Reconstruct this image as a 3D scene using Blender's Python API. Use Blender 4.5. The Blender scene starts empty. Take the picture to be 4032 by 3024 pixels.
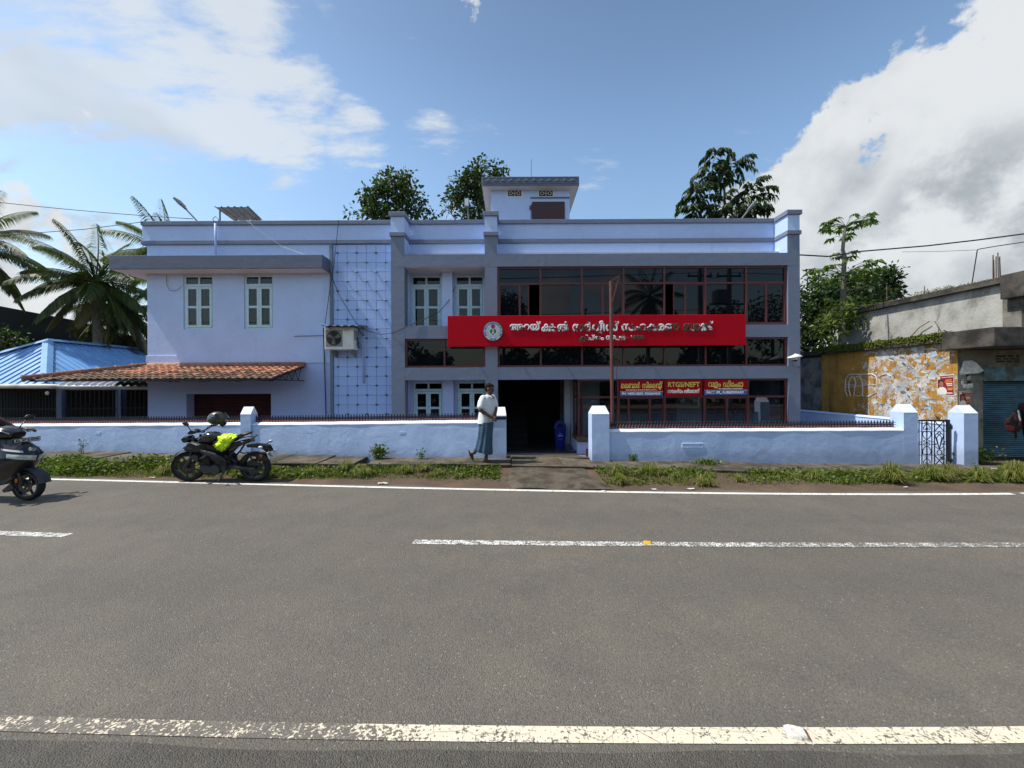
import bpy, bmesh, math, random
import numpy as np
from mathutils import Vector, Matrix
random.seed(7)
RNG = np.random.default_rng(11)
R = math.radians
SC = bpy.context.scene
COL = SC.collection

# ------------------------------------------------------------------ camera
F, H, S = 1514.0, 1.9, 0.005            # focal length in photo pixels, eye height, slight roll
cam_data = bpy.data.cameras.new("camera")
cam_data.sensor_width = 36.0
cam_data.lens = 36.0 * F / 4032.0
cam_data.clip_start = 0.05
cam_data.clip_end = 3000
camera = bpy.data.objects.new("camera", cam_data)
camera.location = (0, 0, H)
camera.rotation_euler = (math.pi / 2, S, 0)
COL.objects.link(camera)
SC.camera = camera

# ------------------------------------------------------------------ sun, sky, exposure
TO_SUN = Vector((-1.0, -0.10, 1.60)).normalized()
SUN_EL = math.asin(TO_SUN.z)
SUN_AZ = math.atan2(TO_SUN.x, TO_SUN.y)
sun_data = bpy.data.lights.new("sun", 'SUN')
sun_data.energy = 2.6
sun_data.angle = R(0.53)
sun_data.color = (1.0, 0.95, 0.87)
sun = bpy.data.objects.new("sun", sun_data)
sun.rotation_euler = (-TO_SUN).to_track_quat('-Z', 'Y').to_euler()
sun.location = TO_SUN * 60
COL.objects.link(sun)

SC.view_settings.view_transform = 'Standard'
SC.view_settings.look = 'None'
SC.view_settings.gamma = 1.0
SC.view_settings.use_curve_mapping = False
SC.view_settings.exposure = 1.0
SC.cycles.use_adaptive_sampling = True
SC.cycles.max_bounces = 8
SC.cycles.transparent_max_bounces = 16
SC.cycles.caustics_reflective = False
SC.cycles.caustics_refractive = False
SC.cycles.sample_clamp_indirect = 6.0

class NT:
    """tiny node-tree writer"""
    def __init__(self, tree):
        self.t = tree
    def n(self, kind, **kw):
        nd = self.t.nodes.new(kind)
        for k, v in kw.items():
            setattr(nd, k, v)
        return nd
    def put(self, sock, val):
        if isinstance(val, bpy.types.NodeSocket):
            self.t.links.new(val, sock)
        elif val is not None:
            if hasattr(sock.default_value, '__len__') and hasattr(val, '__len__') and len(sock.default_value) == 4 and len(val) == 3:
                val = (*val, 1)
            sock.default_value = val
    def math(self, op, a, b=0.5, c=None, clamp=False):
        nd = self.n('ShaderNodeMath', operation=op, use_clamp=clamp)
        self.put(nd.inputs[0], a); self.put(nd.inputs[1], b)
        if c is not None: self.put(nd.inputs[2], c)
        return nd.outputs[0]
    def vmath(self, op, a, b=None, scale=None):
        nd = self.n('ShaderNodeVectorMath', operation=op)
        self.put(nd.inputs[0], a)
        if b is not None: self.put(nd.inputs[1], b)
        if scale is not None: self.put(nd.inputs['Scale'], scale)
        return nd.outputs['Value'] if op in ('DOT_PRODUCT', 'LENGTH', 'DISTANCE') else nd.outputs['Vector']
    def noise(self, vec, scale, detail=4, rough=0.55, dist=0.0, w=None):
        nd = self.n('ShaderNodeTexNoise')
        if w is not None:
            nd.noise_dimensions = '4D'; nd.inputs['W'].default_value = w
        self.put(nd.inputs['Vector'], vec)
        nd.inputs['Scale'].default_value = scale
        nd.inputs['Detail'].default_value = detail
        nd.inputs['Roughness'].default_value = rough
        nd.inputs['Distortion'].default_value = dist
        return nd.outputs['Fac']
    def ramp(self, fac, stops, interp='LINEAR'):
        nd = self.n('ShaderNodeValToRGB')
        cr = nd.color_ramp; cr.interpolation = interp
        while len(cr.elements) < len(stops): cr.elements.new(0.5)
        for e, (p, c) in zip(cr.elements, stops):
            e.position = p
            e.color = (c, c, c, 1) if not hasattr(c, '__len__') else (*c[:3], 1)
        self.put(nd.inputs[0], fac)
        return nd.outputs[0]
    def mix(self, fac, a, b, blend='MIX'):
        nd = self.n('ShaderNodeMix', data_type='RGBA', blend_type=blend)
        self.put(nd.inputs[0], fac); self.put(nd.inputs[6], a); self.put(nd.inputs[7], b)
        return nd.outputs[2]
    def mapr(self, v, a, b, c=0.0, d=1.0, smooth=True):
        nd = self.n('ShaderNodeMapRange', interpolation_type='SMOOTHSTEP' if smooth else 'LINEAR')
        for i, x in enumerate((v, a, b, c, d)): self.put(nd.inputs[i], x)
        return nd.outputs[0]

def photo_dir(u, v):
    return Vector(((u - 2016) / F, 1.0, (1512 - v) / F)).normalized()

world = bpy.data.worlds.new("World")
SC.world = world
world.use_nodes = True
wt = NT(world.node_tree)
for nd in list(world.node_tree.nodes): world.node_tree.nodes.remove(nd)
tc = wt.n('ShaderNodeTexCoord').outputs['Generated']
d = wt.vmath('NORMALIZE', tc)
sky = wt.n('ShaderNodeTexSky', sky_type='NISHITA')
sky.sun_disc = False
sky.sun_elevation = SUN_EL
sky.sun_rotation = SUN_AZ
sky.altitude = 0
sky.air_density = 1.5
sky.dust_density = 1.3
sky.ozone_density = 1.3
sep = wt.n('ShaderNodeSeparateXYZ'); wt.put(sep.inputs[0], d)
up = wt.math('MAXIMUM', sep.outputs[2], 0.0)
def cap(u, v, r0, r1, amount):
    """soft round patch of cloud about one direction of the sky"""
    dp = wt.vmath('DOT_PRODUCT', d, tuple(photo_dir(u, v)))
    return wt.math('MULTIPLY', wt.mapr(dp, math.cos(R(r1)), math.cos(R(r0))), amount)
def total(socks):
    out = socks[0]
    for s in socks[1:]: out = wt.math('MAXIMUM', out, s)
    return out
wisp = total([cap(-60, 90, 2, 9.5, 1.0), cap(280, 190, 1, 9, .98), cap(560, 250, 1, 9, .98), cap(850, 300, 1, 9.5, 1.0), cap(700, 60, 1, 8, .88), cap(930, 120, 1, 8, .86), cap(1120, 430, 1, 9, 1.0), cap(1400, 550, 1, 6.5, .95),
              cap(1720, 610, 1, 7, .55), cap(230, 690, 1, 9, .52), cap(120, 900, 2, 11, .56), cap(1900, 560, 1, 5, .46), cap(2350, 640, 1, 5, .40)])
heap = total([cap(4050, 520, 1, 15, 1.16), cap(3740, 720, 1, 13, 1.16), cap(4000, 950, 1, 24, 1.3), cap(3480, 960, 1, 17, 1.2), cap(3100, 930, 1, 11, 1.1), cap(2800, 905, 1, 7, 1.0),
              cap(3700, 1250, 8, 30, 1.4), cap(4700, 900, 10, 34, 1.4), cap(-400, 1330, 2, 16, .9), cap(150, 1010, 1, 8, .70)])
# fair weather cloud everywhere else, the same kind of sky all round
plane = wt.vmath('DIVIDE', d, None)
div = plane.node
cmb = wt.n('ShaderNodeCombineXYZ')
den = wt.math('ADD', up, 0.22)
for i in range(3): wt.put(cmb.inputs[i], den)
wt.put(div.inputs[1], cmb.outputs[0])
flat = plane
back = wt.mapr(sep.outputs[1], 0.15, -0.35)
loose = wt.math('MULTIPLY', wt.mapr(wt.noise(flat, 0.9, 3, .5, 0.3), .48, .66), back)
strk = wt.n('ShaderNodeMapping'); wt.put(strk.inputs[0], flat); strk.inputs['Rotation'].default_value = (0, 0, R(-32)); strk.inputs['Scale'].default_value = (.55, 1.5, 1)
n_w = wt.noise(strk.outputs[0], 2.9, 9, .64, 0.25)
n_h = wt.noise(d, 6.0, 9, .58, 0.15)
n_w2 = wt.noise(strk.outputs[0], 11.0, 6, .6, 0.2)
cw = wt.math('ADD', wt.math('ADD', wisp, wt.math('MULTIPLY', wt.math('SUBTRACT', n_w, .5), 3.4)), wt.math('MULTIPLY', wt.math('SUBTRACT', n_w2, .5), 1.1))
cw = wt.mapr(cw, .46, 1.12)
ch = wt.math('ADD', wt.math('MAXIMUM', heap, wt.math('MULTIPLY', loose, .98)), wt.math('MULTIPLY', wt.math('ADD', wt.math('SUBTRACT', n_h, .5), wt.math('MULTIPLY', wt.math('SUBTRACT', wt.noise(d, 19.0, 6, .58), .5), .35)), 2.9))
ch = wt.mapr(ch, .63, .82)
# grey undersides: thicker cloud away from the sun
off = wt.vmath('ADD', d, tuple(TO_SUN * 0.10))
n_h2 = wt.noise(off, 6.0, 5, .5, 0.15)
body = wt.noise(d, 3.1, 4, .5, 0.4, w=3.0)
dk = wt.math('ADD', wt.math('MULTIPLY', wt.math('SUBTRACT', n_h2, n_h), 1.5), wt.math('MULTIPLY', wt.math('SUBTRACT', body, .46), 2.2))
rough_n = wt.mapr(wt.noise(d, 7.0, 6, .6, w=9.0), .38, .60)
dk = wt.math('MAXIMUM', dk, wt.math('MULTIPLY', cap(3850, 850, 2, 10, .75), rough_n))
dk = wt.math('MAXIMUM', dk, wt.math('MULTIPLY', cap(3400, 1090, 2, 9, .6), rough_n))
dk = wt.math('MULTIPLY', wt.mapr(dk, .02, .95), 1.0)
CLOUD = 4.35
c_heap = wt.mix(dk, (CLOUD * 1.0, CLOUD * 1.03, CLOUD * 1.05), (CLOUD * .46, CLOUD * .51, CLOUD * .55))
dkw = wt.mapr(wt.noise(flat, 1.3, 4, .5, w=1.5), .45, .7)
dkw = wt.math('MULTIPLY', dkw, cap(250, 200, 6, 24, 1.0))
c_wisp = wt.mix(dkw, (CLOUD * .98, CLOUD * 1.03, CLOUD * 1.06), (CLOUD * .60, CLOUD * .65, CLOUD * .68))
deep = wt.mapr(sep.outputs[2], .42, .80, 1.0, .66)
tint = wt.mix(1.0, sky.outputs[0], (.83, .91, .98), 'MULTIPLY')
tint = wt.mix(1.0, tint, deep, 'MULTIPLY')
c1 = wt.mix(wt.math('MULTIPLY', cw, .78), tint, c_wisp)
c2 = wt.mix(wt.math('MULTIPLY', ch, .96), c1, c_heap)
bg = wt.n('ShaderNodeBackground')
wt.put(bg.inputs[0], c2)
bg.inputs[1].default_value = 0.092
wo = wt.n('ShaderNodeOutputWorld')
world.node_tree.links.new(bg.outputs[0], wo.inputs[0])

# ------------------------------------------------------------------ photo pixel -> point on a plane at depth Y
def PX(u, v, Y): return ((u - 2016) - S * (v - 1512)) / F * Y
def PZ(u, v, Y): return H - ((v - 1512) + S * (u - 2016)) / F * Y
def P(u, v, Y): return Vector((PX(u, v, Y), Y, PZ(u, v, Y)))
def G(u, v, z=0.0):
    """point of the horizontal plane z under a pixel"""
    Y = (H - z) * F / ((v - 1512) + S * (u - 2016))
    return Vector((PX(u, v, Y), Y, z))

# ------------------------------------------------------------------ materials
def lin(c):
    return tuple(((x / 255 / 12.92) if x / 255 <= .04045 else ((x / 255 + .055) / 1.055) ** 2.4) for x in c)
MATS = {}
def new_mat(name):
    m = bpy.data.materials.new(name); m.use_nodes = True
    t = NT(m.node_tree); b = m.node_tree.nodes['Principled BSDF']
    MATS[name] = m
    return m, t, b
def mat(name, col, rough=.7, metal=0.0, var=.10, vscale=6.0, bump=0.0, bscale=40.0, spec=.5, dirt=None, dscale=1.5, dlo=.5, dhi=.75, streak=False, coat=0.0, emit=None):
    """plain coat: a colour that drifts a little, fine relief, optional blotches of dirt"""
    m, t, b = new_mat(name)
    co = t.n('ShaderNodeTexCoord').outputs['Object']
    n1 = t.noise(co, vscale, 5, .6)
    lo = tuple(max(0, x * (1 - var * 1.6)) for x in col); hi = tuple(min(1, x * (1 + var * 1.6)) for x in col)
    c = t.ramp(n1, [(.30, lo), (.70, hi)])
    if dirt:
        vec = co
        if streak:
            mp = t.n('ShaderNodeMapping'); t.put(mp.inputs[0], co); mp.inputs['Scale'].default_value = (1, 1, .16); vec = mp.outputs[0]
        nd = t.noise(vec, dscale, 7, .62)
        f = t.mapr(nd, dlo, dhi)
        c = t.mix(f, c, dirt)
    t.put(b.inputs['Base Color'], c)
    b.inputs['Roughness'].default_value = rough
    b.inputs['Metallic'].default_value = metal
    b.inputs['Specular IOR Level'].default_value = spec
    b.inputs['Coat Weight'].default_value = coat
    if bump:
        bp = t.n('ShaderNodeBump'); bp.inputs['Strength'].default_value = 1.0; bp.inputs['Distance'].default_value = bump
        t.put(bp.inputs['Height'], t.noise(co, bscale, 4, .6))
        t.put(b.inputs['Normal'], bp.outputs[0])
    return m

# ------------------------------------------------------------------ mesh writer
class MB:
    def __init__(self): self.v = []; self.f = []
    def add(self, vs, fs):
        k = len(self.v); self.v += [tuple(p) for p in vs]; self.f += [tuple(i + k for i in f) for f in fs]; return self
    def box(self, x0, x1, y0, y1, z0, z1, bev=0.0):
        if bev > 0: return self.bbox(x0, x1, y0, y1, z0, z1, bev)
        vs = [(x, y, z) for z in (z0, z1) for y in (y0, y1) for x in (x0, x1)]
        return self.add(vs, [(0, 2, 3, 1), (4, 5, 7, 6), (0, 1, 5, 4), (2, 6, 7, 3), (0, 4, 6, 2), (1, 3, 7, 5)])
    def bbox(self, x0, x1, y0, y1, z0, z1, b):
        bm = bmesh.new(); bmesh.ops.create_cube(bm, size=1)
        for q in bm.verts: q.co = Vector(((x0 + x1) / 2 + q.co.x * (x1 - x0), (y0 + y1) / 2 + q.co.y * (y1 - y0), (z0 + z1) / 2 + q.co.z * (z1 - z0)))
        bmesh.ops.bevel(bm, geom=bm.edges[:], offset=b, segments=2, affect='EDGES', profile=.5)
        bm.verts.index_update()
        self.add([q.co for q in bm.verts], [[q.index for q in f.verts] for f in bm.faces]); bm.free(); return self
    def obox(self, c, ax, ay, az):
        """box from centre and three half-axis vectors"""
        c, ax, ay, az = Vector(c), Vector(ax), Vector(ay), Vector(az)
        vs = [c + sx * ax + sy * ay + sz * az for sz in (-1, 1) for sy in (-1, 1) for sx in (-1, 1)]
        return self.add(vs, [(0, 2, 3, 1), (4, 5, 7, 6), (0, 1, 5, 4), (2, 6, 7, 3), (0, 4, 6, 2), (1, 3, 7, 5)])
    def bar(self, a, b, w, h=None, up=(0, 0, 1)):
        a, b = Vector(a), Vector(b); h = h or w; d = b - a
        if d.length < 1e-6: return self
        n = d.normalized(); s = n.cross(Vector(up))
        if s.length < 1e-4: s = n.cross(Vector((0, 1, 0)))
        s.normalize(); t = s.cross(n)
        return self.obox((a + b) / 2, d / 2, s * w / 2, t * h / 2)
    def tube(self, path, r, n=8, cap=True):
        path = [Vector(p) for p in path]; m = len(path)
        rs = r if hasattr(r, '__len__') else [r] * m
        vs = []; prev = None
        for i, p in enumerate(path):
            t = (path[min(i + 1, m - 1)] - path[max(i - 1, 0)])
            if t.length < 1e-9: t = Vector((0, 0, 1))
            t.normalize()
            if prev is None:
                a = Vector((0, 0, 1)) if abs(t.z) < .9 else Vector((1, 0, 0))
                s = t.cross(a).normalized()
            else:
                s = (prev - t * prev.dot(t))
                s = s.normalized() if s.length > 1e-6 else t.orthogonal().normalized()
            prev = s; q = t.cross(s)
            for k in range(n):
                an = 2 * math.pi * k / n
                vs.append(p + (s * math.cos(an) + q * math.sin(an)) * rs[i])
        fs = [(i * n + k, i * n + (k + 1) % n, (i + 1) * n + (k + 1) % n, (i + 1) * n + k) for i in range(m - 1) for k in range(n)]
        if cap: fs += [tuple(range(n - 1, -1, -1)), tuple((m - 1) * n + k for k in range(n))]
        return self.add(vs, fs)
    def rings(self, rows, close=True, cap=True):
        """skin over rings of equal point count"""
        n = len(rows[0]); vs = [p for r in rows for p in r]; m = len(rows)
        e = n if close else n - 1
        fs = [(i * n + k, i * n + (k + 1) % n, (i + 1) * n + (k + 1) % n, (i + 1) * n + k) for i in range(m - 1) for k in range(e)]
        if cap and close: fs += [tuple(range(n - 1, -1, -1)), tuple((m - 1) * n + k for k in range(n))]
        return self.add(vs, fs)
    def lathe(self, prof, c=(0, 0, 0), axis='z', n=24):
        rows = []
        for r, h in prof:
            row = []
            for k in range(n):
                a = 2 * math.pi * k / n; p, q = r * math.cos(a), r * math.sin(a)
                row.append({'z': (c[0] + p, c[1] + q, c[2] + h), 'y': (c[0] + p, c[1] + h, c[2] + q), 'x': (c[0] + h, c[1] + p, c[2] + q)}[axis])
            rows.append(row)
        return self.rings(rows, cap=tuple(prof[0]) != tuple(prof[-1]))
    def prism(self, pts, a, b, axis='y'):
        """extrude a 2D outline from a to b along an axis (pts are the other two axes in order)"""
        mk = {'y': lambda p, h: (p[0], h, p[1]), 'x': lambda p, h: (h, p[0], p[1]), 'z': lambda p, h: (p[0], p[1], h)}[axis]
        n = len(pts); vs = [mk(p, a) for p in pts] + [mk(p, b) for p in pts]
        fs = [tuple(range(n)), tuple(range(2 * n - 1, n - 1, -1))] + [(k, n + k, n + (k + 1) % n, (k + 1) % n) for k in range(n)]
        return self.add(vs, fs)
    def grid(self, fn, nu, nv):
        vs = [fn(i / nu, j / nv) for j in range(nv + 1) for i in range(nu + 1)]
        fs = [(j * (nu + 1) + i, j * (nu + 1) + i + 1, (j + 1) * (nu + 1) + i + 1, (j + 1) * (nu + 1) + i) for j in range(nv) for i in range(nu)]
        return self.add(vs, fs)
    def quad(self, a, b, c, d): return self.add([a, b, c, d], [(0, 1, 2, 3)])
    def ball(self, c, r, n=12, m=8):
        rx, ry, rz = r if hasattr(r, '__len__') else (r, r, r)
        rows = []
        for i in range(m + 1):
            t = math.pi * (i + .02) / (m + .04); 
            rows.append([(c[0] + rx * math.sin(t) * math.cos(2 * math.pi * k / n), c[1] + ry * math.sin(t) * math.sin(2 * math.pi * k / n), c[2] - rz * math.cos(t)) for k in range(n)])
        return self.rings(rows)
    def mesh(self, name, material, smooth=False):
        me = bpy.data.meshes.new(name)
        me.from_pydata(self.v, [], self.f)
        bm = bmesh.new(); bm.from_mesh(me)
        bmesh.ops.recalc_face_normals(bm, faces=bm.faces[:]); bm.to_mesh(me); bm.free()
        if material: me.materials.append(MATS[material] if isinstance(material, str) else material)
        if smooth:
            if smooth is True: me.shade_smooth()
            else:
                me.shade_smooth(); me.set_sharp_from_angle(angle=R(smooth))
        return me
    def build(self, name, material, parent=None, smooth=False):
        o = bpy.data.objects.new(name, self.mesh(name, material, smooth))
        COL.objects.link(o)
        if parent is not None: o.parent = parent
        return o

def put(name, me, parent=None, loc=None, rot=None):
    o = bpy.data.objects.new(name, me); COL.objects.link(o)
    if parent is not None: o.parent = parent
    if loc is not None: o.location = loc
    if rot is not None: o.rotation_euler = rot
    return o
def tag(o, label=None, cat=None, group=None, kind=None):
    if label: o['label'] = label
    if cat: o['category'] = cat
    if group: o['group'] = group
    if kind: o['kind'] = kind
    return o
def thing(name, label, cat, loc=(0, 0, 0), rz=0.0, group=None):
    o = bpy.data.objects.new(name, None); COL.objects.link(o)
    o.location = loc; o.rotation_euler = (0, 0, rz); o.empty_display_size = .2
    return tag(o, label, cat, group)
def copy_tree(o, parent=None):
    c = o.copy(); COL.objects.link(c); c.parent = parent
    for ch in list(o.children): copy_tree(ch, c)
    return c
def fast_mesh(name, verts, quads, material, smooth=False):
    """numpy arrays straight into a mesh; quads (n,4)"""
    me = bpy.data.meshes.new(name)
    nv, nq = len(verts), len(quads)
    me.vertices.add(nv); me.vertices.foreach_set('co', np.asarray(verts, np.float32).ravel())
    k = quads.shape[1]
    me.loops.add(nq * k); me.polygons.add(nq)
    me.loops.foreach_set('vertex_index', np.asarray(quads, np.int32).ravel())
    me.polygons.foreach_set('loop_start', np.arange(0, nq * k, k, dtype=np.int32))
    me.polygons.foreach_set('loop_total', np.full(nq, k, np.int32))
    me.update(); me.validate()
    me.materials.append(MATS[material])
    if smooth: me.shade_smooth()
    return me

def text_mesh(body, size, material, bold=0.0, depth=0.0, align='CENTER', spacing=1.0, kern=None, shear=0.0):
    """lettering from Blender's own font as a mesh in the XZ plane, facing -Y"""
    c = bpy.data.curves.new('lettering', 'FONT')
    c.body = body; c.size = size; c.align_x = align; c.space_character = spacing; c.shear = shear
    c.resolution_u = 3
    c.fill_mode = 'BOTH' if depth > 0 or bold > 0 else 'FRONT'
    c.extrude = depth
    c.bevel_depth = bold; c.bevel_resolution = 0
    if kern:
        for i, k in kern.items(): c.body_format[i].kerning = k
    o = bpy.data.objects.new('lettering', c); COL.objects.link(o)
    bpy.context.view_layer.update()
    me = bpy.data.meshes.new_from_object(o.evaluated_get(bpy.context.evaluated_depsgraph_get()))
    bpy.data.objects.remove(o); bpy.data.curves.remove(c)
    me.transform(Matrix.Rotation(math.pi / 2, 4, 'X'))
    me.materials.clear(); me.materials.append(MATS[material])
    return me
def fit_width(me, w, h=None):
    """scale lettering to a width (and height), centred on its middle"""
    xs = [v.co.x for v in me.vertices]; zs = [v.co.z for v in me.vertices]
    if not xs: return me
    cx, cz = (min(xs) + max(xs)) / 2, (min(zs) + max(zs)) / 2
    sx = w / max(1e-6, max(xs) - min(xs)); sz = sx if h is None else h / max(1e-6, max(zs) - min(zs))
    me.transform(Matrix.Diagonal((sx, 1, sz, 1)) @ Matrix.Translation((-cx, 0, -cz)))
    return me
# ================================================================== ground
def asphalt_nodes(t, co):
    big = t.noise(co, .35, 4, .6)
    mid = t.noise(co, 2.2, 5, .65)
    base = t.ramp(big, [(.32, (.134, .120, .097)), (.68, (.172, .153, .120))])
    base = t.mix(t.mapr(mid, .35, .75), base, (.126, .114, .097))
    vo = t.n('ShaderNodeTexVoronoi'); t.put(vo.inputs['Vector'], co); vo.inputs['Scale'].default_value = 120
    stone = t.n('ShaderNodeSeparateColor'); t.put(stone.inputs[0], vo.outputs['Color'])
    g = t.mapr(stone.outputs[0], 0, 1, .80, 1.20, False)
    base = t.mix(1.0, base, g, 'MULTIPLY')
    base = t.mix(t.mapr(stone.outputs[1], .986, .994), base, (.30, .285, .25))
    base = t.mix(t.math('MULTIPLY', t.mapr(vo.outputs['Distance'], .45, .75), .30), base, (.03, .03, .03))
    tr_ = t.n('ShaderNodeSeparateXYZ'); t.put(tr_.inputs[0], co)
    wv = t.math('ADD', tr_.outputs[1], t.math('MULTIPLY', t.noise(co, .5, 3, .5, w=6.), .5))
    trk = t.math('MULTIPLY', t.mapr(t.math('SINE', t.math('MULTIPLY', wv, 3.6)), .2, 1.0), .16)
    base = t.mix(trk, base, (.075, .072, .068))
    base = t.mix(t.math('MULTIPLY', t.mapr(t.noise(co, .8, 6, .7, w=8.), .52, .72), .30), base, (.165, .145, .115))
    # a few oil and tar spots
    sp = t.noise(co, 3.7, 3, .5, w=2.0)
    base = t.mix(t.mapr(sp, .77, .80), base, (.02, .02, .02))
    return base, vo
m, t, b = new_mat('asphalt')
co = t.n('ShaderNodeTexCoord').outputs['Object']
base, vo = asphalt_nodes(t, co)
t.put(b.inputs['Base Color'], base); b.inputs['Roughness'].default_value = .78; b.inputs['Specular IOR Level'].default_value = .35
bp = t.n('ShaderNodeBump'); bp.inputs['Distance'].default_value = .006
hh = t.math('ADD', t.math('MULTIPLY', t.math('SUBTRACT', .6, vo.outputs['Distance']), 1.0), t.noise(co, 30, 4, .6))
t.put(bp.inputs['Height'], hh); t.put(b.inputs['Normal'], bp.outputs[0])

def paint_mat(name, col, worn_x=None, base_wear=.5):
    m, t, b = new_mat(name)
    co = t.n('ShaderNodeTexCoord').outputs['Object']
    base, vo = asphalt_nodes(t, co)
    n = t.noise(co, 60, 5, .65)
    n2 = t.noise(co, 9, 4, .6, w=4.0)
    wear = t.math('ADD', t.math('MULTIPLY', n, .75), t.math('MULTIPLY', n2, .4))
    sx = t.n('ShaderNodeSeparateXYZ'); t.put(sx.inputs[0], co)
    if worn_x:
        x0, x1, lo, hi = worn_x
        thr = t.mapr(sx.outputs[0], x0, x1, lo, hi)
    else: thr = base_wear
    f = t.mapr(t.math('SUBTRACT', wear, thr), -.02, .04)
    ck = t.n('ShaderNodeTexVoronoi', feature='DISTANCE_TO_EDGE'); t.put(ck.inputs['Vector'], t.vmath('ADD', co, t.vmath('SCALE', t.n('ShaderNodeTexNoise').outputs['Color'], scale=.12))); ck.inputs['Scale'].default_value = 6
    crack = t.mapr(ck.outputs['Distance'], .012, .004)
    paint = t.ramp(t.noise(co, 14, 5, .6), [(.3, tuple(x * .86 for x in col)), (.7, col)])
    c = t.mix(t.math('MULTIPLY', crack, .7), paint, (.10, .095, .09))
    c = t.mix(f, c, base)
    t.put(b.inputs['Base Color'], c); b.inputs['Roughness'].default_value = .7
    bp = t.n('ShaderNodeBump'); bp.inputs['Distance'].default_value = .003
    t.put(bp.inputs['Height'], t.math('SUBTRACT', t.noise(co, 80, 3, .6), f)); t.put(b.inputs['Normal'], bp.outputs[0])
    return m
paint_mat('edge_paint_near', (.70, .62, .47), (-1.0, -.35, .530, .645))
paint_mat('edge_paint_far', (.80, .78, .70), None, .66)
paint_mat('centre_paint', (.76, .76, .72), (-1.5, 6, .585, .53))
m, t, b = new_mat('soil')
co = t.n('ShaderNodeTexCoord').outputs['Object']
n1 = t.noise(co, 1.4, 6, .65); n2 = t.noise(co, 45, 4, .65)
c = t.ramp(n1, [(.30, (.070, .050, .034)), (.52, (.125, .078, .045)), (.75, (.21, .125, .070))])
c = t.mix(t.mapr(n2, .35, .8), c, (.055, .045, .034))
t.put(b.inputs['Base Color'], c); b.inputs['Roughness'].default_value = .95
bp = t.n('ShaderNodeBump'); bp.inputs['Distance'].default_value = .03
t.put(bp.inputs['Height'], t.noise(co, 22, 6, .7)); t.put(b.inputs['Normal'], bp.outputs[0])

def concrete(name, c_lo, c_hi, moss=(.07, .065, .04), mscale=1.6, lo=.42, hi=.72, bump=.006):
    m, t, b = new_mat(name)
    co = t.n('ShaderNodeTexCoord').outputs['Object']
    n1 = t.noise(co, 3.0, 6, .65)
    c = t.ramp(n1, [(.3, c_lo), (.7, c_hi)])
    c = t.mix(t.mapr(t.noise(co, mscale, 6, .62, w=1.0), lo, hi), c, moss)
    c = t.mix(t.math('MULTIPLY', t.mapr(t.noise(co, 90, 3, .6), .55, .8), .35), c, tuple(x * .45 for x in c_lo))
    t.put(b.inputs['Base Color'], c); b.inputs['Roughness'].default_value = .9
    bp = t.n('ShaderNodeBump'); bp.inputs['Distance'].default_value = bump
    t.put(bp.inputs['Height'], t.noise(co, 35, 6, .65)); t.put(b.inputs['Normal'], bp.outputs[0])
    return m
concrete('slab_concrete', (.098, .078, .050), (.180, .147, .100), (.045, .038, .020), 2.3, .36, .62, .018)
concrete('apron_concrete', (.092, .074, .050), (.160, .130, .090), (.045, .037, .022), 3.4, .38, .64, .035)
concrete('yard_concrete', (.16, .15, .13), (.24, .22, .19))

# the wide ground sheet
g = MB().quad((-900, -900, -.32), (900, -900, -.32), (900, 900, -.32), (-900, 900, -.32)).build('ground', 'soil')
tag(g, kind='structure')

# curve of the road, read off its far edge line
far_px = [(164, 1886), (640, 1899), (900, 1906), (1140, 1909), (1500, 1918), (1908, 1928), (2808, 1943), (3024, 1945), (3653, 1947), (4032, 1944)]
fp = [G(u, v) for u, v in far_px]
fx = [p.x for p in fp]; fy = [p.y for p in fp]
ca = np.polyfit(fx, fy, 3)
def far_y(x):
    lo, hi = fx[0], fx[-1]
    if x < lo: return float(np.polyval(ca, lo) + (x - lo) * -.16)
    if x > hi: return float(np.polyval(ca, hi) + (x - hi) * .015)
    return float(np.polyval(ca, x))
near_px = [(0, 2849), (820, 2872), (1640, 2889), (2800, 2895), (4032, 2896)]
npp = [G(u, v) for u, v in near_px]
cn = np.polyfit([p.x for p in npp], [p.y for p in npp], 2)
def near_y(x):
    lo, hi = npp[0].x, npp[-1].x
    if x < lo: return float(np.polyval(cn, lo) + (x - lo) * (-.06 if x > -8 else -.08)) + max(0, (-3.5 - x)) * .0
    if x > hi: return float(np.polyval(cn, hi) + (x - hi) * .012)
    return float(np.polyval(cn, x))
cp1, cp2, cp3 = G(100, 2104), G(1640, 2134), G(4000, 2146)
cc = np.polyfit([cp1.x, cp2.x, cp3.x], [cp1.y, cp2.y, cp3.y], 2)
def mid_y(x):
    lo, hi = cp1.x, cp3.x
    if x < lo: return float(np.polyval(cc, lo) + (x - lo) * -.11)
    if x > hi: return float(np.polyval(cc, hi) + (x - hi) * .013)
    return float(np.polyval(cc, x))
xs = list(np.linspace(-70, -14, 15)) + list(np.linspace(-13, 14, 55)) + list(np.linspace(16, 70, 14))
def strip(name, material, f0, f1, z0, z1=None, x_from=-1e9, x_to=1e9, n_across=1, step=None):
    z1 = z0 if z1 is None else z1
    q = [x for x in (xs if step is None else list(np.arange(x_from, x_to + 1e-6, step))) if x_from <= x <= x_to]
    if x_from > -1e8 and step is None: q = [x_from] + [x for x in q if x > x_from + .01 and x < x_to - .01] + [x_to]
    mb = MB(); rows = []
    for k in range(n_across + 1):
        f = k / n_across
        rows.append([(x, f0(x) * (1 - f) + f1(x) * f, z0 * (1 - f) + z1 * f) for x in q])
    vs = [p for r in rows for p in r]; n = len(q)
    mb.add(vs, [(k * n + i, k * n + i + 1, (k + 1) * n + i + 1, (k + 1) * n + i) for k in range(n_across) for i in range(n - 1)])
    return mb.build(name, material)
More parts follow.
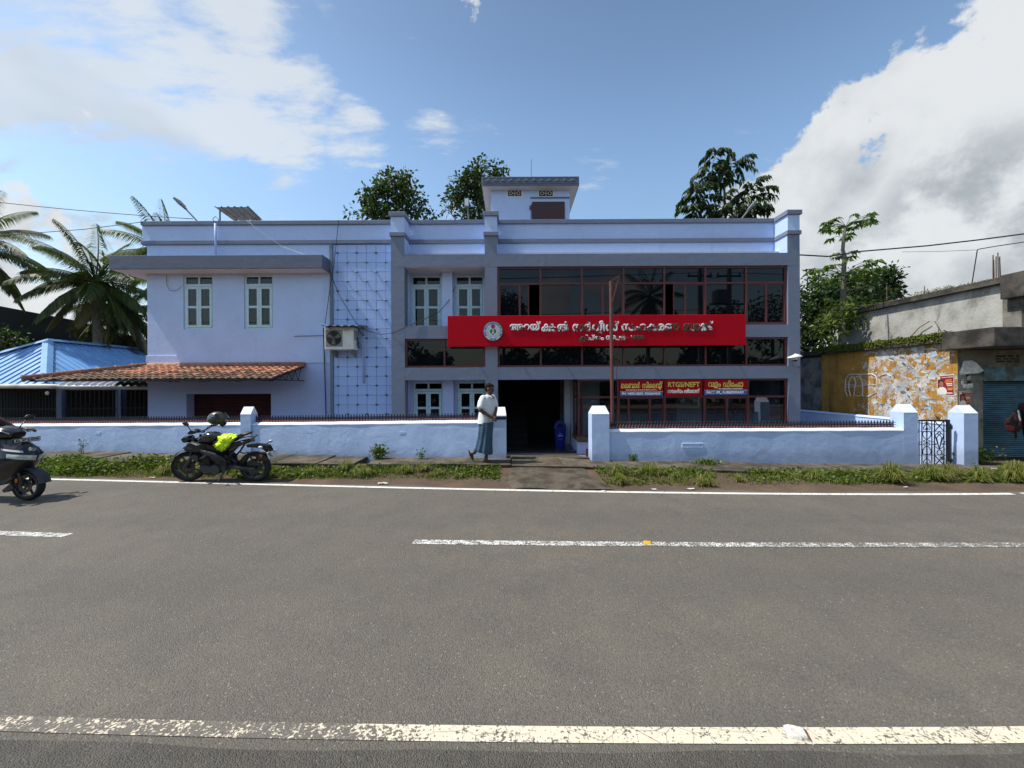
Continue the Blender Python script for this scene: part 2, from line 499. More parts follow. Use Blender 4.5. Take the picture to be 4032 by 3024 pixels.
road = strip('road', 'asphalt', lambda x: near_y(x) - 1.1, lambda x: far_y(x) + .16 + .05 * math.sin(x * 2.1) + .03 * math.sin(x * 5.3), 0.0)
tag(road, kind='structure')
m, t, b = new_mat('asphalt_dark')
co = t.n('ShaderNodeTexCoord').outputs['Object']
base, vo = asphalt_nodes(t, co)
base = t.mix(t.mapr(t.noise(co, 2.5, 5, .6), .3, .7, .20, .55), base, (.034, .031, .027))
t.put(b.inputs['Base Color'], base); b.inputs['Roughness'].default_value = .8
bp = t.n('ShaderNodeBump'); bp.inputs['Distance'].default_value = .010
t.put(bp.inputs['Height'], t.math('ADD', t.math('SUBTRACT', .6, vo.outputs['Distance']), t.noise(co, 30, 4, .6))); t.put(b.inputs['Normal'], bp.outputs[0])
tag(strip('road_shoulder', 'asphalt_dark', lambda x: near_y(x) - 1.1, lambda x: near_y(x) - .10 - .012 * math.sin(x * 3.7) - .008 * math.sin(x * 11), .0035), kind='structure')
tag(strip('edge_line', 'edge_paint_far', lambda x: far_y(x) - .05, lambda x: far_y(x) + .05, .004, x_from=-60, x_to=8.45), kind='structure')
tag(strip('edge_line', 'edge_paint_far', lambda x: far_y(x) - .05, lambda x: far_y(x) + .05, .004, x_from=8.62, x_to=50), kind='structure')
tag(strip('edge_line', 'edge_paint_near', lambda x: near_y(x) - .049, lambda x: near_y(x) + .049, .004, x_from=-50, x_to=50), kind='structure')
for a, bb in ((-30, -25.2), (-20, -15), (-9.4, -5.66), (-1.20, 12.0), (17.5, 23)):
    tag(strip('centre_line', 'centre_paint', lambda x: mid_y(x) - .062, lambda x: mid_y(x) + .062, .004, x_from=a, x_to=bb), kind='structure')

# compound wall line on the left and pavement heights
WL0, WL1 = Vector((-12.6, 10.10)), Vector((-0.62, 8.87))
WR_Y = 8.95
def wall_y(x):
    if x <= WL1.x: return WL1.y + (x - WL1.x) * (WL0.y - WL1.y) / (WL0.x - WL1.x)
    return WR_Y if x > 1.8 else WL1.y + (x - WL1.x) / (1.8 - WL1.x) * (WR_Y - WL1.y)
PAVE = [(-40, .22), (-12, .205), (-1, .195), (1.2, .15), (2.3, .105), (6, .035), (9.4, -.04), (40, -.04)]
def pave_z(x): return float(np.interp(x, [p[0] for p in PAVE], [p[1] for p in PAVE]))
def pave_front(x): return wall_y(x) - float(np.interp(x, [-12, -6, -1, 2.3, 6, 9.5, 14], [1.02, 1.06, .72, .80, 1.0, 1.05, 1.0]))

def verge_z(x, f):
    return -.006 + max(0.0, min(pave_z(x) - .045, .14)) * max(0.0, f) ** 1.6 + .010 * math.sin(x * 3.1 + f * 8) * f
# soil verge between asphalt and pavement, gently uneven
q = list(np.linspace(-60, -15, 12)) + list(np.linspace(-14.5, 15, 180)) + list(np.linspace(18, 60, 12))
mb = MB(); rows = []
for k in range(9):
    f = k / 8
    row = []
    for x in q:
        y0 = far_y(x) + .06; y1 = pave_front(x) + .25
        z = verge_z(x, f * 1.12)
        row.append((x, y0 + (y1 - y0) * f, z))
    rows.append(row)
n = len(q); mb.add([p for r in rows for p in r], [(k * n + i, k * n + i + 1, (k + 1) * n + i + 1, (k + 1) * n + i) for k in range(8) for i in range(n - 1)])
tag(mb.build('verge', 'soil', smooth=True), kind='structure')
# bank behind the pavement far left/right, and opposite roadside behind the camera
tag(strip('near_verge', 'soil', lambda x: near_y(x) - 14, lambda x: near_y(x) - 1.0, -.02, -.005), kind='structure')

# pavement of separate drain slabs
pv = bpy.data.objects.new('pavement', None); COL.objects.link(pv); tag(pv, kind='structure')
edges = []
x = -15.0
while x < 16:
    w = random.uniform(1.0, 1.9)
    if x < -9: w = random.uniform(1.6, 2.4)
    edges.append((x, x + w)); x += w
cut = PX(1440, 1800, 9.0)
for i, (a, bb) in enumerate(edges):
    if -0.7 < (a + bb) / 2 < 2.2 and False: continue
    gap = .012
    a2, b2 = a + gap, bb - gap
    dz = random.uniform(-.012, .012); tilt = random.uniform(-.012, .012)
    if a < cut < bb: b2 = cut - .02
    def slab(p0, p1):
        pts = []
        nseg = max(2, int((p1 - p0) / .3))
        for k in range(nseg + 1):
            xx = p0 + (p1 - p0) * k / nseg
            pts.append((xx, pave_front(xx) + random.uniform(-.012, .012)))
        back = [(xx, wall_y(xx) + (.02 if not -.7 < xx < 2.0 else .32)) for xx in (p1, p0)]
        top = [(px, py, pave_z(px) + dz * .5 + tilt * (py - 8)) for px, py in pts + back]
        bot = [(px, py + (.01 if j < len(pts) else 0), pave_z(px) - .11) for j, (px, py) in enumerate(pts + back)]
        n = len(top)
        MB().add(top + bot, [tuple(range(n)), tuple(range(2 * n - 1, n - 1, -1))] + [(k, n + k, n + (k + 1) % n, (k + 1) % n) for k in range(n)]).build('slab', 'slab_concrete', pv)
    slab(a2, b2)
    if a < cut < bb and bb - cut > .4: slab(cut + .13, bb - gap)
# rough concrete apron from the pavement down to the road at the entrance, and the ramp to the door
A = MB()
ap = []
for k in range(9):
    f = k / 8
    row = []
    for j in range(11):
        g_ = j / 10
        x0 = -.10 - .10 * f + .05 * math.sin(f * 9); x1 = 1.62 + .35 * (1 - f) ** 2 + .06 * math.sin(f * 7)
        xx = x0 + (x1 - x0) * g_
        y0 = far_y(xx) + .10; y1 = pave_front(xx) + .06
        yy = y0 + (y1 - y0) * f
        zz = .012 + (pave_z(xx) - .045) * f ** .8 + .012 * math.sin(xx * 5 + f * 6)
        if j in (0, 10): zz -= .05
        row.append((xx, yy, zz))
    ap.append(row)
A.add([p for r in ap for p in r], [(k * 11 + i, k * 11 + i + 1, (k + 1) * 11 + i + 1, (k + 1) * 11 + i) for k in range(8) for i in range(10)])
tag(A.build('apron', 'apron_concrete', smooth=True), kind='structure')
yard = MB().box(-13.5, 10.3, 9.05, 30, -.40, -.25)
tag(yard.build('yard', 'yard_concrete'), kind='structure')
ramp = MB().prism([(9.18, .135), (11.58, -.242), (11.58, -.33), (9.18, -.33)], -.28, 1.86, 'x')
tag(ramp.build('entrance_ramp', 'apron_concrete'), kind='structure')
# ================================================================== bank building
def W(mb, name, material, parent, smooth=False):
    """build in world coordinates under an unrotated empty"""
    o = mb.build(name, material, parent, smooth)
    if parent is not None and parent.type == 'EMPTY': o.location = -Vector(parent.location)
    return o
def wall_paint(name, col, dirt=(.40, .43, .60), amt=.35, low=None, bump=.010):
    m, t, b = new_mat(name)
    co = t.n('ShaderNodeTexCoord').outputs['Object']
    n1 = t.noise(co, 1.1, 6, .6); n2 = t.noise(co, 6.5, 5, .6, w=2.0)
    c = t.ramp(n1, [(.3, tuple(x * .94 for x in col)), (.7, tuple(min(1, x * 1.05) for x in col))])
    c = t.mix(t.math('MULTIPLY', t.mapr(n2, .50, .78), amt), c, dirt)
    if low:   # rain splash and grime near the foot of the wall
        sx = t.n('ShaderNodeSeparateXYZ'); t.put(sx.inputs[0], co)
        zz = t.math('ADD', sx.outputs[2], t.math('MULTIPLY', t.math('SUBTRACT', t.noise(co, 3, 5, .65, w=5.), .5), .5))
        f = t.mapr(zz, low[0], low[1], 1, 0)
        c = t.mix(t.math('MULTIPLY', f, .55), c, low[2])
    st = t.n('ShaderNodeMapping'); t.put(st.inputs[0], co); st.inputs['Scale'].default_value = (2.2, 2.2, .14)
    c = t.mix(t.math('MULTIPLY', t.mapr(t.noise(st.outputs[0], 1.7, 6, .65), .58, .80), amt * 1.0), c, tuple(x * .60 for x in col))
    t.put(b.inputs['Base Color'], c); b.inputs['Roughness'].default_value = .62; b.inputs['Specular IOR Level'].default_value = .3
    bp = t.n('ShaderNodeBump'); bp.inputs['Distance'].default_value = bump
    t.put(bp.inputs['Height'], t.math('ADD', t.noise(co, 5, 4, .6), t.math('MULTIPLY', t.noise(co, 60, 3, .6), .25))); t.put(b.inputs['Normal'], bp.outputs[0])
    return m
LILAC = (.52, .655, .95)
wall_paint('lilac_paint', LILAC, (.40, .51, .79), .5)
wall_paint('lilac_bounce', (.46, .54, .86), (.40, .45, .73), .35)  # same lilac with the clay tiles' purple bounce put into the colour
wall_paint('tile_paint', (.44, .59, .95), (.38, .51, .87), .4, bump=.004)
wall_paint('grey_trim', (.190, .222, .305), (.145, .165, .225), .4)
wall_paint('grey_dark', (.145, .168, .225), (.11, .125, .165), .4)
wall_paint('soffit_bounce', (.70, .66, .66), (.55, .48, .46), .4)  # pinkish beige with bounced light mixed into the soffit colour
wall_paint('lilac_wall', (.52, .665, .95), (.40, .50, .73), .45, (.12, .45, (.27, .31, .43)), .010)
wall_paint('lilac_sunlit', (.74, .80, .90), (.60, .66, .76), .3)  # paler copy of the wall paint, sunlight on its tops put into the colour
mat('aqua_wood', (.52, .71, .79), .45, var=.06, vscale=9)
mat('maroon_frame', (.115, .028, .028), .4, var=.10, vscale=20)
mat('maroon_door', (.055, .016, .022), .5, var=.05)
mat('maroon_shutter', (.060, .014, .014), .45, var=.15, vscale=3)
mat('unlit_black', (.012, .012, .014), .9)  # near-black, the darkness of rooms and openings put into the colour
mat('iron_black', (.012, .012, .016), .45, var=.1)
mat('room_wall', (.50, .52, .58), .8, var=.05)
mat('room_pale', (.66, .69, .76), .8, var=.05)
mat('room_floor', (.035, .033, .034), .18, var=.2, vscale=3)
mat('room_blue', (.10, .13, .26), .7)
mat('curtain', (.16, .165, .165), .9, var=.15, vscale=8)
mat('curtain_red', (.35, .05, .06), .9, var=.15)
mat('grout', (.17, .23, .45), .8)
mat('diamond_grey', (.13, .145, .18), .7)
mat('vent_pale', (.50, .48, .45), .8)
m, t, b = new_mat('tinted_glass')
b.inputs['Base Color'].default_value = (.004, .006, .009, 1); b.inputs['Roughness'].default_value = .015; b.inputs['IOR'].default_value = 1.42
co = t.n('ShaderNodeTexCoord').outputs['Object']
bp = t.n('ShaderNodeBump'); bp.inputs['Distance'].default_value = .002; bp.inputs['Strength'].default_value = .25
t.put(bp.inputs['Height'], t.noise(co, .9, 2, .5)); t.put(b.inputs['Normal'], bp.outputs[0])
def clear_glass(name, tint, refl_min, refl_max):
    m, t, b = new_mat(name)
    m.node_tree.nodes.remove(b)
    out = m.node_tree.nodes['Material Output']
    tr = t.n('ShaderNodeBsdfTransparent'); tr.inputs[0].default_value = (*tint, 1)
    gl = t.n('ShaderNodeBsdfGlossy'); gl.inputs['Roughness'].default_value = .01
    fr = t.n('ShaderNodeLayerWeight'); fr.inputs['Blend'].default_value = .25
    mx = t.n('ShaderNodeMixShader')
    t.put(mx.inputs[0], t.mapr(fr.outputs['Fresnel'], 0.0, 1.0, refl_min, refl_max, False))
    m.node_tree.links.new(tr.outputs[0], mx.inputs[1]); m.node_tree.links.new(gl.outputs[0], mx.inputs[2])
    m.node_tree.links.new(mx.outputs[0], out.inputs[0])
    return m
clear_glass('clear_glass', (.72, .76, .78), .07, .8)
clear_glass('window_glass', (.45, .48, .48), .03, .7)

ZF, YP, YR, YG = 11.60, 12.20, 12.32, 11.70
bank = thing('bank_building', 'two storey lilac and grey bank building with long red signboard', 'building', (0, 16, -.25))
def cells(mb, x0, x1, z0, z1, y, thick, holes):
    """upright slab in the XZ plane with rectangular openings and their reveals"""
    xs_ = sorted({x0, x1, *[h[0] for h in holes], *[h[1] for h in holes]}); zs_ = sorted({z0, z1, *[h[2] for h in holes], *[h[3] for h in holes]})
    xs_ = [x for x in xs_ if x0 <= x <= x1]; zs_ = [z for z in zs_ if z0 <= z <= z1]
    def solid(i, j):
        if i < 0 or j < 0 or i >= len(xs_) - 1 or j >= len(zs_) - 1: return False
        cx, cz = (xs_[i] + xs_[i + 1]) / 2, (zs_[j] + zs_[j + 1]) / 2
        return not any(h[0] < cx < h[1] and h[2] < cz < h[3] for h in holes)
    for i in range(len(xs_) - 1):
        for j in range(len(zs_) - 1):
            if not solid(i, j): continue
            a, b_, c, d_ = xs_[i], xs_[i + 1], zs_[j], zs_[j + 1]
            mb.quad((a, y, c), (b_, y, c), (b_, y, d_), (a, y, d_)); mb.quad((a, y + thick, c), (a, y + thick, d_), (b_, y + thick, d_), (b_, y + thick, c))
            if not solid(i - 1, j): mb.quad((a, y, c), (a, y, d_), (a, y + thick, d_), (a, y + thick, c))
            if not solid(i + 1, j): mb.quad((b_, y, c), (b_, y + thick, c), (b_, y + thick, d_), (b_, y, d_))
            if not solid(i, j - 1): mb.quad((a, y, c), (a, y + thick, c), (b_, y + thick, c), (b_, y, c))
            if not solid(i, j + 1): mb.quad((a, y, d_), (b_, y, d_), (b_, y + thick, d_), (a, y + thick, d_))
    return mb

XL = -11.56                         # left end of the left wing
C1 = (-3.635, -3.23); C2 = (-.805, -.43); C3 = (8.34, 8.70)
GZ = -.25
# ---- left wing front wall
w1 = (PX(722, 1200, YP), PX(840, 1200, YP)); w2 = (PX(961, 1200, YP), PX(1077, 1200, YP))
wz = (PZ(780, 1297, YP), PZ(780, 1083, YP))
sh = (PX(734, 1600, YP), PX(1067, 1600, YP), GZ, PZ(900, 1551, YP))
holes = [(w1[0], w1[1], *wz), (w2[0], w2[1], *wz), sh]
W(cells(MB(), XL, -5.75, 2.6, 6.36, YP, .23, holes), 'wall', 'lilac_paint', bank)
W(cells(MB(), XL, -5.75, GZ, 2.6, YP - .0, .23, [sh]), 'wall', 'lilac_bounce', bank)
W(MB().box(XL - .03, -5.76, YP - .025, YP - .002, 2.60, 2.86, .008), 'wall_ledge', 'lilac_paint', bank)
W(MB().box(XL, XL + .23, YP + .24, 22, GZ, 6.9), 'wall', 'lilac_paint', bank)
W(MB().box(-5.75, -3.60, YP + .012, YP + .23, GZ, 6.36), 'wall', 'grout', bank)
W(MB().box(-5.748, -5.655, YP - .05, YP + .10, GZ, 6.355), 'corner_strip', 'grey_trim', bank)
W(MB().box(-3.6, 8.7, 21.8, 22.03, GZ, 6.9), 'wall', 'lilac_paint', bank)
W(MB().box(XL, -3.6, 21.8, 22.03, GZ, 6.9), 'wall', 'lilac_paint', bank)
W(MB().box(8.47, 8.70, ZF + .37, 21.8, GZ, 6.9), 'wall', 'lilac_paint', bank)
W(MB().box(XL + .23, 8.47, YP + .3, 21.8, 6.0, 6.20), 'roof', 'yard_concrete', bank)
W(MB().box(XL + .23, -.9, YP + .24, 21.8, 2.75, 2.95), 'floor_slab', 'room_wall', bank)
# ---- tiled panel, tile by tile
panel = W(MB().box(-5.655, -3.62, YP + .004, YP + .010, GZ, 6.35), 'tile_panel', 'grout', bank)
cx_ = [-5.653] + [-5.51 + .305 * k for k in range(7)]
cz_ = [6.345] + [6.08 - .3007 * k for k in range(21)]
tiles = {}
for i in range(len(cx_) - 1):
    for j in range(len(cz_) - 1):
        w_, h_ = cx_[i + 1] - cx_[i] - .009, cz_[j] - cz_[j + 1] - .009
        key = (round(w_, 3), round(h_, 3))
        if key not in tiles: tiles[key] = MB().box(-w_ / 2, w_ / 2, -.012, .003, -h_ / 2, h_ / 2, .004).mesh('tile', 'tile_paint')
        put('tile', tiles[key], panel, ((cx_[i] + cx_[i + 1]) / 2, YP + random.uniform(-.0015, .0015), (cz_[j] + cz_[j + 1]) / 2), (random.uniform(-.006, .006), 0, random.uniform(-.006, .006)))
dia = MB().add([(0, -.034, 0), (-.062, -.008, 0), (.062, -.008, 0), (0, -.008, .040), (0, -.008, -.040), (-.062, .004, 0), (.062, .004, 0), (0, .004, .040), (0, .004, -.040)],
               [(0, 1, 3), (0, 3, 2), (0, 2, 4), (0, 4, 1), (1, 5, 7, 3), (3, 7, 6, 2), (2, 6, 8, 4), (4, 8, 5, 1)]).mesh('diamond_boss', 'diamond_grey')
for j in range(21):
    for i in range(7):
        if (i + j) % 2 == 0 and cx_[i + 1] < -3.75: put('diamond_boss', dia, panel, (cx_[i + 1], YP - .012, cz_[j + 1]))
# ---- parapets with coping and band
def parapet(x0, x1, y):
    W(MB().box(x0, x1, y, y + .15, 6.49, 6.97), 'parapet', 'lilac_paint', bank)
    W(MB().box(x0, x1, y - .06, y + .19, 6.97, 7.10, .012), 'coping', 'grey_trim', bank)
    W(MB().box(x0, x1, y - .05, y + .16, 6.362, 6.488, .008), 'parapet_band', 'grey_trim', bank)
parapet(XL - .14, C1[0] + .1, YP - .012)
parapet(C1[1] - .06, C2[0] + .06, YP)
parapet(C2[1] - .06, C3[0] + .01, YP)
W(MB().box(C1[1], C2[0], YP + .01, YP + .2, 5.82, 6.36), 'wall', 'lilac_paint', bank)
W(MB().box(C2[1], C3[0], YP + .01, YP + .2, 5.82, 6.36), 'wall', 'lilac_paint', bank)
for a, b_ in (C1, C2, C3):
    W(MB().box(a, b_, ZF, ZF + .36, GZ, 5.445), 'column', 'grey_trim', bank)
    W(MB().box(a, b_, ZF, ZF + .03, 5.82, 6.37), 'column', 'grey_trim', bank)
    W(MB().box(a, b_, ZF - .002, YP - .02, 6.49, 6.965), 'parapet_pier', 'lilac_paint', bank)
    W(MB().box(a - .05, b_ + .05, ZF - .055, YP - .065, 6.965, 7.102, .012), 'pier_cap', 'grey_trim', bank)
    W(MB().box(a - .035, b_ + .035, ZF - .04, YP - .056, 6.37, 6.49, .008), 'pier_band', 'grey_trim', bank)
    W(MB().box(a, b_, ZF + .03, YP + .0, 5.822, 6.368), 'parapet_pier', 'lilac_paint', bank)
# beams of the grey frame
W(MB().box(C1[0], C3[1], ZF - .002, YP + .2, 5.445, 5.82), 'beam', 'grey_trim', bank)
def beams(x0, x1):
    W(MB().box(x0, x1, ZF + .002, ZF + .30, 3.28, 3.655), 'beam', 'grey_trim', bank)
    W(MB().box(x0, x1, ZF + .002, ZF + .36, 2.03, 2.41), 'beam', 'grey_trim', bank)
beams(C1[1], C2[0]); beams(C2[1], C3[0])
# floors and ceilings inside the right part
W(MB().box(C1[1], 8.47, ZF + .37, 21.8, 2.60, 2.80), 'floor_slab', 'room_wall', bank)
W(MB().box(-3.4, 8.47, ZF + .37, 21.8, 5.83, 5.99), 'floor_slab', 'room_wall', bank)
W(MB().box(C1[1], 8.47, ZF + .365, 21.7, 2.035, 2.06), 'ceiling', 'room_wall', bank)
# ---- recessed bay with soffit and blue windows
def lattice_mesh():
    mb = MB()
    def curve(pts, r=.006): mb.tube(pts, r, 5)
    for sx in (-1, 1):
        curve([(sx * .005, 0, -.27), (sx * .015, 0, -.1), (sx * .05, 0, 0.0), (sx * .09, 0, .04), (sx * .115, 0, 0.0), (sx * .10, 0, -.04)])
        curve([(sx * .005, 0, -.1), (sx * .02, 0, .08), (sx * .06, 0, .15), (sx * .10, 0, .15), (sx * .115, 0, .10)])
        curve([(sx * .005, 0, .05), (sx * .02, 0, .18), (sx * .05, 0, .24), (sx * .08, 0, .25)])
        curve([(sx * .115, 0, -.29), (sx * .115, 0, .29)], .005)
    curve([(0, 0, -.29), (0, 0, .29)], .007); curve([(-.12, 0, -.16), (.12, 0, -.16)], .005); curve([(-.12, 0, .285), (.12, 0, .285)], .005)
    return mb.mesh('grille', 'iron_black')
def window_parts(w, h):
    """frame mesh with fanlight and two leaves; returns frame mesh, pane rects"""
    mb = MB(); f = .055; top = h / 2
    tz = h / 2 - h * .185                       # transom height
    mb.box(-w / 2, -w / 2 + f, -.02, .06, -h / 2, h / 2, .004); mb.box(w / 2 - f, w / 2, -.02, .06, -h / 2, h / 2, .004)
    mb.box(-w / 2 + f, w / 2 - f, -.02, .06, h / 2 - f, h / 2, .004); mb.box(-w / 2 + f, w / 2 - f, -.02, .06, -h / 2, -h / 2 + f, .004)
    mb.box(-w / 2 + f, w / 2 - f, -.03, .06, tz - .04, tz + .04, .004)
    mb.box(-.028, .028, -.018, .05, tz + .042, h / 2 - f - .002, .003)
    panes = []
    for s in (-1, 1):
        a, b_ = sorted((s * .032, s * (w / 2 - f - .004)))
        panes.append((a, b_, tz + .045, h / 2 - f - .003, .012))
        lo, hi = -h / 2 + f + .004, tz - .046
        a, b_ = sorted((s * .003, s * (w / 2 - f - .004)))
        st = .072; mid = (lo + hi) / 2
        mb.box(a, a + st, -.035, .01, lo, hi, .004); mb.box(b_ - st, b_, -.035, .01, lo, hi, .004)
        for q0, q1 in ((lo, lo + .075), (mid - .035, mid + .035), (hi - .075, hi)): mb.box(a + st + .001, b_ - st - .001, -.033, .008, q0, q1, .003)
        panes.append((a + st, b_ - st, lo + .075, mid - .035, -.012)); panes.append((a + st, b_ - st, mid + .035, hi - .075, -.012))
    return mb.mesh('window', 'aqua_wood'), panes
LAT = lattice_mesh()
WIN = {}
def blue_window(x0, x1, z0, z1, y, red=False, label=None):
    w, h = x1 - x0, z1 - z0
    key = (round(w, 2), round(h, 2))
    if key not in WIN: WIN[key] = window_parts(w, h)
    me, panes = WIN[key]
    o = put('window', me, bank, Vector(((x0 + x1) / 2, y, (z0 + z1) / 2)) - Vector(bank.location))
    if label: o['label'] = label
    for k, (a, b_, c, d_, py) in enumerate(panes):
        MB().box(a, b_, py, py + .004, c, d_).build('pane', 'window_glass', o)
        if k % 3:
            l = put('grille', LAT, o, ((a + b_) / 2, .05, (c + d_) / 2)); l.scale = ((b_ - a) / .25, 1, (d_ - c) / .6)
    MB().box(-w / 2, w / 2, .40, .41, -h / 2, h / 2).build('shade_backing', 'unlit_black', o)  # black sheet added for the darkness behind the window
    cu = MB()
    n = 24
    a, b_ = -w * .47, -w * .17
    cu.grid(lambda p, q: (a + (b_ - a) * p, .12 + .02 * math.sin(p * 40), -h * .46 + h * .74 * q), n, 1)
    a2, b2 = w * .05, w * .16
    cu.grid(lambda p, q: (a2 + (b2 - a2) * p, .12 + .015 * math.sin(p * 30), -h * .46 + h * .74 * q), 10, 1)
    cu.build('curtain', 'curtain_red' if red else 'curtain', o)
    return o
blue_window(w1[0] + .004, w1[1] - .004, wz[0] + .004, wz[1] - .004, YP + .05)
blue_window(w2[0] + .004, w2[1] - .004, wz[0] + .004, wz[1] - .004, YP + .05)
r1 = (PX(1618, 1200, YR), PX(1739, 1200, YR)); r2 = (PX(1791, 1200, YR), PX(1907, 1200, YR))
rz = (3.655, PZ(1700, 1084, YR)); gz_ = (.55, PZ(1700, 1503, YR))
g1 = (PX(1627, 1550, YR), PX(1745, 1550, YR)); g2 = (PX(1800, 1550, YR), PX(1916, 1550, YR))
mb = MB(); cells(mb, C1[1] - .3, C2[0] + .5, 3.655, 5.445, YR, .2, [(r1[0], r1[1], *rz), (r2[0], r2[1], *rz)])
W(mb, 'wall', 'lilac_paint', bank)
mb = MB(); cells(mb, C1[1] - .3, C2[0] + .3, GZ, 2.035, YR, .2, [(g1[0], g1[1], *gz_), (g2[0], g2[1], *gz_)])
W(mb, 'wall', 'lilac_bounce', bank)
blue_window(r1[0] + .004, r1[1] - .004, rz[0] + .004, rz[1] - .004, YR + .05)
blue_window(r2[0] + .004, r2[1] - .004, rz[0] + .004, rz[1] - .004, YR + .05, True, 'blue window with a red curtain')
blue_window(g1[0] + .004, g1[1] - .004, gz_[0] + .004, gz_[1] - .004, YR + .05)
blue_window(g2[0] + .004, g2[1] - .004, gz_[0] + .004, gz_[1] - .004, YR + .05)
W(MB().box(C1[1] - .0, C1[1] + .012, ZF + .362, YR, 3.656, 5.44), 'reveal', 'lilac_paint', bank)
W(MB().box(C1[1] - .0, C1[1] + .012, ZF + .362, YR, GZ, 2.03), 'reveal', 'lilac_bounce', bank)
W(MB().box(C1[1] + .001, C2[0] - .001, ZF + .01, YR - .002, 5.437, 5.4445), 'soffit', 'soffit_bounce', bank)
pa, pb = PX(1741, 1200, YR - .2), PX(1782, 1200, YR - .2)
W(MB().box(pa, pb, YR - .22, YR - .002, 3.657, 5.436), 'pier', 'lilac_paint', bank)
pa, pb = PX(1745, 1550, YR - .2), PX(1786, 1550, YR - .2)
W(MB().box(pa, pb, YR - .22, YR - .002, GZ, 2.028), 'pier', 'lilac_bounce', bank)
W(MB().box(C1[1] + .001, C2[0] - .001, ZF + .3, YR, 3.60, 3.652), 'sill', 'grey_trim', bank)
# low verandah rail of the recessed ground floor bay
vr = MB(); vr.box(-2.95, -.9, ZF + .1, ZF + .14, .78, .82)
for k in range(11): vr.box(-2.93 + k * .2, -2.91 + k * .2, ZF + .11, ZF + .13, GZ, .78)
W(vr, 'verandah_rail', 'iron_black', bank)
# ---- left wing canopy
YC = 11.70
xc0, xc1 = -12.25, PX(1269, 1030, YC)
W(MB().box(xc0, xc1, YC, YP - .003, 5.455, 5.87, .01), 'canopy', 'grey_dark', bank)
W(MB().box(xc0, XL - .003, YP - .003, YP + 3.2, 5.455, 5.87, .01), 'canopy', 'grey_dark', bank)
W(MB().box(xc0 + .03, xc1 - .03, YC + .03, YP - .006, 5.444, 5.4545), 'soffit', 'soffit_bounce', bank)
W(MB().box(xc0 + .03, XL - .006, YP - .001, YP + 3.1, 5.444, 5.4545), 'soffit', 'soffit_bounce', bank)
# ---- left rolling shutter
so = MB(); nz = 26
prof = []
for k in range(nz * 4 + 1):
    prof.append((YP + .30 + .012 * math.sin(k * math.pi / 2), sh[2] + (sh[3] - sh[2]) * k / (nz * 4)))
so.grid(lambda p, q: (sh[0] + (sh[1] - sh[0]) * p, prof[int(round(q * nz * 4))][0], prof[int(round(q * nz * 4))][1]), 1, nz * 4)
W(so, 'rolling_shutter', 'maroon_shutter', bank)
W(MB().box(sh[0] - .02, sh[0], YP + .232, YP + .34, sh[2], sh[3]), 'shutter_guide', 'lilac_bounce', bank)
W(MB().box(sh[1], sh[1] + .02, YP + .232, YP + .34, sh[2], sh[3]), 'shutter_guide', 'lilac_bounce', bank)

# ---- maroon framed glazing
UM = [1959, 2128, 2290, 2454, 2614, 2775, 2935, 3101]
def mx(u, v=1200): return PX(u, v, YG)
X0g, X1g = C2[1] + .004, C3[0] - .004
bars = [X0g + .03] + [mx(u) for u in UM[1:-1]] + [X1g - .03]
def glazing(name, xs_, z0, z1, rows, glass, sub=None, y=YG, skip=()):
    """frame of uprights and rails as one part, its panes as sub-parts"""
    mb = MB(); f = .055
    for i, x in enumerate(xs_): mb.box(x - f / 2, x + f / 2, y - .045, y + .045, z0, z1, .004)
    rr = [z0 + f / 2] + list(rows) + [z1 - f / 2]
    for z in rr:
        for i in range(len(xs_) - 1): mb.box(xs_[i] + f / 2 + .001, xs_[i + 1] - f / 2 - .001, y - .040, y + .040, z - f / 2, z + f / 2, .004)
    fr = W(mb, name, 'maroon_frame', bank)
    for i in range(len(xs_) - 1):
        for j in range(len(rr) - 1):
            if (i, j) in skip: continue
            a, b_, c, d_ = xs_[i] + f / 2, xs_[i + 1] - f / 2, rr[j] + f / 2, rr[j + 1] - f / 2
            s = (sub or {}).get((i, j))
            if s:
                cuts = [a] + s[0] + [b_]
                sm = MB()
                for k in range(len(cuts) - 1):
                    if k in s[1]: continue
                    p0, p1 = cuts[k], cuts[k + 1]; e = .032
                    sm.box(p0, p0 + e, y - .02, y + .02, c, d_); sm.box(p1 - e, p1, y - .019, y + .019, c, d_)
                    sm.box(p0 + e, p1 - e, y - .018, y + .018, c, c + e); sm.box(p0 + e, p1 - e, y - .018, y + .018, d_ - e, d_)
                    MB().box(p0 + e, p1 - e, y - .003, y + .003, c + e, d_ - e).build('pane', glass, fr)
                sm.build('sash', 'maroon_frame', fr)
            else: MB().box(a, b_, y - .003, y + .003, c, d_).build('pane', glass, fr)
    return fr
glazing('upper_glazing', bars, 3.657, 5.443, [PZ(2264, 1118, YG)], 'tinted_glass',
        {(0, 0): ([mx(2046), mx(2083)], (2,)), (2, 0): ([mx(2372)], ()), (4, 0): ([mx(2650), mx(2696)], (0,)), (6, 0): ([mx(3015)], ())})
glazing('strip_glazing', bars, 2.412, 3.278, [], 'tinted_glass')
lb = [C1[1] + .034, PX(1751, 1400, YG), C2[0] - .034]
glazing('strip_glazing', lb, 2.412, 3.278, [], 'tinted_glass')
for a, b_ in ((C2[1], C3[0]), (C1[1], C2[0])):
    W(MB().box(a, b_, YG + .9, YG + .95, 2.41, 3.28), 'shade_sheet', 'unlit_black', bank)
W(MB().box(C2[1], C3[0], YG + 1.6, YG + 1.65, 3.66, 5.44), 'shade_sheet', 'unlit_black', bank)  # black sheets stand in for the unlit rooms behind the glazing
